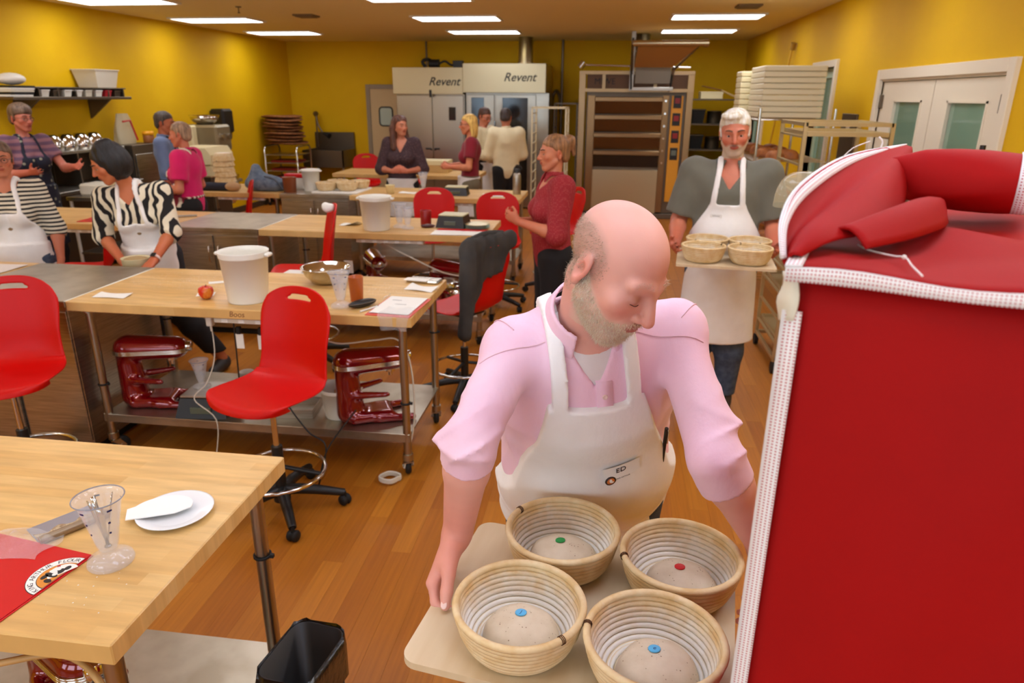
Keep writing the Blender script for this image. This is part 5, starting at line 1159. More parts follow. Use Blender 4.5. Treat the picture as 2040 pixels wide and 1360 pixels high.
# --- left wall shelf
sh = thing('wall_shelf', 'steel wall shelf on the yellow left wall', 'shelf', (XL, 6.62, 1.84))
bx('shelf_board', (0.005, 0, 0), (.36, 1.82, .03), M_steeldk, sh); bx('upper_board', (0.005, .35, .115), (.30, 1.82, .13), M_steeldk, sh)
for y in (.38, 1.5):
    m = MB().add([(.005, y, 0), (.30, y, 0), (.005, y, -.22), (.005, y+.03, 0), (.30, y+.03, 0), (.005, y+.03, -.22)], [(0, 1, 2), (5, 4, 3), (0, 3, 4, 1), (1, 4, 5, 2), (2, 5, 3, 0)]); obj('bracket', m, M_steeldk, sh)
for k in range(6): bx('divider', (.01, .42+k*.27, .03), (.30, .432+k*.27, .115), M_steeldk, sh)
nm = ['white pan at the left of the shelf dividers', 'dark pan beside the white pan on the shelf', 'plain white tub on the wall shelf', 'small white tub right of the plain one', 'white tub fourth from the shelf corner', 'white box third from the shelf corner', 'red box on the wall shelf', 'grey mesh box at the shelf right end']
for k in range(8):
    y = 7.14+k*.165; m = (M_white, M_steeldk, M_white, M_white, M_clearw, M_white, mat('red_box_card', (180, 30, 40), .6), M_steeldk)[k]
    tubs('storage_tub', nm[k], (XL+.2, y, 1.871), .09, .055, .07, m, 'small tubs on the wall shelf', None, .85)
tubs('storage_tub', 'large cream bin on top of the wall shelf', (XL+.17, 8.12, 1.971), .15, .20, .20, M_clearw, cat='bin')
t = thing('book_stack', 'pile of papers and a white bag at the shelf left end', 'papers', (XL+.18, 6.80, 1.871))
for k in range(5): bx('paper', (-.13+.01*(k % 2), -.16+.012*k, k*.022), (.13, .14+.012*k, k*.022+.018), (M_white, M_dark, M_clearw, M_white, M_dark)[k], t, .002)
t = thing('flour_bag', 'white paper bag lying on the shelf papers', 'bag', (XL+.18, 6.84, 1.985)); obj('bag_body', MB().ball((0, 0, .055), (.11, .15, .06), 14, 8), M_white, t)
# --- ledge with a row of upturned mixing bowls
ld = thing('counter_unit', 'counter with a steel ledge below the wall shelf', 'counter', (XL, 6.62, 0))
bx('carcass', (.01, 0, .05), (.50, 1.48, .88), M_steeldk, ld); bx('worktop', (.01, -.02, .88), (.56, 1.52, .92), M_steel, ld); bx('ledge', (.01, 0, 1.28), (.40, 1.48, 1.31), M_steel, ld); bx('back_panel', (.005, 0, .92), (.02, 1.48, 1.28), M_steeldk, ld)
for y in (.04, .72, 1.42): bx('upright', (.03, y, .92), (.36, y+.025, 1.28), M_steeldk, ld)
bm = MB().lathe([(.0, .165), (.05, .163), (.075, .14), (.092, .10), (.102, .05), (.108, .0), (.112, .0), (.106, .052), (.096, .103), (.078, .145), (.05, .169), (0, .17)], n=24).mesh('bowl')
for k in range(6):
    o = link('mixing_bowl', bm, M_chrome, None, (XL+.25, 6.70+k*.215, 1.312)); tag(o, ('first', 'second', 'third', 'fourth', 'fifth', 'last')[k]+' steel mixing bowl along the ledge counted from the left', 'bowl', 'steel bowls on the ledge')
    h_ = link('bowl_handle', MB().tube([(.105, 0, .03), (.14, 0, .04), (.14, 0, .09), (.098, 0, .10)], .006, 6).mesh('h'), M_chrome, o)
t = thing('bread_bin', 'white tub with a grey lid on the left counter', 'tub', (-5.28, 6.86, .901)); bx('tub_body', (-.18, -.14, 0), (.12, .14, .12), M_clearw, t, .02); bx('side_panel', (.14, -.12, 0), (.17, .14, .30), M_cream, t, .01)
# small steel table beside it
t = thing('steel_table', 'white framed table below the gesturing hands', 'table', (-5.22, 7.0, 0)); bx('top', (-.32, -.38, .86), (.32, .38, .90), M_steel, t)
for sx in (-.29, .29):
    for sy in (-.35, .35): obj('leg', MB().cone((sx, sy, 0), (sx, sy, .86), .018), M_white, t)
bx('shelf', (-.3, -.36, .3), (.3, .36, .32), M_steeldk, t)
# hanging clear bag with red strap
M_film = mat('clear_film', (235, 232, 222), .18, alpha=.28, spec=.8)
t = thing('plastic_bag', 'clear plastic bag with a red strap by the left wall', 'bag', (-6.05, 8.42, 1.312-.0)); 
def bagf(u, v): a = 2*PI*u; r = .17*(1-.5*v*v)*(1+.12*math.sin(5*a+v*4)); return (r*.5*math.cos(a), r*math.sin(a), .36*v)
obj('bag_film', MB().grid(bagf, 20, 8, wrap_u=True), mat('frosted_bag', (226, 216, 186), .4, alpha=.6), t); obj('strap', MB().tube([(.1, -.14, .27), (.1, 0, .28), (.11, .08, .04)], .012, 6), mat('red_strap', (196, 20, 24), .5), t)
cb = thing('side_cabinet', 'tall narrow cabinet under the plastic bag', 'cabinet', (-6.05, 8.45, 0)); bx('body', (-.19, -.28, 0), (.25, .28, 1.31), M_steeldk, cb); bx('door', (.25, -.26, .1), (.27, .26, 1.2), M_steel, cb)
t = thing('jar', 'orange lidded jar beside the plastic bag', 'jar', (-5.9, 8.66, 1.312)); obj('jar_body', MB().lathe([(0, 0), (.06, 0), (.065, .01), (.065, .09), (.055, .1)]), mat('brown_jar', (150, 90, 40), .4), t); obj('lid', MB().lathe([(.062, .095), (.068, .095), (.068, .14), (0, .142)]), mat('orange_lid', (250, 170, 20), .4), t)
# --- floor mixer
t = thing('floor_mixer', 'large grey floor mixer by the left wall with a bowl on top', 'mixer', (-5.72, 9.7, 0))
M_mgrey = mat('mixer_grey_enamel', (150, 136, 104), .4, .3)
bx('base', (-.25, -.30, 0), (.35, .30, .12), M_mgrey, t, .03); bx('column', (-.25, -.16, .12), (.0, .16, 1.2), M_mgrey, t, .03); bx('head', (-.28, -.20, 1.14), (.28, .20, 1.50), M_mgrey, t, .03); bx('motor_cover', (-.28, -.34, 1.10), (.0, -.20, 1.50), M_cream, t, .02)
obj('planetary', MB().lathe([(.10, 1.14), (.10, 1.06), (.03, 1.05), (.02, .85), (0, .85)], (.18, 0, 0)), M_steel, t); obj('mixing_bowl', MB().lathe([(0, .42), (.14, .43), (.2, .55), (.22, .82), (.23, .82), (.21, .54), (.14, .41), (0, .40)], (.17, 0, 0)), M_chrome, t)
obj('yoke', MB().tube([(.0, -.24, .7), (.17, -.26, .72), (.35, -.2, .72)], .025).tube([(.0, .24, .7), (.17, .26, .72), (.35, .2, .72)], .025), M_mgrey, t); obj('speed_dial', MB().cone((.28, -.08, 1.34), (.33, -.08, 1.34), .05).cone((.28, .10, 1.34), (.32, .10, 1.34), .04), M_chrome, t)
o = tag(obj('steel_bowl', MB().lathe([(0, 0), (.10, .005), (.17, .05), (.20, .12), (.205, .12), (.175, .045), (.1, -.005), (0, -.006)], n=28), M_chrome, None, (-5.74, 9.75, 1.506)), 'steel bowl resting on top of the floor mixer', 'bowl')
t = thing('towel_dispenser', 'black paper towel dispenser on the left wall', 'dispenser', (XL+.01, 10.9, 1.27)); obj('case', MB().box((0, -.16, .05), (.24, .16, .42), .035), M_black, t); obj('lower_case', MB().box((0, -.14, 0), (.2, .14, .06), .02), M_black, t)
# cream dough machine on a stand
t = thing('dough_sheeter', 'cream enamel machine behind the pink shirt person', 'machine', (-5.16, 8.62, .0)); bx('stand', (-.2, -.22, 0), (.2, .22, .92), M_steeldk, t); bx('lower_case', (-.24, -.26, .92), (.24, .26, 1.08), M_cream, t, .02); obj('hood', MB().prism([(-.26, 0), (.26, 0), (.26, .11), (.2, .2), (-.2, .2), (-.26, .14)], -.27, .27).xf(Matrix.Translation((0, 0, 1.08)) @ Matrix.Rotation(PI/2, 4, 'X')), M_cream, t); obj('switch', MB().cone((.27, 0, 1.15), (.28, 0, 1.15), .02), M_black, t)
# --- rack with a heap of brown baskets
t = thing('sheet_rack', 'low aluminium rack holding brown bags in the back left corner', 'rack', (-5.82, 12.5, 0))
for sx in (-.3, .3):
    obj('side_frame', MB().tube([(sx, -.3, .06), (sx, -.3, .98), (sx, -.24, 1.04), (sx, .24, 1.04), (sx, .3, .98), (sx, .3, .06)], .016, sub=1), M_chrome, t)
for k in range(6):
    z = .18+k*.14; bx('tray', (-.29, -.29, z), (.29, .29, z+.015), M_steel, t)
for sx in (-.3, .3):
    for sy in (-.28, .28): obj('wheel', MB().cone((sx-.012, sy, .035), (sx+.012, sy, .035), .035), M_dark, t)
M_sack = mat('brown_wicker', (150, 92, 40), .75, c2=(96, 54, 24), scale=30, bump=.3, bscale=80)
slab = MB(); rs_ = np.random.RandomState(8)
def slabf(u, v): a = 2*PI*u; r = math.sin(v*PI)**.35; return (.36*r*math.cos(a), .30*r*math.sin(a)*(1+.08*math.sin(3*a)), .026*math.cos(v*PI)+.010*math.sin(2*a)*r)
slab_me = MB().grid(slabf, 20, 9, wrap_u=True).mesh('bread_slab')
for k in range(9):
    o = link('bread_basket', slab_me, M_sack, None, (-5.84+rs_.uniform(-.04, .04), 12.5+rs_.uniform(-.04, .04), 1.085+k*.056), rs_.uniform(-.5, .5)); o.rotation_euler[0] = rs_.uniform(-.015, .015); o.rotation_euler[1] = rs_.uniform(-.015, .015)
    tag(o, 'flat brown wicker tray, '+('lowest', 'second lowest', 'third', 'fourth', 'middle', 'sixth', 'seventh', 'second highest', 'topmost')[k]+' of the pile on the corner rack', 'tray', 'brown trays in the corner pile')
for k in range(3): tag(bx('red_tray', (-6.06, 12.28, .476+k*.14), (-5.58, 12.7, .51+k*.14), mat('dark_red_tray', (140, 30, 26), .5), None), ('lowest', 'middle', 'top')[k]+' dark red tray inside the low aluminium rack', 'tray', 'red trays in the rack')
# --- sink
t = thing('sink', 'steel sink with a spray tap in the back left corner', 'sink', (-5.40, 13.42, 0)); bx('basin_front', (-.40, -.34, .62), (.40, -.31, .92), M_steeldk, t); bx('basin_left', (-.40, -.34, .62), (-.37, .34, .92), M_steeldk, t); bx('basin_right', (.37, -.34, .62), (.40, .34, .92), M_steeldk, t); bx('basin_floor', (-.40, -.34, .60), (.40, .34, .63), M_steeldk, t); bx('splashback', (-.40, .31, .62), (.40, .35, 1.22), M_steeldk, t)
for sx in (-.37, .37):
    for sy in (-.30, .30): obj('leg', MB().cone((sx, sy, 0), (sx, sy, .62), .02), M_steel, t)
tp = obj('spray_tap', MB().tube([(-.3, .2, .95), (-.3, .2, 1.5), (-.28, .15, 1.58), (-.24, .08, 1.52), (-.2, .04, 1.36), (-.1, .0, 1.22)], .016, sub=4).ball((-.3, .2, 1.56), .05), M_steeldk, t); obj('spray_head', MB().cone((-.1, 0, 1.22), (.05, -.05, 1.16), .02, .05), M_dark, t)
# --- two rack ovens
M_sil = mat('silver_oven_door', (178, 172, 158), .28, 1.0, bump=.02, bscale=40, bstretch=(1, 1, 40)); M_hood = mat('oven_hood_steel', (196, 184, 150), .35, 1.0)
M_letter = mat('black_lettering', (20, 18, 18), .5)
t = thing('rack_oven', 'left steel oven with two plain doors and lettered hood', 'oven', (-3.16, 12.6, 0)); bx('body', (-.62, .03, .02), (.60, 1.1, 1.93), M_sil, t); hd = bx('hood', (-.63, -.12, 1.93), (.60, 1.1, 2.36), M_hood, t)
text('hood_lettering', 'Revent', .19, M_letter, hd, frame((.27, -.122, 2.13), (1, 0, 0), (0, 0, 1)), .35, .002, bold=.0022)
for x0, x1 in ((-.60, .02), (.03, .58)):
    d = bx('door', (x0, 0, .10), (x1, .03, 1.91), M_sil, t, .006); obj('latch', MB().tube([(x1-.03 if x0 < -.1 else x0+.03, -.005, 1.0), (x1-.03 if x0 < -.1 else x0+.03, -.05, 1.02), (x1-.12 if x0 < -.1 else x0+.12, -.05, 1.02)], .014), M_black, d)
bx('control_box', (.32, -.02, 1.50), (.44, .0, 1.72), M_ovenglass, t); obj('hood_latch', MB().cone((.03, -.13, 1.88), (.03, -.13, 2.0), .02), M_black, t)
t2 = thing('hood_motor', 'black fan motors and hoses on the left oven hood', 'motor', (-3.05, 12.85, 2.362)); obj('motor', MB().cone((-.18, 0, .07), (.0, 0, .07), .07).tube([(-.25, 0, .02), (-.3, 0, .1), (-.22, 0, .14), (-.15, 0, .12)], .03, sub=3), M_black, t2); bx('junction_box', (.25, -.05, 0), (.42, .08, .12), M_black, t2); obj('hose', MB().tube([(.0, 0, .07), (.1, .02, .11), (.2, .05, .05), (.3, .02, .06)], .018, sub=4), M_dark, t2)
t = thing('rack_oven', 'right steel oven with dark glass doors and round duct', 'oven', (-1.84, 12.6, 0)); bx('body', (-.70, .03, .02), (.74, 1.1, 1.96), M_sil, t); hd = bx('hood', (-.70, -.22, 1.96), (.70, 1.1, 2.42), M_hood, t); text('hood_lettering', 'Revent', .19, M_letter, hd, frame((.26, -.222, 2.20), (1, 0, 0), (0, 0, 1)), .35, .002, bold=.0022)
for x0, x1, g0, g1 in ((-.68, -.20, -.60, -.38), (-.18, .52, -.06, .38)):
    d = bx('door', (x0, 0, .08), (x1, .03, 1.93), M_sil, t, .006); bx('glass', (g0, -.008, .25), (g1, .0, 1.88), M_ovenglass, d)
bx('door_handle', (-.20, -.06, .85), (-.17, -.02, 1.5), M_chrome, t); obj('duct', MB().lathe([(.125, 0), (.125, .50), (.13, .5)], (.30, .3, 2.41), 24).lathe([(.14, .02), (.14, .05)], (.30, .3, 2.41), 24), M_hood, t)
obj('vent_pipe', MB().cone((.9, .8, .3), (.9, .8, 2.85), .025).cone((-1.65+.0, 1.1, 2.4), (-1.65, 1.1, 2.85), .018).tube([(.7, .9, 1.8), (.78, .9, 2.0), (.86, .85, 1.9), (.9, .8, 1.6)], .03, sub=4), M_steeldk, t)
# --- open white rack in front of the ovens and a dark rack beside
def bun_rack(label, x, y, w, d, h, m, n, cat='rack', trays=True, group=None, trm=None):
    t = thing('bakery_rack', label, cat, (x, y, 0), group=group)
    for sx in (-w, w):
        for sy in (-d, d): obj('post', MB().box((sx-.012, sy-.012, .09), (sx+.012, sy+.012, h)), m, t); obj('wheel', MB().cone((sx-.014, sy, .045), (sx+.014, sy, .045), .045, n=12), M_dark, t)
        for k in range(n): z = .22+(h-.32)*k/(n-1); obj('runner', MB().box((sx-.01, -d, z), (sx+.01, d, z+.012)), m, t)
    for z in (.10, h-.024):
        fr = MB()
        for sy in (-d, d): fr.box((-w, sy-.012, z), (w, sy+.012, z+.024))
        for sx in (-w, w): fr.box((sx-.012, -d, z), (sx+.012, d, z+.024))
        obj('cross_frame', fr, m, t)
    return t
bun_rack('white wire rack standing before the dark oven glass', -.94, 11.15, .25, .3, 1.76, mat('cream_rack_paint', (226, 210, 170), .4, .3), 11); bun_rack('dark rack between the ovens and the deck oven', -.84, 13.35, .2, .25, 1.8, M_steeldk, 10)
M_frame = mat('warm_frame_steel', (176, 150, 112), .35, .9)
# --- deck oven with loader
t = thing('deck_oven', 'tall four-deck oven with steel doors and orange panel', 'oven', (.30, 11.95, 0))
bx('body', (-.74, .06, .08), (.86, 1.6, 2.0), M_steeldk, t); 
for x in (-.86, ): bx('side_post', (x, -.06, .02), (x+.10, .04, 2.28), M_frame, t)
bx('side_post', (.82, -.06, .02), (.92, .04, 2.24), M_frame, t); bx('jamb', (-.72, 0, .10), (-.60, .06, 1.93), M_bronze, t); bx('jamb', (.46, -.0, .10), (.56, .06, 1.93), M_bronze, t)
bx('lower_panel', (-.60, .0, .08), (.46, .05, .78), M_hood, t); bx('base_frame', (-.76, -.04, 0), (.80, .10, .08), M_steeldk, t)
for k in range(4):
    z = .82+k*.275; d = obj('oven_door', MB().add([(-.60, .045, z), (.46, .045, z), (.46, .005, z+.19), (-.60, .005, z+.19), (-.60, .06, z), (.46, .06, z), (.46, .06, z+.19), (-.60, .06, z+.19)], [(0, 1, 2, 3), (7, 6, 5, 4), (0, 4, 5, 1), (2, 6, 7, 3), (0, 3, 7, 4), (1, 5, 6, 2)]), M_ovenglass if k == 0 else mat('oven_door_steel', (110, 92, 66), .25, 1.0), t)
    bx('door_bar', (-.61, -.03, z+.19), (.47, .03, z+.265), M_bronze, d, .01)
bx('control_panel', (.60, -.01, .28), (.78, .05, 1.93), M_orange, t)
for k in range(4): 
    p = bx('controller', (.63, -.022, .95+k*.265), (.75, -.01, 1.14+k*.265), M_black, t); bx('display', (.65, -.025, 1.02+k*.265), (.73, -.021, 1.10+k*.265), mat('red_display', (150, 24, 24), .3) if k else mat('grey_display', (110, 120, 110), .3), p, .001)
for k in range(6): obj('lamp_knob', MB().cone((.51, -.02, .9+k*.19), (.51, .0, .9+k*.19), .016), M_chrome, t)
fr = MB().box((-.86, -.08, 1.98), (.92, -.02, 2.03)).box((-.86, -.08, 2.24), (.92, -.02, 2.29)).box((-.50, -.08, 2.03), (-.45, -.02, 2.24)).box((.30, -.08, 2.03), (.35, -.02, 2.24)); obj('top_frame', fr, M_frame, t)
hd = bx('header', (-.74, .0, 2.03), (.86, .06, 2.24), mat('header_brown', (96, 66, 40), .4, .4), t); text('header_lettering', 'MIWE', .13, M_letter, hd, frame((-.46, -.003, 2.135), (1, 0, 0), (0, 0, 1)), 0, .002)
obj('guide_rod', MB().cone((-.84, -.05, 2.38), (.84, -.05, 2.34), .014).cone((-.86, -.05, 2.34), (-.80, -.05, 2.42), .05), M_chrome, t)
lo_ = thing('oven_loader', 'tilted oven loader raised above the deck oven', 'loader', (.42, 11.80, 0)); 
obj('belt', MB().add([(-.14, -.25, 2.36), (.42, -.25, 2.36), (.72, -.95, 2.62), (-.12, -.95, 2.62), (-.14, -.25, 2.33), (.42, -.25, 2.33), (.72, -.95, 2.59), (-.12, -.95, 2.59)], [(3, 2, 1, 0), (4, 5, 6, 7), (0, 1, 5, 4), (1, 2, 6, 5), (2, 3, 7, 6), (3, 0, 4, 7)]), mat('canvas_belt', (186, 140, 84), .7), lo_)
obj('front_roller', MB().cone((-.2, -.95, 2.62), (.78, -.95, 2.62), .04).cone((.78, -.95, 2.62), (.84, -.95, 2.62), .05), M_hood, lo_); obj('side_rail', MB().tube([(-.2, -.95, 2.62), (-.18, -.2, 2.32), (-.17, .1, 2.2)], .02), M_steel, lo_); obj('side_rail', MB().tube([(.74, -.95, 2.62), (.45, -.2, 2.3), (.42, .05, 2.0)], .02), M_steel, lo_)
bx('back_plate', (-.12, -.1, 2.10), (.42, -.06, 2.34), M_steeldk, lo_); bx('frame', (-.16, -.16, 2.0), (.46, -.12, 2.05), M_steel, lo_); obj('chain', MB().tube([(-.18, -.16, 2.75), (-.19, -.14, 2.4), (-.17, -.12, 2.02)], .014), M_dark, lo_); obj('chain', MB().tube([(.44, -.16, 2.34), (.42, -.14, 2.02)], .014), M_dark, lo_)
obj('mast', MB().box((-.20, -.02, 2.0), (-.14, .04, 2.85)), M_steel, lo_); t3 = thing('duct', 'round steel duct above the deck oven', 'duct', (.40, 12.4, 2.28)); obj('duct_pipe', MB().lathe([(.13, 0), (.13, .57), (.135, .57)], n=24), M_hood, t3); obj('duct_collar', MB().lathe([(.135, .30), (.15, .30), (.15, .33), (.135, .33)], n=24), M_steel, t3)
# --- storage shelves in the back right corner
t = thing('wire_shelving', 'dark loaded shelving in the back right corner', 'shelving', (1.72, 13.1, 0))
for sx in (-.42, .42):
    for sy in (-.28, .28): obj('post', MB().cone((sx, sy, 0), (sx, sy, 1.92), .014), M_steeldk, t)
for z in (.2, .62, 1.04, 1.46, 1.86): bx('shelf', (-.44, -.3, z), (.44, .3, z+.025), M_steeldk, t)
k = 0
for z in (.225, .645, 1.065, 1.485):
    for x in (-.28, 0, .28):
        kind = k % 3; nm_ = ('dark lidded bin', 'steel pot', 'brown box')[kind]+' on the corner shelving, '+('bottom', 'second', 'third', 'fourth')[k//3]+' shelf, '+('left', 'middle', 'right')[k % 3]
        if kind == 0: tubs('storage_tub', nm_, (1.72+x, 13.05, z), .11, .14, .22, M_dark, None, M_steeldk, cat='bin')
        elif kind == 1:
            o = thing('stock_pot', nm_, 'pot', (1.72+x, 13.05, z)); obj('pot_body', MB().lathe([(0, 0), (.12, 0), (.125, .01), (.125, .2), (.13, .2), (.13, .205), (.118, .2), (.118, .012), (0, .01)], n=20), M_steeldk, o); obj('pot_handle', MB().tube([(.125, -.03, .15), (.16, -.03, .15), (.16, .03, .15), (.125, .03, .15)], .006), M_steel, o)
        else: o = thing('cardboard_box', nm_, 'box', (1.72+x, 13.05, z)); bx('box_body', (-.11, -.14, 0), (.11, .14, .2), M_brown, o); bx('box_tape', (-.02, -.142, .0), (.02, .142, .203), mat('tape', (190, 150, 90), .4), o, .001)
        k += 1
o = thing('white_box', 'long white box on top of the corner shelving', 'box', (1.62, 13.0, 1.886)); bx('box_body', (-.18, -.16, 0), (.18, .16, .11), M_cream, o); bx('box_lid', (-.185, -.165, .08), (.185, .165, .115), M_cream, o)
o = thing('bread_peel', 'wooden peel lying across the top of the corner shelving', 'peel', (1.78, 13.0, 2.02)); obj('blade', MB().box((-.32, -.12, 0), (.0, .12, .012), .004), M_brown, o); obj('handle', MB().cone((0, 0, .006), (.42, -.35, -.10), .014), mat('pale_handle_wood', (214, 180, 120), .5), o); o.rotation_euler = (0, .2, 0)
# --- white tray stack and bread rack by the right wall
t = thing('wire_rack', 'chrome wire rack with loaves by the right wall', 'rack', (1.62, 7.6, 0))
for sx in (-.32, .32):
    for sy in (-.75, .75): obj('post', MB().cone((sx, sy, .1), (sx, sy, 1.82), .014), M_chrome, t); obj('wheel', MB().cone((sx-.015, sy, .05), (sx+.015, sy, .05), .05, n=12), M_dark, t)
for z in (.25, .62, 1.0, 1.36, 1.72):
    m = MB()
    for y in np.arange(-.72, .73, .12): m.cone((-.32, y, z), (.32, y, z), .004, n=6, caps=False)
    for sx in (-.32, .0, .32): m.cone((sx, -.75, z-.006), (sx, .75, z-.006), .007, n=6, caps=False)
    obj('wire_shelf', m, M_chrome, t)
M_crust = mat('brown_crust', (176, 104, 44), .6, c2=(126, 66, 26), scale=14, bump=.25, bscale=40)
def loaff(u, v): a = 2*PI*u; r = math.sin(v*PI/2)**.7; return (.085*r*math.cos(a), .11*r*math.sin(a), .085*math.cos(v*PI/2)**.8)
loaf_me = MB().grid(loaff, 18, 8, wrap_u=True).mesh('loaf'); li = 0; ords = ('first', 'second', 'third', 'fourth', 'fifth', 'sixth', 'seventh')
for z, row in ((1.367, 'upper'), (1.007, 'middle'), (.627, 'lower')):
    for k in range(7 if row != 'lower' else 5):
        o = link('bread_loaf', loaf_me, M_crust, None, (1.50+.16*(k % 2), 6.98+k*.2, z), k*.7); tag(o, '%s crusty loaf from the near end of the %s wire rack shelf' % (ords[k], row), 'bread', 'loaves on the wire rack')
t = thing('tray_stack', 'tall stack of white dough trays on the wire rack', 'trays', (1.66, 7.62, 1.73)); 
for k in range(9):
    m = MB().box((-.28, -.34, k*.052), (.28, .34, k*.052+.048), .006); obj('tray', m, mat('translucent_tray', (226, 214, 180), .4), t)
t = thing('tray_stack', 'narrow stack of cream trays behind the white ones', 'trays', (1.42, 8.15, 1.73))
for k in range(8): obj('tray', MB().box((-.13, -.16, k*.055), (.13, .16, k*.055+.05), .006), M_cream, t)
# front aluminium rack at the right
rk = bun_rack('aluminium pan rack beside the grey polo man', 1.52, 5.35, .27, .33, 1.76, mat('pale_aluminium', (206, 188, 146), .35, .7), 9)
for k in (0, 2, 3, 5, 6, 8):
    z = .22+(1.76-.32)*k/8+.013; o = thing('sheet_pan', 'sheet pan on runner %s of the aluminium pan rack counted from below' % ('one', 'two', 'three', 'four', 'five', 'six', 'seven', 'eight', 'nine')[k], 'pan', (1.52, 5.35, z), group='pans in the aluminium rack'); obj('pan_base', MB().box((-.25, -.33, 0), (.25, .33, .004)), mat('pale_aluminium', (206, 188, 146), .35, .7), o)
    m = MB()
    for s in (-1, 1): m.box((-.25, s*.33-.004, .0), (.25, s*.33+.004, .028)); m.box((s*.25-.004, -.33, 0), (s*.25+.004, .33, .028))
    obj('pan_rim', m, mat('pale_aluminium', (206, 188, 146), .35, .7), o)
# switch plate, pole on the right wall
t = thing('switch_panel', 'grey switch panel on the right wall beside the doors', 'panel', (XR, 7.48, 1.15)); bx('panel_face', (-.02, -.22, 0), (0, .22, .62), M_steeldk, t); bx('notice', (-.024, -.06, .42), (-.019, .04, .56), M_white, t, .001)
o = thing('broom', 'yellow handled broom leaning high on the right wall', 'broom', (XR-.08, 10.1, 1.3)); obj('pole', MB().cone((0, .5, 0), (.03, 0, 1.22), .013), mat('yellow_wood_handle', (206, 160, 50), .5), o); obj('grip', MB().cone((.03, 0, 1.19), (.033, -.03, 1.27), .03, .035), mat('brass_grip', (160, 120, 40), .5), o)
# black wire shelf behind the red cover at the right edge
t = thing('black_wire_shelf', 'black wire shelving behind the red cover at the right edge', 'shelving', (2.0, 3.3, 0))
for sx in (-.22, .22):
    for sy in (-.5, .5): obj('post', MB().cone((sx, sy, 0), (sx, sy, 1.7), .013), M_black, t)
for z in (.35, .8, 1.25, 1.58):
    m = MB()
    for y in np.arange(-.5, .51, .05): m.cone((-.22, y, z), (.22, y, z), .003, n=5, caps=False)
    for sx in (-.22, .22):
        for zz in (z, z-.03): m.cone((sx, -.5, zz), (sx, .5, zz), .005, n=6, caps=False)
        for k in range(20): m.cone((sx, -.5+k*.05, z-.03*(k % 2)), (sx, -.45+k*.05, z-.03*((k+1) % 2)), .003, n=5, caps=False)
    for sy in (-.5, .5):
        for zz in (z, z-.03): m.cone((-.22, sy, zz), (.22, sy, zz), .005, n=6, caps=False)
        for k in range(9): m.cone((-.22+k*.05, sy, z-.03*(k % 2)), (-.17+k*.05, sy, z-.03*((k+1) % 2)), .003, n=5, caps=False)
    obj('wire_shelf', m, M_black, t)
tubs('storage_tub', 'blue bin on the black wire shelving', (2.0, 3.1, 1.255), .15, .2, .12, mat('blue_bin', (50, 90, 160), .5), cat='bin')
# ================================================================ red rack cover at the right
M_vinyl = mat('red_vinyl', (166, 0, 0), .70, c2=(158, 0, 0), scale=5, bump=.06, bscale=700, spec=.22)
def weave_mat():
    m = mat('white_mesh_binding', (240, 236, 232), .6, bump=.0); nt, b_, L = nodes_of(m); uv = nt.nodes.new('ShaderNodeUVMap'); sp = nt.nodes.new('ShaderNodeSeparateXYZ'); L(uv.outputs[0], sp.inputs[0]); prev = None
    for ax_ in (0, 1):
        fr = nt.nodes.new('ShaderNodeMath'); fr.operation = 'FRACT'; L(sp.outputs[ax_], fr.inputs[0]); g = nt.nodes.new('ShaderNodeMath'); g.operation = 'GREATER_THAN'; g.inputs[1].default_value = .55; L(fr.outputs[0], g.inputs[0])
        if prev is None: prev = g
        else: mu = nt.nodes.new('ShaderNodeMath'); mu.operation = 'MULTIPLY'; L(prev.outputs[0], mu.inputs[0]); L(g.outputs[0], mu.inputs[1]); prev = mu
    mx = nt.nodes.new('ShaderNodeMix'); mx.data_type = 'RGBA'; L(prev.outputs[0], mx.inputs[0]); mx.inputs[6].default_value = (*lin((240, 234, 232)), 1); mx.inputs[7].default_value = (*lin((196, 96, 96)), 1); L(mx.outputs[2], b_.inputs['Base Color']); return m
M_weave = weave_mat()
def strip(name, A, B, parent, cells=4, m=None, cell=.0032, thick=.0022):
    """band between two 3-D polylines with a woven pattern in its UVs"""
    A = [np.array(p, float) for p in A]; B = [np.array(p, float) for p in B]; n = len(A); vs = []; L_ = [0]
    for i in range(1, n): L_.append(L_[-1]+np.linalg.norm(A[i]-A[i-1]))
    for i in range(n): vs += [A[i], B[i]]
    fs = [(2*i, 2*i+1, 2*i+3, 2*i+2) for i in range(n-1)]; mb = MB().add(vs, fs, True); me = mb.mesh(name); uv = me.uv_layers.new(name='UVMap')
    for p in me.polygons:
        for li in p.loop_indices: vi = me.loops[li].vertex_index; uv.data[li].uv = (L_[vi//2]/cell, (vi % 2)*cells)
    o = link(name, me, m or M_weave, parent); md = o.modifiers.new('s', 'SOLIDIFY'); md.thickness = thick; md.offset = 0; return o
CA = math.radians(-20); cw = V(math.cos(CA), math.sin(CA), 0); cu_ = V(-cw[1], cw[0], 0); CP = V(.165, .635, 0); ZT = 1.77
cov = thing('rack_cover', 'red vinyl cover with white mesh binding over a bakery rack', 'cover', tuple(CP+cw*.3+cu_*.23)); c0 = CP+cw*.3+cu_*.23
def cpt(s, t, z): return CP+cw*s+cu_*t+V(0, 0, z)-c0
CWd, CDp, CB = .60, .47, .12
def wr(s, z): return .004*math.sin(9*s+3*z)+.003*math.sin(23*s-7*z+1)+.005*math.sin(5*z+2*s)
fm = MB().grid(lambda u, v: cpt(.004+u*CWd, .004-wr(u, v*3)*(1-abs(2*u-1)**4), CB+(ZT-.012-CB)*v), 40, 60); o = obj('front_panel', fm, M_vinyl, cov); md = o.modifiers.new('s', 'SOLIDIFY'); md.thickness = .002
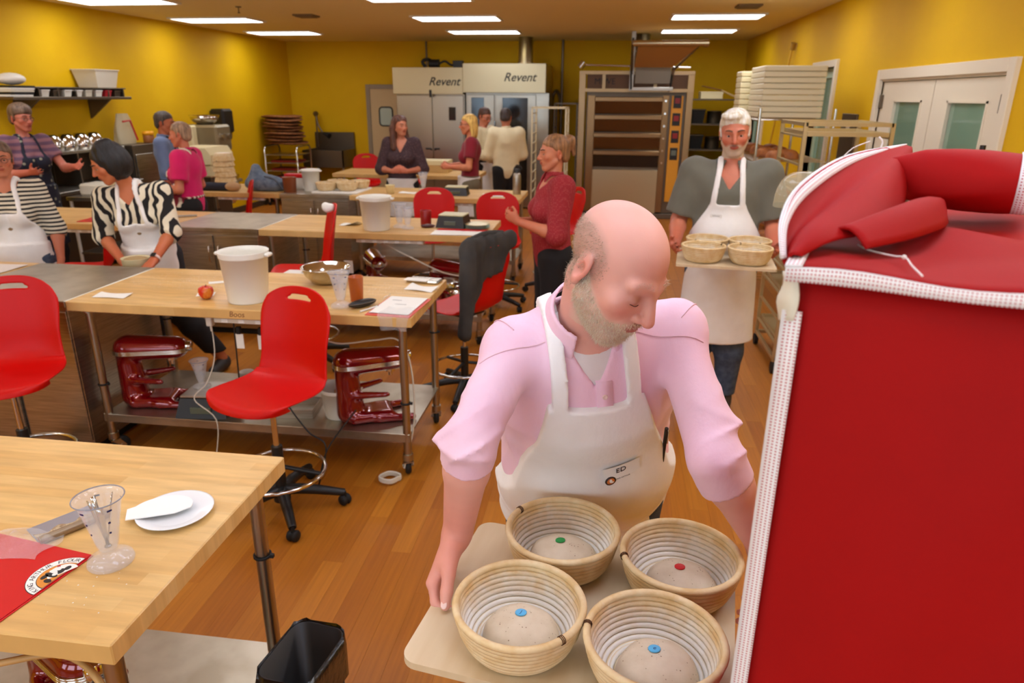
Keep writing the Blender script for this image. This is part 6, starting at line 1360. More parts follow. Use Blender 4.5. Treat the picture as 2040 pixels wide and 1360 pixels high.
for nm_, f in (('left_panel', lambda u, v: cpt(.004+wr(u, v*2)*(1-abs(2*u-1)**4)*.5, .004+u*(CDp-.008), CB+(ZT-.03-CB)*v)), ('right_panel', lambda u, v: cpt(CWd, u*CDp, CB+(ZT-.02-CB)*v)), ('rear_panel', lambda u, v: cpt(u*CWd, CDp, CB+(ZT-.02-CB)*v))):
    o = obj(nm_, MB().grid(f, 16, 30), M_vinyl, cov); md = o.modifiers.new('s', 'SOLIDIFY'); md.thickness = .002
def topz(u, v): return ZT+.004*math.sin(7*u+4*v)*math.sin(PI*v)+.010*math.sin(PI*v)*math.sin(PI*min(u*1.5, 1))+.004*math.sin(16*v+5*u)*math.sin(PI*v)+.003*math.sin(21*u+9*v)
o = obj('top_panel', MB().grid(lambda u, v: cpt(-.004+u*(CWd+.008), -.008+v*(CDp+.012), topz(u, v)), 40, 30), M_vinyl, cov); md = o.modifiers.new('s', 'SOLIDIFY'); md.thickness = .003
# mesh bindings
N_ = 30
strip('corner_binding', [cpt(-.004, -.002, CB+(ZT-.04-CB)*i/N_) for i in range(N_+1)], [cpt(.012, -.004-.002*math.sin(i), CB+(ZT-.04-CB)*i/N_) for i in range(N_+1)], cov, 4)
strip('corner_binding_side', [cpt(-.004, -.002, CB+(ZT-.04-CB)*i/N_) for i in range(N_+1)], [cpt(-.002, .010, CB+(ZT-.04-CB)*i/N_) for i in range(N_+1)], cov, 3)
strip('top_binding', [cpt(-.006+CWd*1.02*i/N_, -.011, topz(i/N_, 0)+.001) for i in range(N_+1)], [cpt(-.006+CWd*1.02*i/N_, -.013, topz(i/N_, 0)-.011-.002*math.sin(i*.7)) for i in range(N_+1)], cov, 4)
strip('lid_side_binding', [cpt(-.007, -.010+CDp*.2*i/N_, topz(0, i/N_*.2)+.0015) for i in range(N_+1)], [cpt(.007, -.008+CDp*.2*i/N_, topz(0, i/N_*.2)+.0022) for i in range(N_+1)], cov, 4)
# turned-up flap: surface through three bent edges
def spl(P, t):
    P = [np.array(p, float) for p in P]; n = len(P)-1; x = t*n; k = min(int(x), n-1); f = x-k; p0, p1, p2, p3 = P[max(k-1, 0)], P[k], P[k+1], P[min(k+2, n)]
    return .5*(2*p1+(p2-p0)*f+(2*p0-5*p1+4*p2-p3)*f*f+(-p0+3*p1-3*p2+p3)*f**3)
EA = [(.161, .664, 1.768), (.167, .712, 1.798), (.200, .790, 1.822), (.272, .892, 1.844), (.370, .992, 1.852)]
EM = [(.166, .656, 1.770), (.184, .690, 1.792), (.228, .750, 1.808), (.300, .852, 1.832), (.374, .975, 1.850)]
EB = [(.172, .650, 1.776), (.205, .672, 1.786), (.255, .715, 1.788), (.290, .770, 1.792), (.335, .870, 1.800)]
def flapf(u, v):
    a, m_, b2 = spl(EA, u), spl(EM, u), spl(EB, u)
    if v < .5: f = v*2; p = a*(1-f)+m_*f-V(0, 0, .016*math.sin(PI*f)*math.sin(PI*min(u+.1, 1)))
    else: f = v*2-1; p = m_*(1-f)+b2*f+V(-.004, -.006, .004)*math.sin(PI*f)
    return p-c0
o = obj('turned_flap', MB().grid(flapf, 30, 21), M_vinyl, cov); md = o.modifiers.new('s', 'SOLIDIFY'); md.thickness = .003
strip('flap_binding', [spl(EA, i/N_)-c0+V(-.002, 0, .002) for i in range(N_+1)], [spl(EA, i/N_)*(1-.22)+spl(EM, i/N_)*.22-c0+V(.002, 0, .0035-.006*math.sin(PI*i/N_)) for i in range(N_+1)], cov, 4)
# hanging tail of the binding at the corner
strip('binding_tail', [cpt(-.009+.002*math.sin(i), .002, ZT-.006-.045*i/8) for i in range(9)], [cpt(.004+.004*math.sin(i*.35), -.006, ZT-.008-.04*i/8) for i in range(9)], cov, 3, mat('cream_binding', (230, 220, 196), .7))
# second small fold and the rolled end of the flap
def fold2(u, v): p = spl([(.205, .700, 1.782), (.262, .735, 1.800), (.315, .790, 1.806), (.365, .860, 1.792)], u); q_ = spl([(.23, .66, 1.782), (.285, .70, 1.786), (.335, .76, 1.788), (.372, .845, 1.785)], u); return p*(1-v)+q_*v+V(0, 0, .014*math.sin(PI*v))-c0
o = obj('lower_fold', MB().grid(fold2, 18, 10), M_vinyl, cov); md = o.modifiers.new('s', 'SOLIDIFY'); md.thickness = .003
R0, R1 = V(.335, .930, 1.822), V(.462, .872, 1.824)
rd = nrm(R1-R0); rb = np.cross(V(0, 0, 1), rd); Lr = np.linalg.norm(R1-R0)
def rollf(u, v):
    a = 2*PI*u; w = .038*(1+.25*math.sin(PI*v))*(.62+.38*min(v*4, 1)); hh = .028*(1+.18*math.sin(2.6*v+.6))*(.75+.25*min(v*4, 1)); ca, sa = math.cos(a), math.sin(a); ca = math.copysign(abs(ca)**.75, ca); sa = math.copysign(abs(sa)**.75, sa)
    return R0+rd*Lr*v+rb*w*ca+V(0, 0, 1)*(hh*sa+.004*math.sin(3*a+4*v))-c0-V(0, 0, .004*v)
o = obj('rolled_end', MB().grid(rollf, 40, 24, wrap_u=True), M_vinyl, cov); md = o.modifiers.new('s', 'SOLIDIFY'); md.thickness = .002
strip('roll_binding', [np.array(rollf(i/40, .93))*1.0+V(0, 0, .001) for i in range(41)], [np.array(rollf(i/40, 1.0))+rd*.004 for i in range(41)], cov, 4); obj('roll_end_cap', MB().add([rollf(i/40, .985) for i in range(40)], [tuple(range(40))]), M_vinyl, cov)
M_thread = mat('white_thread', (240, 232, 224), .7)
obj('loose_thread', MB().tube([cpt(.045, .10, ZT+.006), cpt(.055, .07, ZT+.0075), cpt(.075, .05, ZT+.008), cpt(.085, .042, ZT+.009), cpt(.09, .02, ZT+.007), cpt(.098, -.004, ZT+.004)], .0008, 5, sub=4).ball(tuple(cpt(.084, .043, ZT+.009)), .0022, 6, 5), M_thread, cov)
obj('frayed_thread', MB().tube([spl(EA, .72)-c0, spl(EA, .72)-c0+V(.012, 0, .014), spl(EA, .72)-c0+V(.03, 0, .022)], .0006, 5, sub=4).tube([spl(EA, .88)-c0, spl(EA, .88)-c0+V(.002, 0, .010), spl(EA, .88)-c0+V(-.003, 0, .016)], .0012, 5, sub=4), M_thread, cov)
ir = bun_rack('steel rack hidden under the red cover', *(c0[:2]), CWd/2-.05, CDp/2-.06, ZT-.05, M_steel, 8); ir.rotation_euler = (0, 0, CA)
t = thing('plastic_dome', 'clear crinkled plastic bag behind the red flap', 'bag', (.262, 1.000, 1.772))
def domef(u, v): a = 2*PI*u; r = .042*math.sin(v*PI/2)**.7*(1+.06*math.sin(6*a)); return (r*math.cos(a), r*math.sin(a), .046*math.cos(v*PI/2)**.8)
o = obj('film', MB().grid(domef, 30, 10, wrap_u=True), mat('clear_amber_film', (230, 220, 180), .08, alpha=.3, spec=.9), t)
# ================================================================ things on the tables
M_clear = mat('clear_plastic', (232, 232, 236), .06, alpha=.24, spec=.9); M_cleardk = mat('clear_plastic_rim', (150, 150, 160), .08, alpha=.6, spec=.9); M_film2 = mat('cling_film', (240, 240, 240), .1, alpha=.22, spec=1.0, bump=.6, bscale=90)
M_paper = mat('white_paper', (242, 238, 228), .7); M_copper = mat('copper_plastic', (186, 92, 34), .3); M_folder = mat('red_folder_card', (208, 14, 18), .32)
TZ = TOP+.0005
def measuring_cup(label, x, y, z, k=1.0, spoons=False):
    t = thing('measuring_cup', label, 'cup', (x, y, z), group='footed measuring cups')
    P = [(0, .0), (.048, .0), (.050, .004), (.047, .013), (.030, .021), (.0185, .029), (.0185, .033), (.024, .052), (.033, .10), (.044, .150), (.050, .165), (.053, .168), (.050, .1665), (.042, .149), (.031, .10), (.022, .052), (.0165, .035), (0, .0345)]
    obj('cup_body', MB().lathe([(r*k, h*k) for r, h in P], n=36), M_clear, t); obj('rim', MB().tube([(.0525*k*math.cos(a), .0525*k*math.sin(a), .168*k) for a in np.linspace(0, 2*PI, 33)[:-1]], .0016, 6, closed=True), M_cleardk, t)
    mk = MB()
    for a0 in (-1.9, -.6, .8, 2.2):
        for zz, l in ((.150, .24), (.118, .14), (.09, .14)):
            r = (np.interp(zz, [.052, .10, .15], [.024, .033, .044])+.0006)*k; mk.add([(r*math.cos(a0+s), r*math.sin(a0+s), (zz+e)*k) for s in (0, l/2, l) for e in (-.0022, .0022)], [(0, 2, 3, 1), (2, 4, 5, 3)])
    obj('scale_marks', mk, mat('navy_print', (26, 34, 90), .5), t)
    return t
mc = measuring_cup('footed measuring cup holding metal spoons on the nearest table', -1.084, 1.214, TZ)
for k, (a, tl, ln, wd) in enumerate(((.4, .22, .135, .0055), (2.6, .26, .12, .0045), (4.4, .18, .13, .004), (5.4, .24, .115, .006))):
    sp = thing('measuring_spoon', ('widest', 'short', 'slim', 'rightmost')[k]+' metal spoon handle standing in the measuring cup', 'spoon', (-1.084, 1.214, TZ+.040), group='spoons in the cup'); d = V(math.cos(a)*math.sin(tl), math.sin(a)*math.sin(tl), math.cos(tl)); e = np.cross(d, V(0, 0, 1)); e /= np.linalg.norm(e)
    st_ = d*.002; vs = []
    for f in (0, .4, .8, 1.0): w_ = wd*(.55+.6*f); vs += [st_+d*ln*f+e*w_, st_+d*ln*f-e*w_]
    m = MB().add(vs, [(0, 1, 3, 2), (2, 3, 5, 4), (4, 5, 7, 6)], True); o = obj('handle', m, M_chrome, sp); md = o.modifiers.new('s', 'SOLIDIFY'); md.thickness = .0016; obj('spoon_bowl', MB().ball((0, 0, .002), (.008, .008, .004), 10, 6), M_chrome, sp)
# red folder with half-round emblem
fo = thing('folder', 'red card folder with a round flour emblem on the nearest table', 'folder', (-1.29, 1.13, TZ), math.radians(-9)); 
obj('cover', MB().box((-.16, -.118, 0), (.135, .118, .003), .0008).box((-.16, -.118, .0034), (.132, .117, .0052), .0008), M_folder, fo)
em = obj('emblem', MB(), M_paper, fo) if False else None
def halfdisc(r, z, m, nm_, parent, c=(.1315, .035), a0=90, a1=270, h=.0004):
    P = [(c[0]+r*math.cos(math.radians(a)), c[1]+r*math.sin(math.radians(a))) for a in np.linspace(a0, a1, 40)]; return obj(nm_, MB().prism(P, z, z+h), m, parent)
e1 = halfdisc(.066, .0053, mat('emblem_black', (24, 20, 20), .5), 'emblem_outline', fo); halfdisc(.0645, .0058, mat('emblem_paper', (244, 240, 232), .5), 'emblem_disc', e1); halfdisc(.0455, .0063, mat('emblem_black', (24, 20, 20), .5), 'emblem_ring', e1); e2 = halfdisc(.0440, .0068, mat('emblem_gold', (222, 140, 40), .5), 'emblem_centre', e1)
halfdisc(.030, .0072, mat('emblem_paper', (244, 240, 232), .5), 'emblem_sky', e1, (.128, .045), 60, 250)
kn = MB()
for (x, y, rx, ry) in ((.112, .030, .016, .007), (.120, .046, .008, .010), (.104, .020, .006, .009), (.122, .012, .009, .006), (.126, .060, .006, .008)):
    kn.prism([(x+rx*math.cos(a), y+ry*math.sin(a)) for a in np.linspace(0, 2*PI, 14)[:-1]], .0073, .0080)
obj('emblem_rider', kn, mat('emblem_black', (24, 20, 20), .5), e1)
kw = MB()
for (x, y, rx, ry) in ((.108, .040, .010, .005), (.118, .034, .005, .006), (.113, .050, .004, .004)): kw.prism([(x+rx*math.cos(a), y+ry*math.sin(a)) for a in np.linspace(0, 2*PI, 14)[:-1]], .0081, .0086)
obj('emblem_horse', kw, mat('emblem_paper', (244, 240, 232), .5), e1); obj('emblem_cross', MB().box((.098, .058, .0081), (.106, .060, .0086)).box((.101, .055, .0081), (.103, .063, .0086)), mat('emblem_red', (190, 20, 30), .5), e1)
wtxt = 'KING ARTHUR FLOUR'; n_ = len(wtxt)
for i, chx in enumerate(wtxt):
    if chx == ' ': continue
    a = math.radians(262-(262-98)*i/(n_-1)); r = .055; p = (.1315+r*math.cos(a), .035+r*math.sin(a), .0062); text('emblem_letter', chx, .0155, mat('emblem_black', (24, 20, 20), .5), e1, Matrix.Translation(p) @ Matrix.Rotation(a-PI/2, 4, 'Z'), 0, .0002)
# plate and dough scraper
pl = thing('plate', 'white plate under a plastic scraper on the nearest table', 'plate', (-1.052, 1.415, TZ)); obj('plate_body', MB().lathe([(0, .002), (.055, .002), (.062, .004), (.088, .013), (.092, .0135), (.0915, .0115), (.064, .001), (.05, 0), (0, 0)], n=44), mat('white_china', (240, 240, 240), .15), pl)
ds = thing('dough_scraper', 'white half-round plastic scraper lying on the plate', 'scraper', (-1.085, 1.412, TZ+.0145), math.radians(28)); P = [(.072*math.cos(a), .056*math.sin(a)) for a in np.linspace(-.35, PI-.5, 22)]+[(-.082, .020), (-.080, -.030), (.03, -.036)]; obj('blade', MB().prism(P, 0, .0028), mat('white_scraper_plastic', (246, 244, 238), .4), ds)
# bench knife with dried dough
bk_ = thing('bench_knife', 'metal bench knife caked with dough beside the film', 'scraper', (-1.285, 1.335, TZ), math.radians(-122)); obj('blade', MB().box((-.078, -.052, 0), (.078, .030, .0016)), mat('scraped_metal', (176, 178, 190), .35, .8), bk_)
def crust(u, v): a = 2*PI*u; return (.076*v*math.cos(a), .018+.030*v*math.sin(a)*(1+.1*math.sin(5*a)), .0018+.003*(1-v)+.0012*math.sin(9*a+14*v))
obj('dried_dough', MB().grid(lambda u, v: (-.076+.152*u, -.005+.03*v+.008*math.sin(17*u)*(1-v), .0019+.0015*abs(math.sin(23*u+9*v))), 40, 8), mat('dried_dough_crumb', (206, 186, 150), .8, c2=(160, 130, 96), scale=90, bump=.5, bscale=150), bk_)
obj('handle', MB().cone((-.078, .040, .010), (.078, .040, .010), .0105, n=18), mat('handle_steel', (150, 130, 104), .4, .7), bk_)
def film(label, x, y, z, sx, sy, h, seed, rz=0, hang=None):
    t = thing('cling_film', label, 'plastic film', (x, y, z), rz); rs = np.random.RandomState(seed); ph = rs.rand(8)*6.28
    def f(u, v):
        X_, Y_ = (u-.5)*sx*2, (v-.5)*sy*2; r = math.hypot(u-.5, v-.5)*2; zz = h*max(0, 1-r)**.6*(.6+.4*math.sin(9*u+ph[0])*math.sin(8*v+ph[1]))+h*.35*abs(math.sin(14*u+5*v+ph[2]))*max(0, 1.15-r)+.0015
        X_ *= 1+.12*math.sin(7*v+ph[3]); Y_ *= 1+.12*math.sin(6*u+ph[4])
        if hang and v < hang: zz = zz*.3-(hang-v)*sy*2*1.15; Y_ = (hang-.5)*sy*2-.012-.01*math.sin(9*u)
        return (X_, Y_, zz)
    obj('film', MB().grid(f, 26, 22), M_film2, t); return t
film('crumpled cling film on the red folder', -1.335, 1.235, TZ+.006, .085, .055, .028, 3)
# --- apple table
def bucket(label, x, y, z, k=1.0, h=.262, r=.118, fill=True, lid=False, m=None, group='white buckets'):
    t = thing('bucket', label, 'bucket', (x, y, z), group=group); m = m or mat('white_bucket_plastic', (238, 234, 222), .38)
    P = [(0, 0), (r*.80, 0), (r*.82, .006), (r*.97, h*.88), (r*1.0, h*.88), (r*1.0, h*.90), (r*1.03, h*.985), (r*1.03, h), (r*.985, h), (r*.95, h*.9), (r*.80, .010), (0, .009)]; obj('bucket_body', MB().lathe([(a*k, b*k) for a, b in P], n=36), m, t)
    for s in (-1, 1): obj('grip', MB().box((s*r*k-.014+s*.012, -.025, h*k*.90), (s*r*k+.014+s*.012, .025, h*k*.97), .006), m, t)
    if fill: obj('flour', MB().lathe([(r*.86*k, h*.30*k), (r*.5*k, h*.31*k), (0, h*.32*k)], n=30), mat('flour', (240, 236, 226), .9), t)
    if lid: obj('lid', MB().lathe([(0, (h+.006)*k), (r*1.02*k, (h+.004)*k), (r*1.08*k, (h-.004)*k), (r*1.08*k, (h-.02)*k), (r*1.04*k, (h-.02)*k)], n=36), m, t)
    return t
bucket('large white bucket on the apple table', -1.828, 3.30, TZ, 1.0, .262, .122)
ap = thing('apple', 'red and yellow apple beside the large white bucket', 'apple', (-2.055, 3.29, TZ)); obj('apple_body', MB().lathe([(0, .004), (.014, .001), (.026, .008), (.036, .026), (.039, .042), (.035, .058), (.022, .066), (.010, .065), (.004, .058), (0, .056)], n=26), mat('apple_skin', (206, 44, 22), .25, c2=(230, 160, 50), scale=26, stretch=(1, 1, .4), lo=.5, hi=.72), ap); obj('stem', MB().tube([(0, 0, .056), (.002, 0, .068), (.006, 0, .076)], .0016, 6), mat('apple_stem', (80, 56, 30), .7), ap)
def sheet(name, label, x, y, z, w, d, rz, m=None, cat='paper', curl=.004, group=None):
    t = thing(name, label, cat, (x, y, z), rz, group); obj('sheet', MB().grid(lambda u, v: ((u-.5)*w, (v-.5)*d, .0012+curl*(abs(2*u-1)**3)*(v)+curl*.4*math.sin(3*u+2*v)**2), 9, 7), m or M_paper, t); return t
sheet('paper_note', 'small white paper near the left corner of the apple table', -2.57, 3.262, TZ, .18, .085, .02, curl=.006)
sheet('paper_note', 'paper scrap beside the apple', -2.10, 3.36, TZ, .09, .06, .3); sheet('paper_note', 'thin white slip on the middle of the apple table', -2.16, 3.62, TZ, .13, .05, .5, curl=.001); sheet('paper_note', 'folded white paper near the right corner of the apple table', -1.0, 3.66, TZ, .17, .10, -.25, curl=.012)
bo = thing('steel_bowl', 'wide steel bowl at the far side of the apple table', 'bowl', (-1.565, 3.70, TZ)); obj('bowl_body', MB().lathe([(0, .001), (.055, .001), (.085, .015), (.115, .05), (.132, .092), (.139, .094), (.139, .097), (.130, .095), (.112, .052), (.083, .018), (.05, .005), (0, .005)], n=44), M_chrome, bo); obj('starter', MB().lathe([(.105, .045), (.06, .047), (0, .047)], n=30), mat('pale_batter', (222, 202, 160), .5), bo)
measuring_cup('footed measuring cup beside the copper tumbler', -1.312, 3.26, TZ, 1.06)
t = thing('tumbler', 'copper brown tumbler on the apple table', 'cup', (-1.270, 3.375, TZ)); obj('tumbler_body', MB().lathe([(0, 0), (.031, 0), (.032, .003), (.039, .128), (.0395, .13), (.037, .129), (.030, .006), (0, .005)], n=28), M_copper, t)
t = thing('glasses_case', 'black glasses case near the papers', 'case', (-1.205, 3.275, TZ), math.radians(52)); obj('case_body', MB().ball((0, 0, .020), (.080, .030, .020), 18, 10), M_black, t); obj('case_lip', MB().tube([(.079*math.cos(a), .029*math.sin(a), .024) for a in np.linspace(0, 2*PI, 25)[:-1]], .002, 6, closed=True), M_steeldk, t)
t = thing('pen', 'white pen beside the glasses case', 'pen', (-1.155, 3.23, TZ+.005), math.radians(62)); obj('barrel', MB().cone((-.06, 0, 0), (.055, 0, 0), .0045), M_white, t); obj('tip', MB().cone((.055, 0, 0), (.068, 0, 0), .0045, .001), M_black, t)
t = thing('clip', 'small metal clip by the papers', 'clip', (-1.13, 3.43, TZ), .6); obj('clip_wire', MB().tube([(-.02, 0, .003), (.0, .01, .012), (.02, 0, .02), (.015, -.01, .03)], .0018, 6, sub=4), M_chrome, t)
t = thing('booklet', 'white recipe papers on a red folder at the table corner', 'papers', (-1.022, 3.30, TZ), math.radians(-4)); obj('red_folder', MB().box((-.115, -.17, 0), (.115, .17, .003), .0008), mat('red_folder_orange', (214, 60, 30), .4), t)
for k in range(3): obj('page', MB().grid(lambda u, v, k=k: ((u-.5)*.20-.008+.003*k, (v-.5)*.30+.012, .004+k*.0014+.003*max(0, v-.7)), 5, 5), M_paper, t)
obj('print_lines', MB().box((-.07, .09, .0076), (-.02, .095, .0078)).box((-.03, .02, .0076), (.03, .024, .0078)), mat('grey_print', (120, 116, 110), .7), t)
film('cling film hanging off the apple table corner', -1.0, 3.165, TZ+.009, .075, .10, .012, 11, 0, .32)
t = thing('dough_packet', 'silver packet at the far right corner of the apple table', 'packet', (-1.02, 3.82, TZ), -.15); obj('pouch', MB().box((-.10, -.05, 0), (.09, .05, .016), .007), mat('foil', (196, 190, 176), .25, .9, bump=.3, bscale=60), t); obj('flap', MB().box((-.11, -.062, .016), (.03, .0, .0185), .001), M_paper, t)
# flour dusting on the apple table (real thin powder)
def dust(label, x, y, z, rx, ry, seed, n=500):
    rs = np.random.RandomState(seed); mb = MB(); 
    for _ in range(n):
        a = rs.rand()*6.28; r = rs.rand()**.8; px_, py_ = rx*r*math.cos(a), ry*r*math.sin(a); s = .0006+.0016*rs.rand(); b0 = rs.rand()*3; mb.add([(px_+s*math.cos(b0+q*1.57), py_+s*math.sin(b0+q*1.57), .0004) for q in range(4)]+[(px_, py_, .001)], [(0, 1, 4), (1, 2, 4), (2, 3, 4), (3, 0, 4)])
    return tag(obj('flour_dust', mb, mat('flour', (240, 236, 226), .9), None, (x, y, z)), label, 'flour', None, 'stuff')
dust('flour dust on the apple table in front of the leaning woman', -2.35, 3.62, TZ, .35, .2, 2, 700); dust('flour dust on the right half of the apple table', -1.25, 3.62, TZ, .28, .14, 4, 500); dust('flour specks on the nearest table', -1.10, 1.12, TZ, .14, .10, 6, 26)
t = thing('scoop_tub', 'white tub worked by the leaning zebra print woman', 'tub', (-2.96, 4.02, .762)); obj('tub_body', MB().lathe([(0, .0), (.07, 0), (.082, .16), (.086, .165), (.078, .16), (.066, .006), (0, .006)], n=26), M_cream, t); obj('stand', MB().lathe([(.05, 0), (.05, -.76), (0, -.76)], n=20), M_steeldk, t)
obj('crumbs', MB().ball((0, 0, .155), (.07, .07, .014), 16, 8), mat('oat_crumbs', (190, 160, 110), .8, bump=.8, bscale=120), t)
# --- under the apple table
USZ = .2505
def scale_box(label, x, y, z, rz=0, sx=.11, sy=.09, h=.085, top=None, group='kitchen scales'):
    t = thing('kitchen_scale', label, 'scale', (x, y, z), rz, group); obj('scale_body', MB().add([(-sx, -sy, 0), (sx, -sy, 0), (sx, sy, 0), (-sx, sy, 0), (-sx*.86, -sy*.7, h), (sx*.86, -sy*.7, h), (sx*.86, sy, h), (-sx*.86, sy, h)], [(3, 2, 1, 0), (4, 5, 6, 7), (0, 1, 5, 4), (1, 2, 6, 5), (2, 3, 7, 6), (3, 0, 4, 7)]), M_black, t)
    obj('weighing_plate', MB().box((-sx*.88, -sy*.66, h), (sx*.88, sy*.98, h+.012), .004), top or M_steel, t); obj('display', MB().box((-sx*.4, -sy*.96, h*.25), (sx*.4, -sy*.84, h*.6), .002), mat('lcd', (90, 100, 84), .3), t); return t
scale_box('black kitchen scale on the apple table undershelf', -2.14, 3.32, USZ, .1, .14, .13, .10)
measuring_cup('footed measuring cup standing on the undershelf scale', -2.20, 3.36, USZ+.112, .95)
bucket('white bucket on the apple table undershelf', -1.40, 3.36, USZ, .85, .20, .12, group='small white buckets')
for k, (x, y) in enumerate(((-2.12, 3.70), (-2.00, 3.74))):
    t = thing('paper_cup', ('left', 'right')[k]+' small white cup at the back of the undershelf', 'cup', (x, y, USZ)); obj('cup_body', MB().lathe([(0, 0), (.032, 0), (.041, .075), (.043, .077), (.038, .074), (.030, .004), (0, .004)], n=22), M_white, t)
t = thing('baking_tin', 'shallow steel tin on the apple table undershelf', 'tin', (-1.66, 3.36, USZ), .1); obj('tin_base', MB().box((-.12, -.09, 0), (.12, .09, .004)), M_steel, t); m = MB()
for s in (-1, 1): m.box((-.12, s*.09-.003, 0), (.12, s*.09+.003, .05)); m.box((s*.12-.003, -.09, 0), (s*.12+.003, .09, .05))
obj('tin_rim', m, M_steel, t)
def cord(label, pts, r, m, cat='cord'): return tag(obj('power_cord', MB().tube(pts, r, 7, sub=6), m, None), label, cat)
M_wcord = mat('white_cord', (214, 204, 186), .5)
cord('white charger cord hanging from the apple table strip to the floor', [(-2.02, 3.24, .80), (-2.0, 3.2, .62), (-2.04, 3.16, .48), (-2.10, 3.12, .40), (-1.98, 3.10, .30), (-1.99, 3.08, .12), (-2.02, 3.06, .012), (-1.92, 3.0, .008), (-2.12, 2.96, .008), (-1.95, 3.04, .008), (-1.84, 2.80, .008)], .0032, M_wcord)
cord('black mixer cord hanging from the apple table strip', [(-1.90, 3.25, .80), (-1.90, 3.24, .6), (-1.91, 3.24, .4), (-1.98, 3.3, .28), (-2.25, 3.5, .262)], .004, M_black)
cord('black cord looping to the right mixer', [(-1.72, 3.25, .80), (-1.70, 3.22, .6), (-1.62, 3.16, .42), (-1.48, 3.1, .27), (-1.38, 3.08, .2), (-1.40, 3.0, .02), (-1.36, 3.05, .2), (-1.25, 3.2, .36)], .004, M_black)
cord('thick white cable running from the strip to the right leg', [(-1.50, 3.22, .79), (-1.35, 3.24, .71), (-1.15, 3.26, .73), (-1.02, 3.25, .74), (-.955, 3.235, .6), (-.95, 3.23, .3), (-1.0, 3.18, .05)], .0045, M_wcord)
cord('coiled grey cable at the foot of the apple table leg', [(-1.06+.05*math.cos(a*1.0)+.006*math.sin(3*a), 3.12+.045*math.sin(a), .012+.006*(a/6.28)) for a in np.linspace(0, 25, 60)], .0055, M_wcord)
for k, x in enumerate((-1.86, -1.74)): 
    t = thing('plug', ('left', 'right')[k]+' white tagged plug hanging under the apple table', 'plug', (x, 3.22, .66)); obj('tag', MB().box((-.02, -.002, 0), (.022, .002, .08), .001), M_paper, t); obj('plug_body', MB().box((-.012, -.01, .08), (.012, .012, .12), .003), M_dark, t)
t = thing('plug', 'white charger plug in the apple table strip', 'plug', (-2.02, 3.235, .772)); obj('plug_body', MB().box((-.016, -.018, 0), (.016, .018, .05), .004), M_white, t); obj('cable_relief', MB().cone((0, 0, 0), (0, 0, -.03), .006, .004), M_white, t)
# --- middle table
bucket('white bucket on the middle table', -1.82, 5.38, TZ, 1.0, .262, .125)
for k, (x, y, h) in enumerate(((-1.665, 5.50, 1.12), (-1.585, 5.45, 1.0))): measuring_cup(('taller', 'shorter')[k]+' clear cup beside the red mug', x, y, TZ, h)
t = thing('mug', 'dark red mug on the middle table', 'cup', (-1.49, 5.66, TZ)); obj('mug_body', MB().lathe([(0, 0), (.042, 0), (.044, .004), (.045, .115), (.043, .118), (.040, .114), (.039, .008), (0, .006)], n=26), mat('dark_red_glaze', (150, 12, 16), .3), t)
scale_box('dark scale on the middle table before the red chair', -1.25, 5.62, TZ, -.1, .12, .10, .09, mat('cream_tray', (206, 196, 150), .4))
t = thing('dish_stack', 'pale blue dishes near the corner of the middle table', 'dishes', (-1.045, 5.58, TZ))
for k in range(3): obj('dish', MB().lathe([(0, 0), (.07, 0), (.10, .010), (.102, .012), (.07, .004), (0, .004)], (0, 0, k*.012), 30), (mat('pale_teal', (170, 196, 180), .4), mat('pale_teal', (170, 196, 180), .4), M_cream)[k], t)
t = thing('booklet', 'white papers on a red folder on the middle table', 'papers', (-1.14, 5.36, TZ), .03); obj('red_folder', MB().box((-.2, -.11, 0), (.2, .14, .003), .0008), M_folder, t); obj('page', MB().box((-.21, -.135, .0032), (.0, .05, .0045)), M_paper, t); obj('page', MB().box((.0, -.13, .0032), (.19, .04, .0045)), M_paper, t)
t = thing('napkin', 'crumpled white napkin left of the middle table bucket', 'napkin', (-2.10, 5.55, TZ)); obj('napkin_cloth', MB().grid(lambda u, v: ((u-.5)*.16, (v-.5)*.12, .002+.05*max(0, u-.3)*(1-v)+.006*math.sin(9*u)*math.sin(7*v)**2), 14, 10), M_paper, t)
t = thing('purse', 'small dark purse beside the red mug', 'purse', (-1.44, 5.53, TZ), .2); obj('purse_body', MB().ball((0, 0, .014), (.06, .03, .014), 14, 8), mat('dark_maroon_leather', (70, 24, 24), .5), t); obj('zip', MB().tube([(-.055, 0, .016), (0, -.0, .0285), (.055, 0, .016)], .002, 5, sub=3), M_steel, t)
bucket('white bucket under the middle table', -1.35, 5.62, USZ, .8, .24, .12, fill=False, group='small white buckets'); t = thing('jar', 'white jar on the middle table undershelf', 'jar', (-1.55, 5.6, USZ)); obj('jar_body', MB().lathe([(0, 0), (.05, 0), (.05, .1), (.04, .11)], n=20), M_white, t); obj('lid', MB().lathe([(.052, .1), (.052, .125), (0, .126)], n=20), M_cream, t)
cord('white cable drooping under the middle table', [(-1.75, 5.32, .80), (-1.5, 5.27, .70), (-1.25, 5.25, .60), (-1.0, 5.26, .55), (-.97, 5.28, .4)], .006, M_wcord)
for k, x in enumerate((-2.28, -2.10)): t = thing('spatula_tool', ('left', 'right')[k]+' tagged black cord end under the middle table', 'plug', (x+.1, 5.2, .52)); obj('tag', MB().box((-.04, -.002, .06), (.03, .002, .16), .001), M_paper, t); obj('stalk', MB().cone((0, 0, -.12), (-.01, 0, .08), .006), M_dark, t); obj('hook', MB().ball((0, 0, -.12), (.03, .02, .03), 10, 8), M_dark, t)
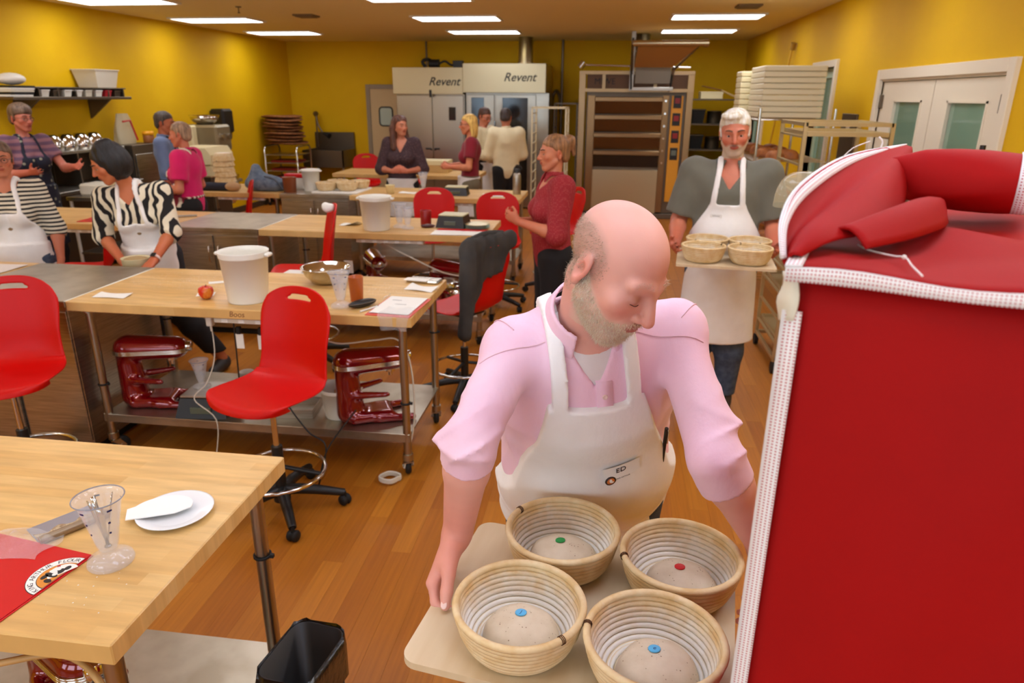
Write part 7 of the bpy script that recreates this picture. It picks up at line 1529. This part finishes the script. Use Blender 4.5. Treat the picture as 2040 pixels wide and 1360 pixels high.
# red folder and utensil on the left middle table
t = thing('folder', 'red folder on the table behind the zebra print woman', 'folder', (-4.22, 5.42, TZ), .12); obj('cover', MB().box((-.16, -.12, 0), (.16, .12, .004), .001), M_folder, t)
t = thing('whisk', 'steel whisk lying at the table edge near the zebra sleeve', 'whisk', (-3.68, 5.62, TZ+.012), .5); obj('handle', MB().cone((0, 0, 0), (.16, 0, 0), .009), M_steel, t); m = MB()
for k in range(5): a = PI*k/5; m.tube([(0, 0, 0), (-.05, .03*math.cos(a), .012+.01*math.sin(a)), (-.11, .02*math.cos(a), .01), (-.125, 0, .008)], .0012, 5, sub=4)
obj('wires', m, M_chrome, t)
sheet('cloth_sheet', 'pale cloth on the left table before the striped woman', -3.72, 3.62, TZ, .36, .40, .0, mat('pale_cloth', (232, 222, 214), .8), 'cloth', .003)
# --- far table with baskets and bag
WH = mat('white_basket_cane', (250, 246, 240), .7); 
bh = 0
for k in range(6):
    t = basket(('lowest', 'second', 'third', 'fourth', 'fifth', 'topmost')[k]+' upturned white basket in the pile beside the pink shirt', -4.38, 7.72, TZ+k*.058, k*.9, 'white baskets in a pile', cmat=WH if k < 5 else M_cane); t.rotation_euler = (PI, 0, k*.9); t.location = (-4.38+.006*(k % 3-1), 7.72, TZ+.0895+k*.058)
t = thing('denim_bag', 'crumpled blue denim bag on the far left table', 'bag', (-3.80, 7.50, TZ))
def bagd(p): return su(ell(p, (.02, 0, .07), (.24, .14, .10)), rc(p, (-.07, 0, .12), (-.08, 0, .24), .11, .05), .06)+.010*wob(p, 28, 5, 6)+.005*wob(p, 70, 6, 6)
X2, F2 = sdf_mesh(lambda p: np.maximum(bagd(p), -p[:, 2]), (-.3, -.2, -.03), (.3, .2, .33), .012); link('bag_body', mesh_np(X2, F2), mat('faded_denim', (84, 98, 118), .9, c2=(120, 132, 146), scale=16, bump=.3, bscale=80), t); obj('strap', MB().tube([(.05, -.08, .16), (.18, -.12, .14), (.26, -.1, .03)], .012, 6, sub=4), mat('faded_denim2', (96, 104, 116), .9), t)
t = thing('rolled_cloth', 'dark rolled cloth and loaf in front of the white basket pile', 'cloth', (-4.30, 7.36, TZ)); obj('roll', MB().cone((-.22, 0, .045), (.16, .02, .045), .045), mat('dark_navy_cloth', (26, 28, 44), .8), t); obj('roll_end', MB().ball((.2, 0, .05), (.09, .06, .05), 14, 8), mat('tan_cloth', (190, 150, 104), .8), t)
t = thing('tumbler', 'copper brown tub beside the denim bag', 'tub', (-3.46, 7.40, TZ)); obj('tumbler_body', MB().lathe([(0, 0), (.065, 0), (.075, .16), (.078, .162), (.07, .158), (.06, .005), (0, .004)], n=24), mat('brown_tub', (150, 76, 34), .4), t)
bucket('white bucket standing on the far steel cabinet', -3.28, 7.56, TZ+.001, 1.0, .23, .098, fill=False, lid=True)
t = thing('folder', 'red and white box lid behind the small bucket', 'folder', (-3.50, 7.72, TZ)); obj('lid_red', MB().box((-.16, -.02, .12), (.16, .1, .16), .004), M_folder, t); obj('box_white', MB().box((-.15, -.01, 0), (.15, .09, .12), .004), M_white, t)
t = thing('proofing_board', 'white board under the cane bowls on the far table', 'board', (-2.95, 7.62, TZ+.001)); obj('panel', MB().prism(rrect(.26, .26, .02, 3), 0, .012), M_paper, t)
for k, (x, y) in enumerate(((-3.09, 7.52), (-2.86, 7.55), (-3.05, 7.76), (-2.80, 7.77))): basket('cane bowl on the far white board, '+('near left', 'near right', 'far left', 'far right')[k]+' of four', x, y, TZ+.0135, k, cmat=M_cane)
t = thing('paper_cup', 'small white cup on the far table before the long-haired woman', 'cup', (-2.36, 7.50, TZ)); obj('cup_body', MB().lathe([(0, 0), (.04, 0), (.052, .09), (.054, .092), (.05, .088), (.038, .004), (0, .004)], n=22), M_cream, t)
measuring_cup('clear cup on the far table before the long-haired woman', -2.08, 7.84, TZ, 1.15); scale_box('dark scale on the far table behind the left red chair', -1.63, 7.52, TZ, .05, .13, .10, .08, mat('cream_tray', (206, 196, 150), .4)); sheet('paper_note', 'white papers on the far table near the flask', -1.22, 7.55, TZ, .26, .2, .1); sheet('paper_note', 'loose paper beside the small white cup', -2.18, 7.58, TZ, .2, .12, -.2)
t = thing('flask', 'steel flask with black lid at the far table corner', 'bottle', (-1.0, 7.70, TZ)); obj('flask_body', MB().lathe([(0, 0), (.043, 0), (.044, .004), (.044, .20), (.034, .225), (.03, .23)], n=24), M_steel, t); obj('lid', MB().lathe([(.033, .225), (.034, .265), (.028, .27), (0, .27)], n=20).tube([(.03, 0, .25), (.05, 0, .28), (.0, 0, .31), (-.03, 0, .27)], .006, 6, sub=4), M_black, t)
t = thing('paper_stack', 'cream paper pack on the farthest table', 'papers', (-2.42, 9.85, TZ)); obj('pack', MB().box((-.2, -.15, 0), (.2, .15, .16), .005), mat('cream_pack', (206, 170, 110), .7), t); obj('wrapper', MB().box((-.202, -.152, .1), (.202, .152, .163), .004), M_cream, t)
# cloth and papers on the raised red chair
t = thing('towel', 'white towel and papers on the raised red chair seat', 'towel', (-2.10, 4.68, .705)); obj('towel_cloth', MB().grid(lambda u, v: (.03+(u-.5)*.16, .02+(v-.5)*.14, .012+.03*math.sin(PI*u)*math.sin(PI*v)+.006*math.sin(11*u+3*v)), 16, 12), M_paper, t); obj('papers', MB().box((-.17, -.1, .0), (.0, .04, .006)), M_paper, t)
t = thing('napkin', 'white cloth hooked on top of the raised red chair', 'cloth', (-1.98, 4.80, 1.135)); X2, F2 = sdf_mesh(lambda p: ell(p, (0, .01, .02), (.045, .03, .035))+.010*wob(p, 90, 3, 6), (-.07, -.05, -.03), (.07, .07, .08), .006); link('cloth_lump', mesh_np(X2, F2), M_paper, t)
# dark jacket over the chair back
M_jack = mat('dark_jacket_cloth', (50, 48, 46), .9, c2=(62, 58, 54), scale=10, bump=.15, bscale=120)
jc = chairs[5]; t = thing('jacket', 'dark jacket hung over a red chair back', 'jacket', tuple(jc.location), jc.rotation_euler[2])
def jk(p):
    d = rbox(p, (0, .235, .86), (.235, .036, .26), .035); d = np.maximum(d, .86-.75*p[:, 0]+.03*np.sin(22*p[:, 0])-p[:, 2]); d = su(d, rc(p, (.21, .25, 1.00), (.27, .27, .56), .055, .045), .03); d = su(d, rc(p, (-.19, .22, 1.05), (.20, .22, 1.05), .045, .045), .04)
    return d+.016*wob(p, 22, 7, 6, (1, 1, .15))-.012*crease(p, (1, .1, .15), 34, 9, 1.2, 2)+.006
X2, F2 = sdf_mesh(jk, (-.38, .12, .33), (.42, .38, 1.18), .012); link('jacket_body', mesh_np(X2, F2), M_jack, t); obj('collar', MB().tube([(-.14, .21, 1.10), (0, .20, 1.115), (.14, .21, 1.10)], .022, 8, sub=4), M_jack, t)
cord('white cable loops on the floor by the jacket chair', [(-.85+.06*math.cos(a)+.01*a/6, 4.55+.05*math.sin(a), .01) for a in np.linspace(0, 14, 40)], .005, M_wcord)
# waste bin
t = thing('waste_bin', 'black lined waste bin beside the nearest table leg', 'bin', (-.785, 1.475, 0), math.radians(-8)); P1, P2 = rrect(.082, .115, .04, 5), rrect(.065, .095, .032, 5); n_ = len(P1); vs = [(x, y, 0) for x, y in P2]+[(x, y, .44) for x, y in P1]+[(x*.95, y*.95, .44) for x, y in P1]+[(x*.95, y*.95, .01) for x, y in P2]
obj('bin_body', MB().add(vs, [tuple(range(n_))[::-1]]+[(k*n_+i, k*n_+(i+1) % n_, (k+1)*n_+(i+1) % n_, (k+1)*n_+i) for k in range(3) for i in range(n_)]+[tuple(range(3*n_, 4*n_))], True), M_black, t)
def linf(u, v):
    k = int(u*n_) % n_; x, y = P1[k]; a = u*6.28; w = 1.03+.03*math.sin(9*a)+.02*math.sin(17*a+2); 
    if v < .5: f = v*2; return (x*w*(1+.02*f), y*w, .30+.145*f+.008*math.sin(13*a)*(1-f))
    f = v*2-1; return (x*(1.02-.10*f), y*(1.02-.10*f), .447-.12*f+.004*math.sin(15*a))
obj('liner', MB().grid(linf, n_, 9, wrap_u=True), mat('black_bin_liner', (14, 14, 14), .22, bump=.5, bscale=50, coat=.4), t)
# things under the nearest table
cord('tan cord looping under the nearest table', [(-1.75, 1.2, .60), (-1.5, 1.08, .66), (-1.3, 1.06, .72), (-1.15, 1.1, .73), (-1.02, 1.05, .70), (-.985, 1.045, .5)], .008, mat('tan_cord', (206, 160, 96), .5))
t = thing('steel_pan', 'grey pan under the nearest table', 'pan', (-1.12, 1.22, USZ), .2); obj('pan_base', MB().box((-.10, -.12, 0), (.10, .12, .004), .001), M_steel, t); obj('pan_rim', MB().tube([(x, y, .06) for x, y in rrect(.10, .12, .03, 4)], .005, 6, closed=True), M_steel, t); m = MB(); Pq = rrect(.10, .12, .03, 4); nq = len(Pq); obj('pan_wall', m.add([(x, y, 0) for x, y in Pq]+[(x, y, .06) for x, y in Pq], [(i, (i+1) % nq, nq+(i+1) % nq, nq+i) for i in range(nq)]), M_steel, t)
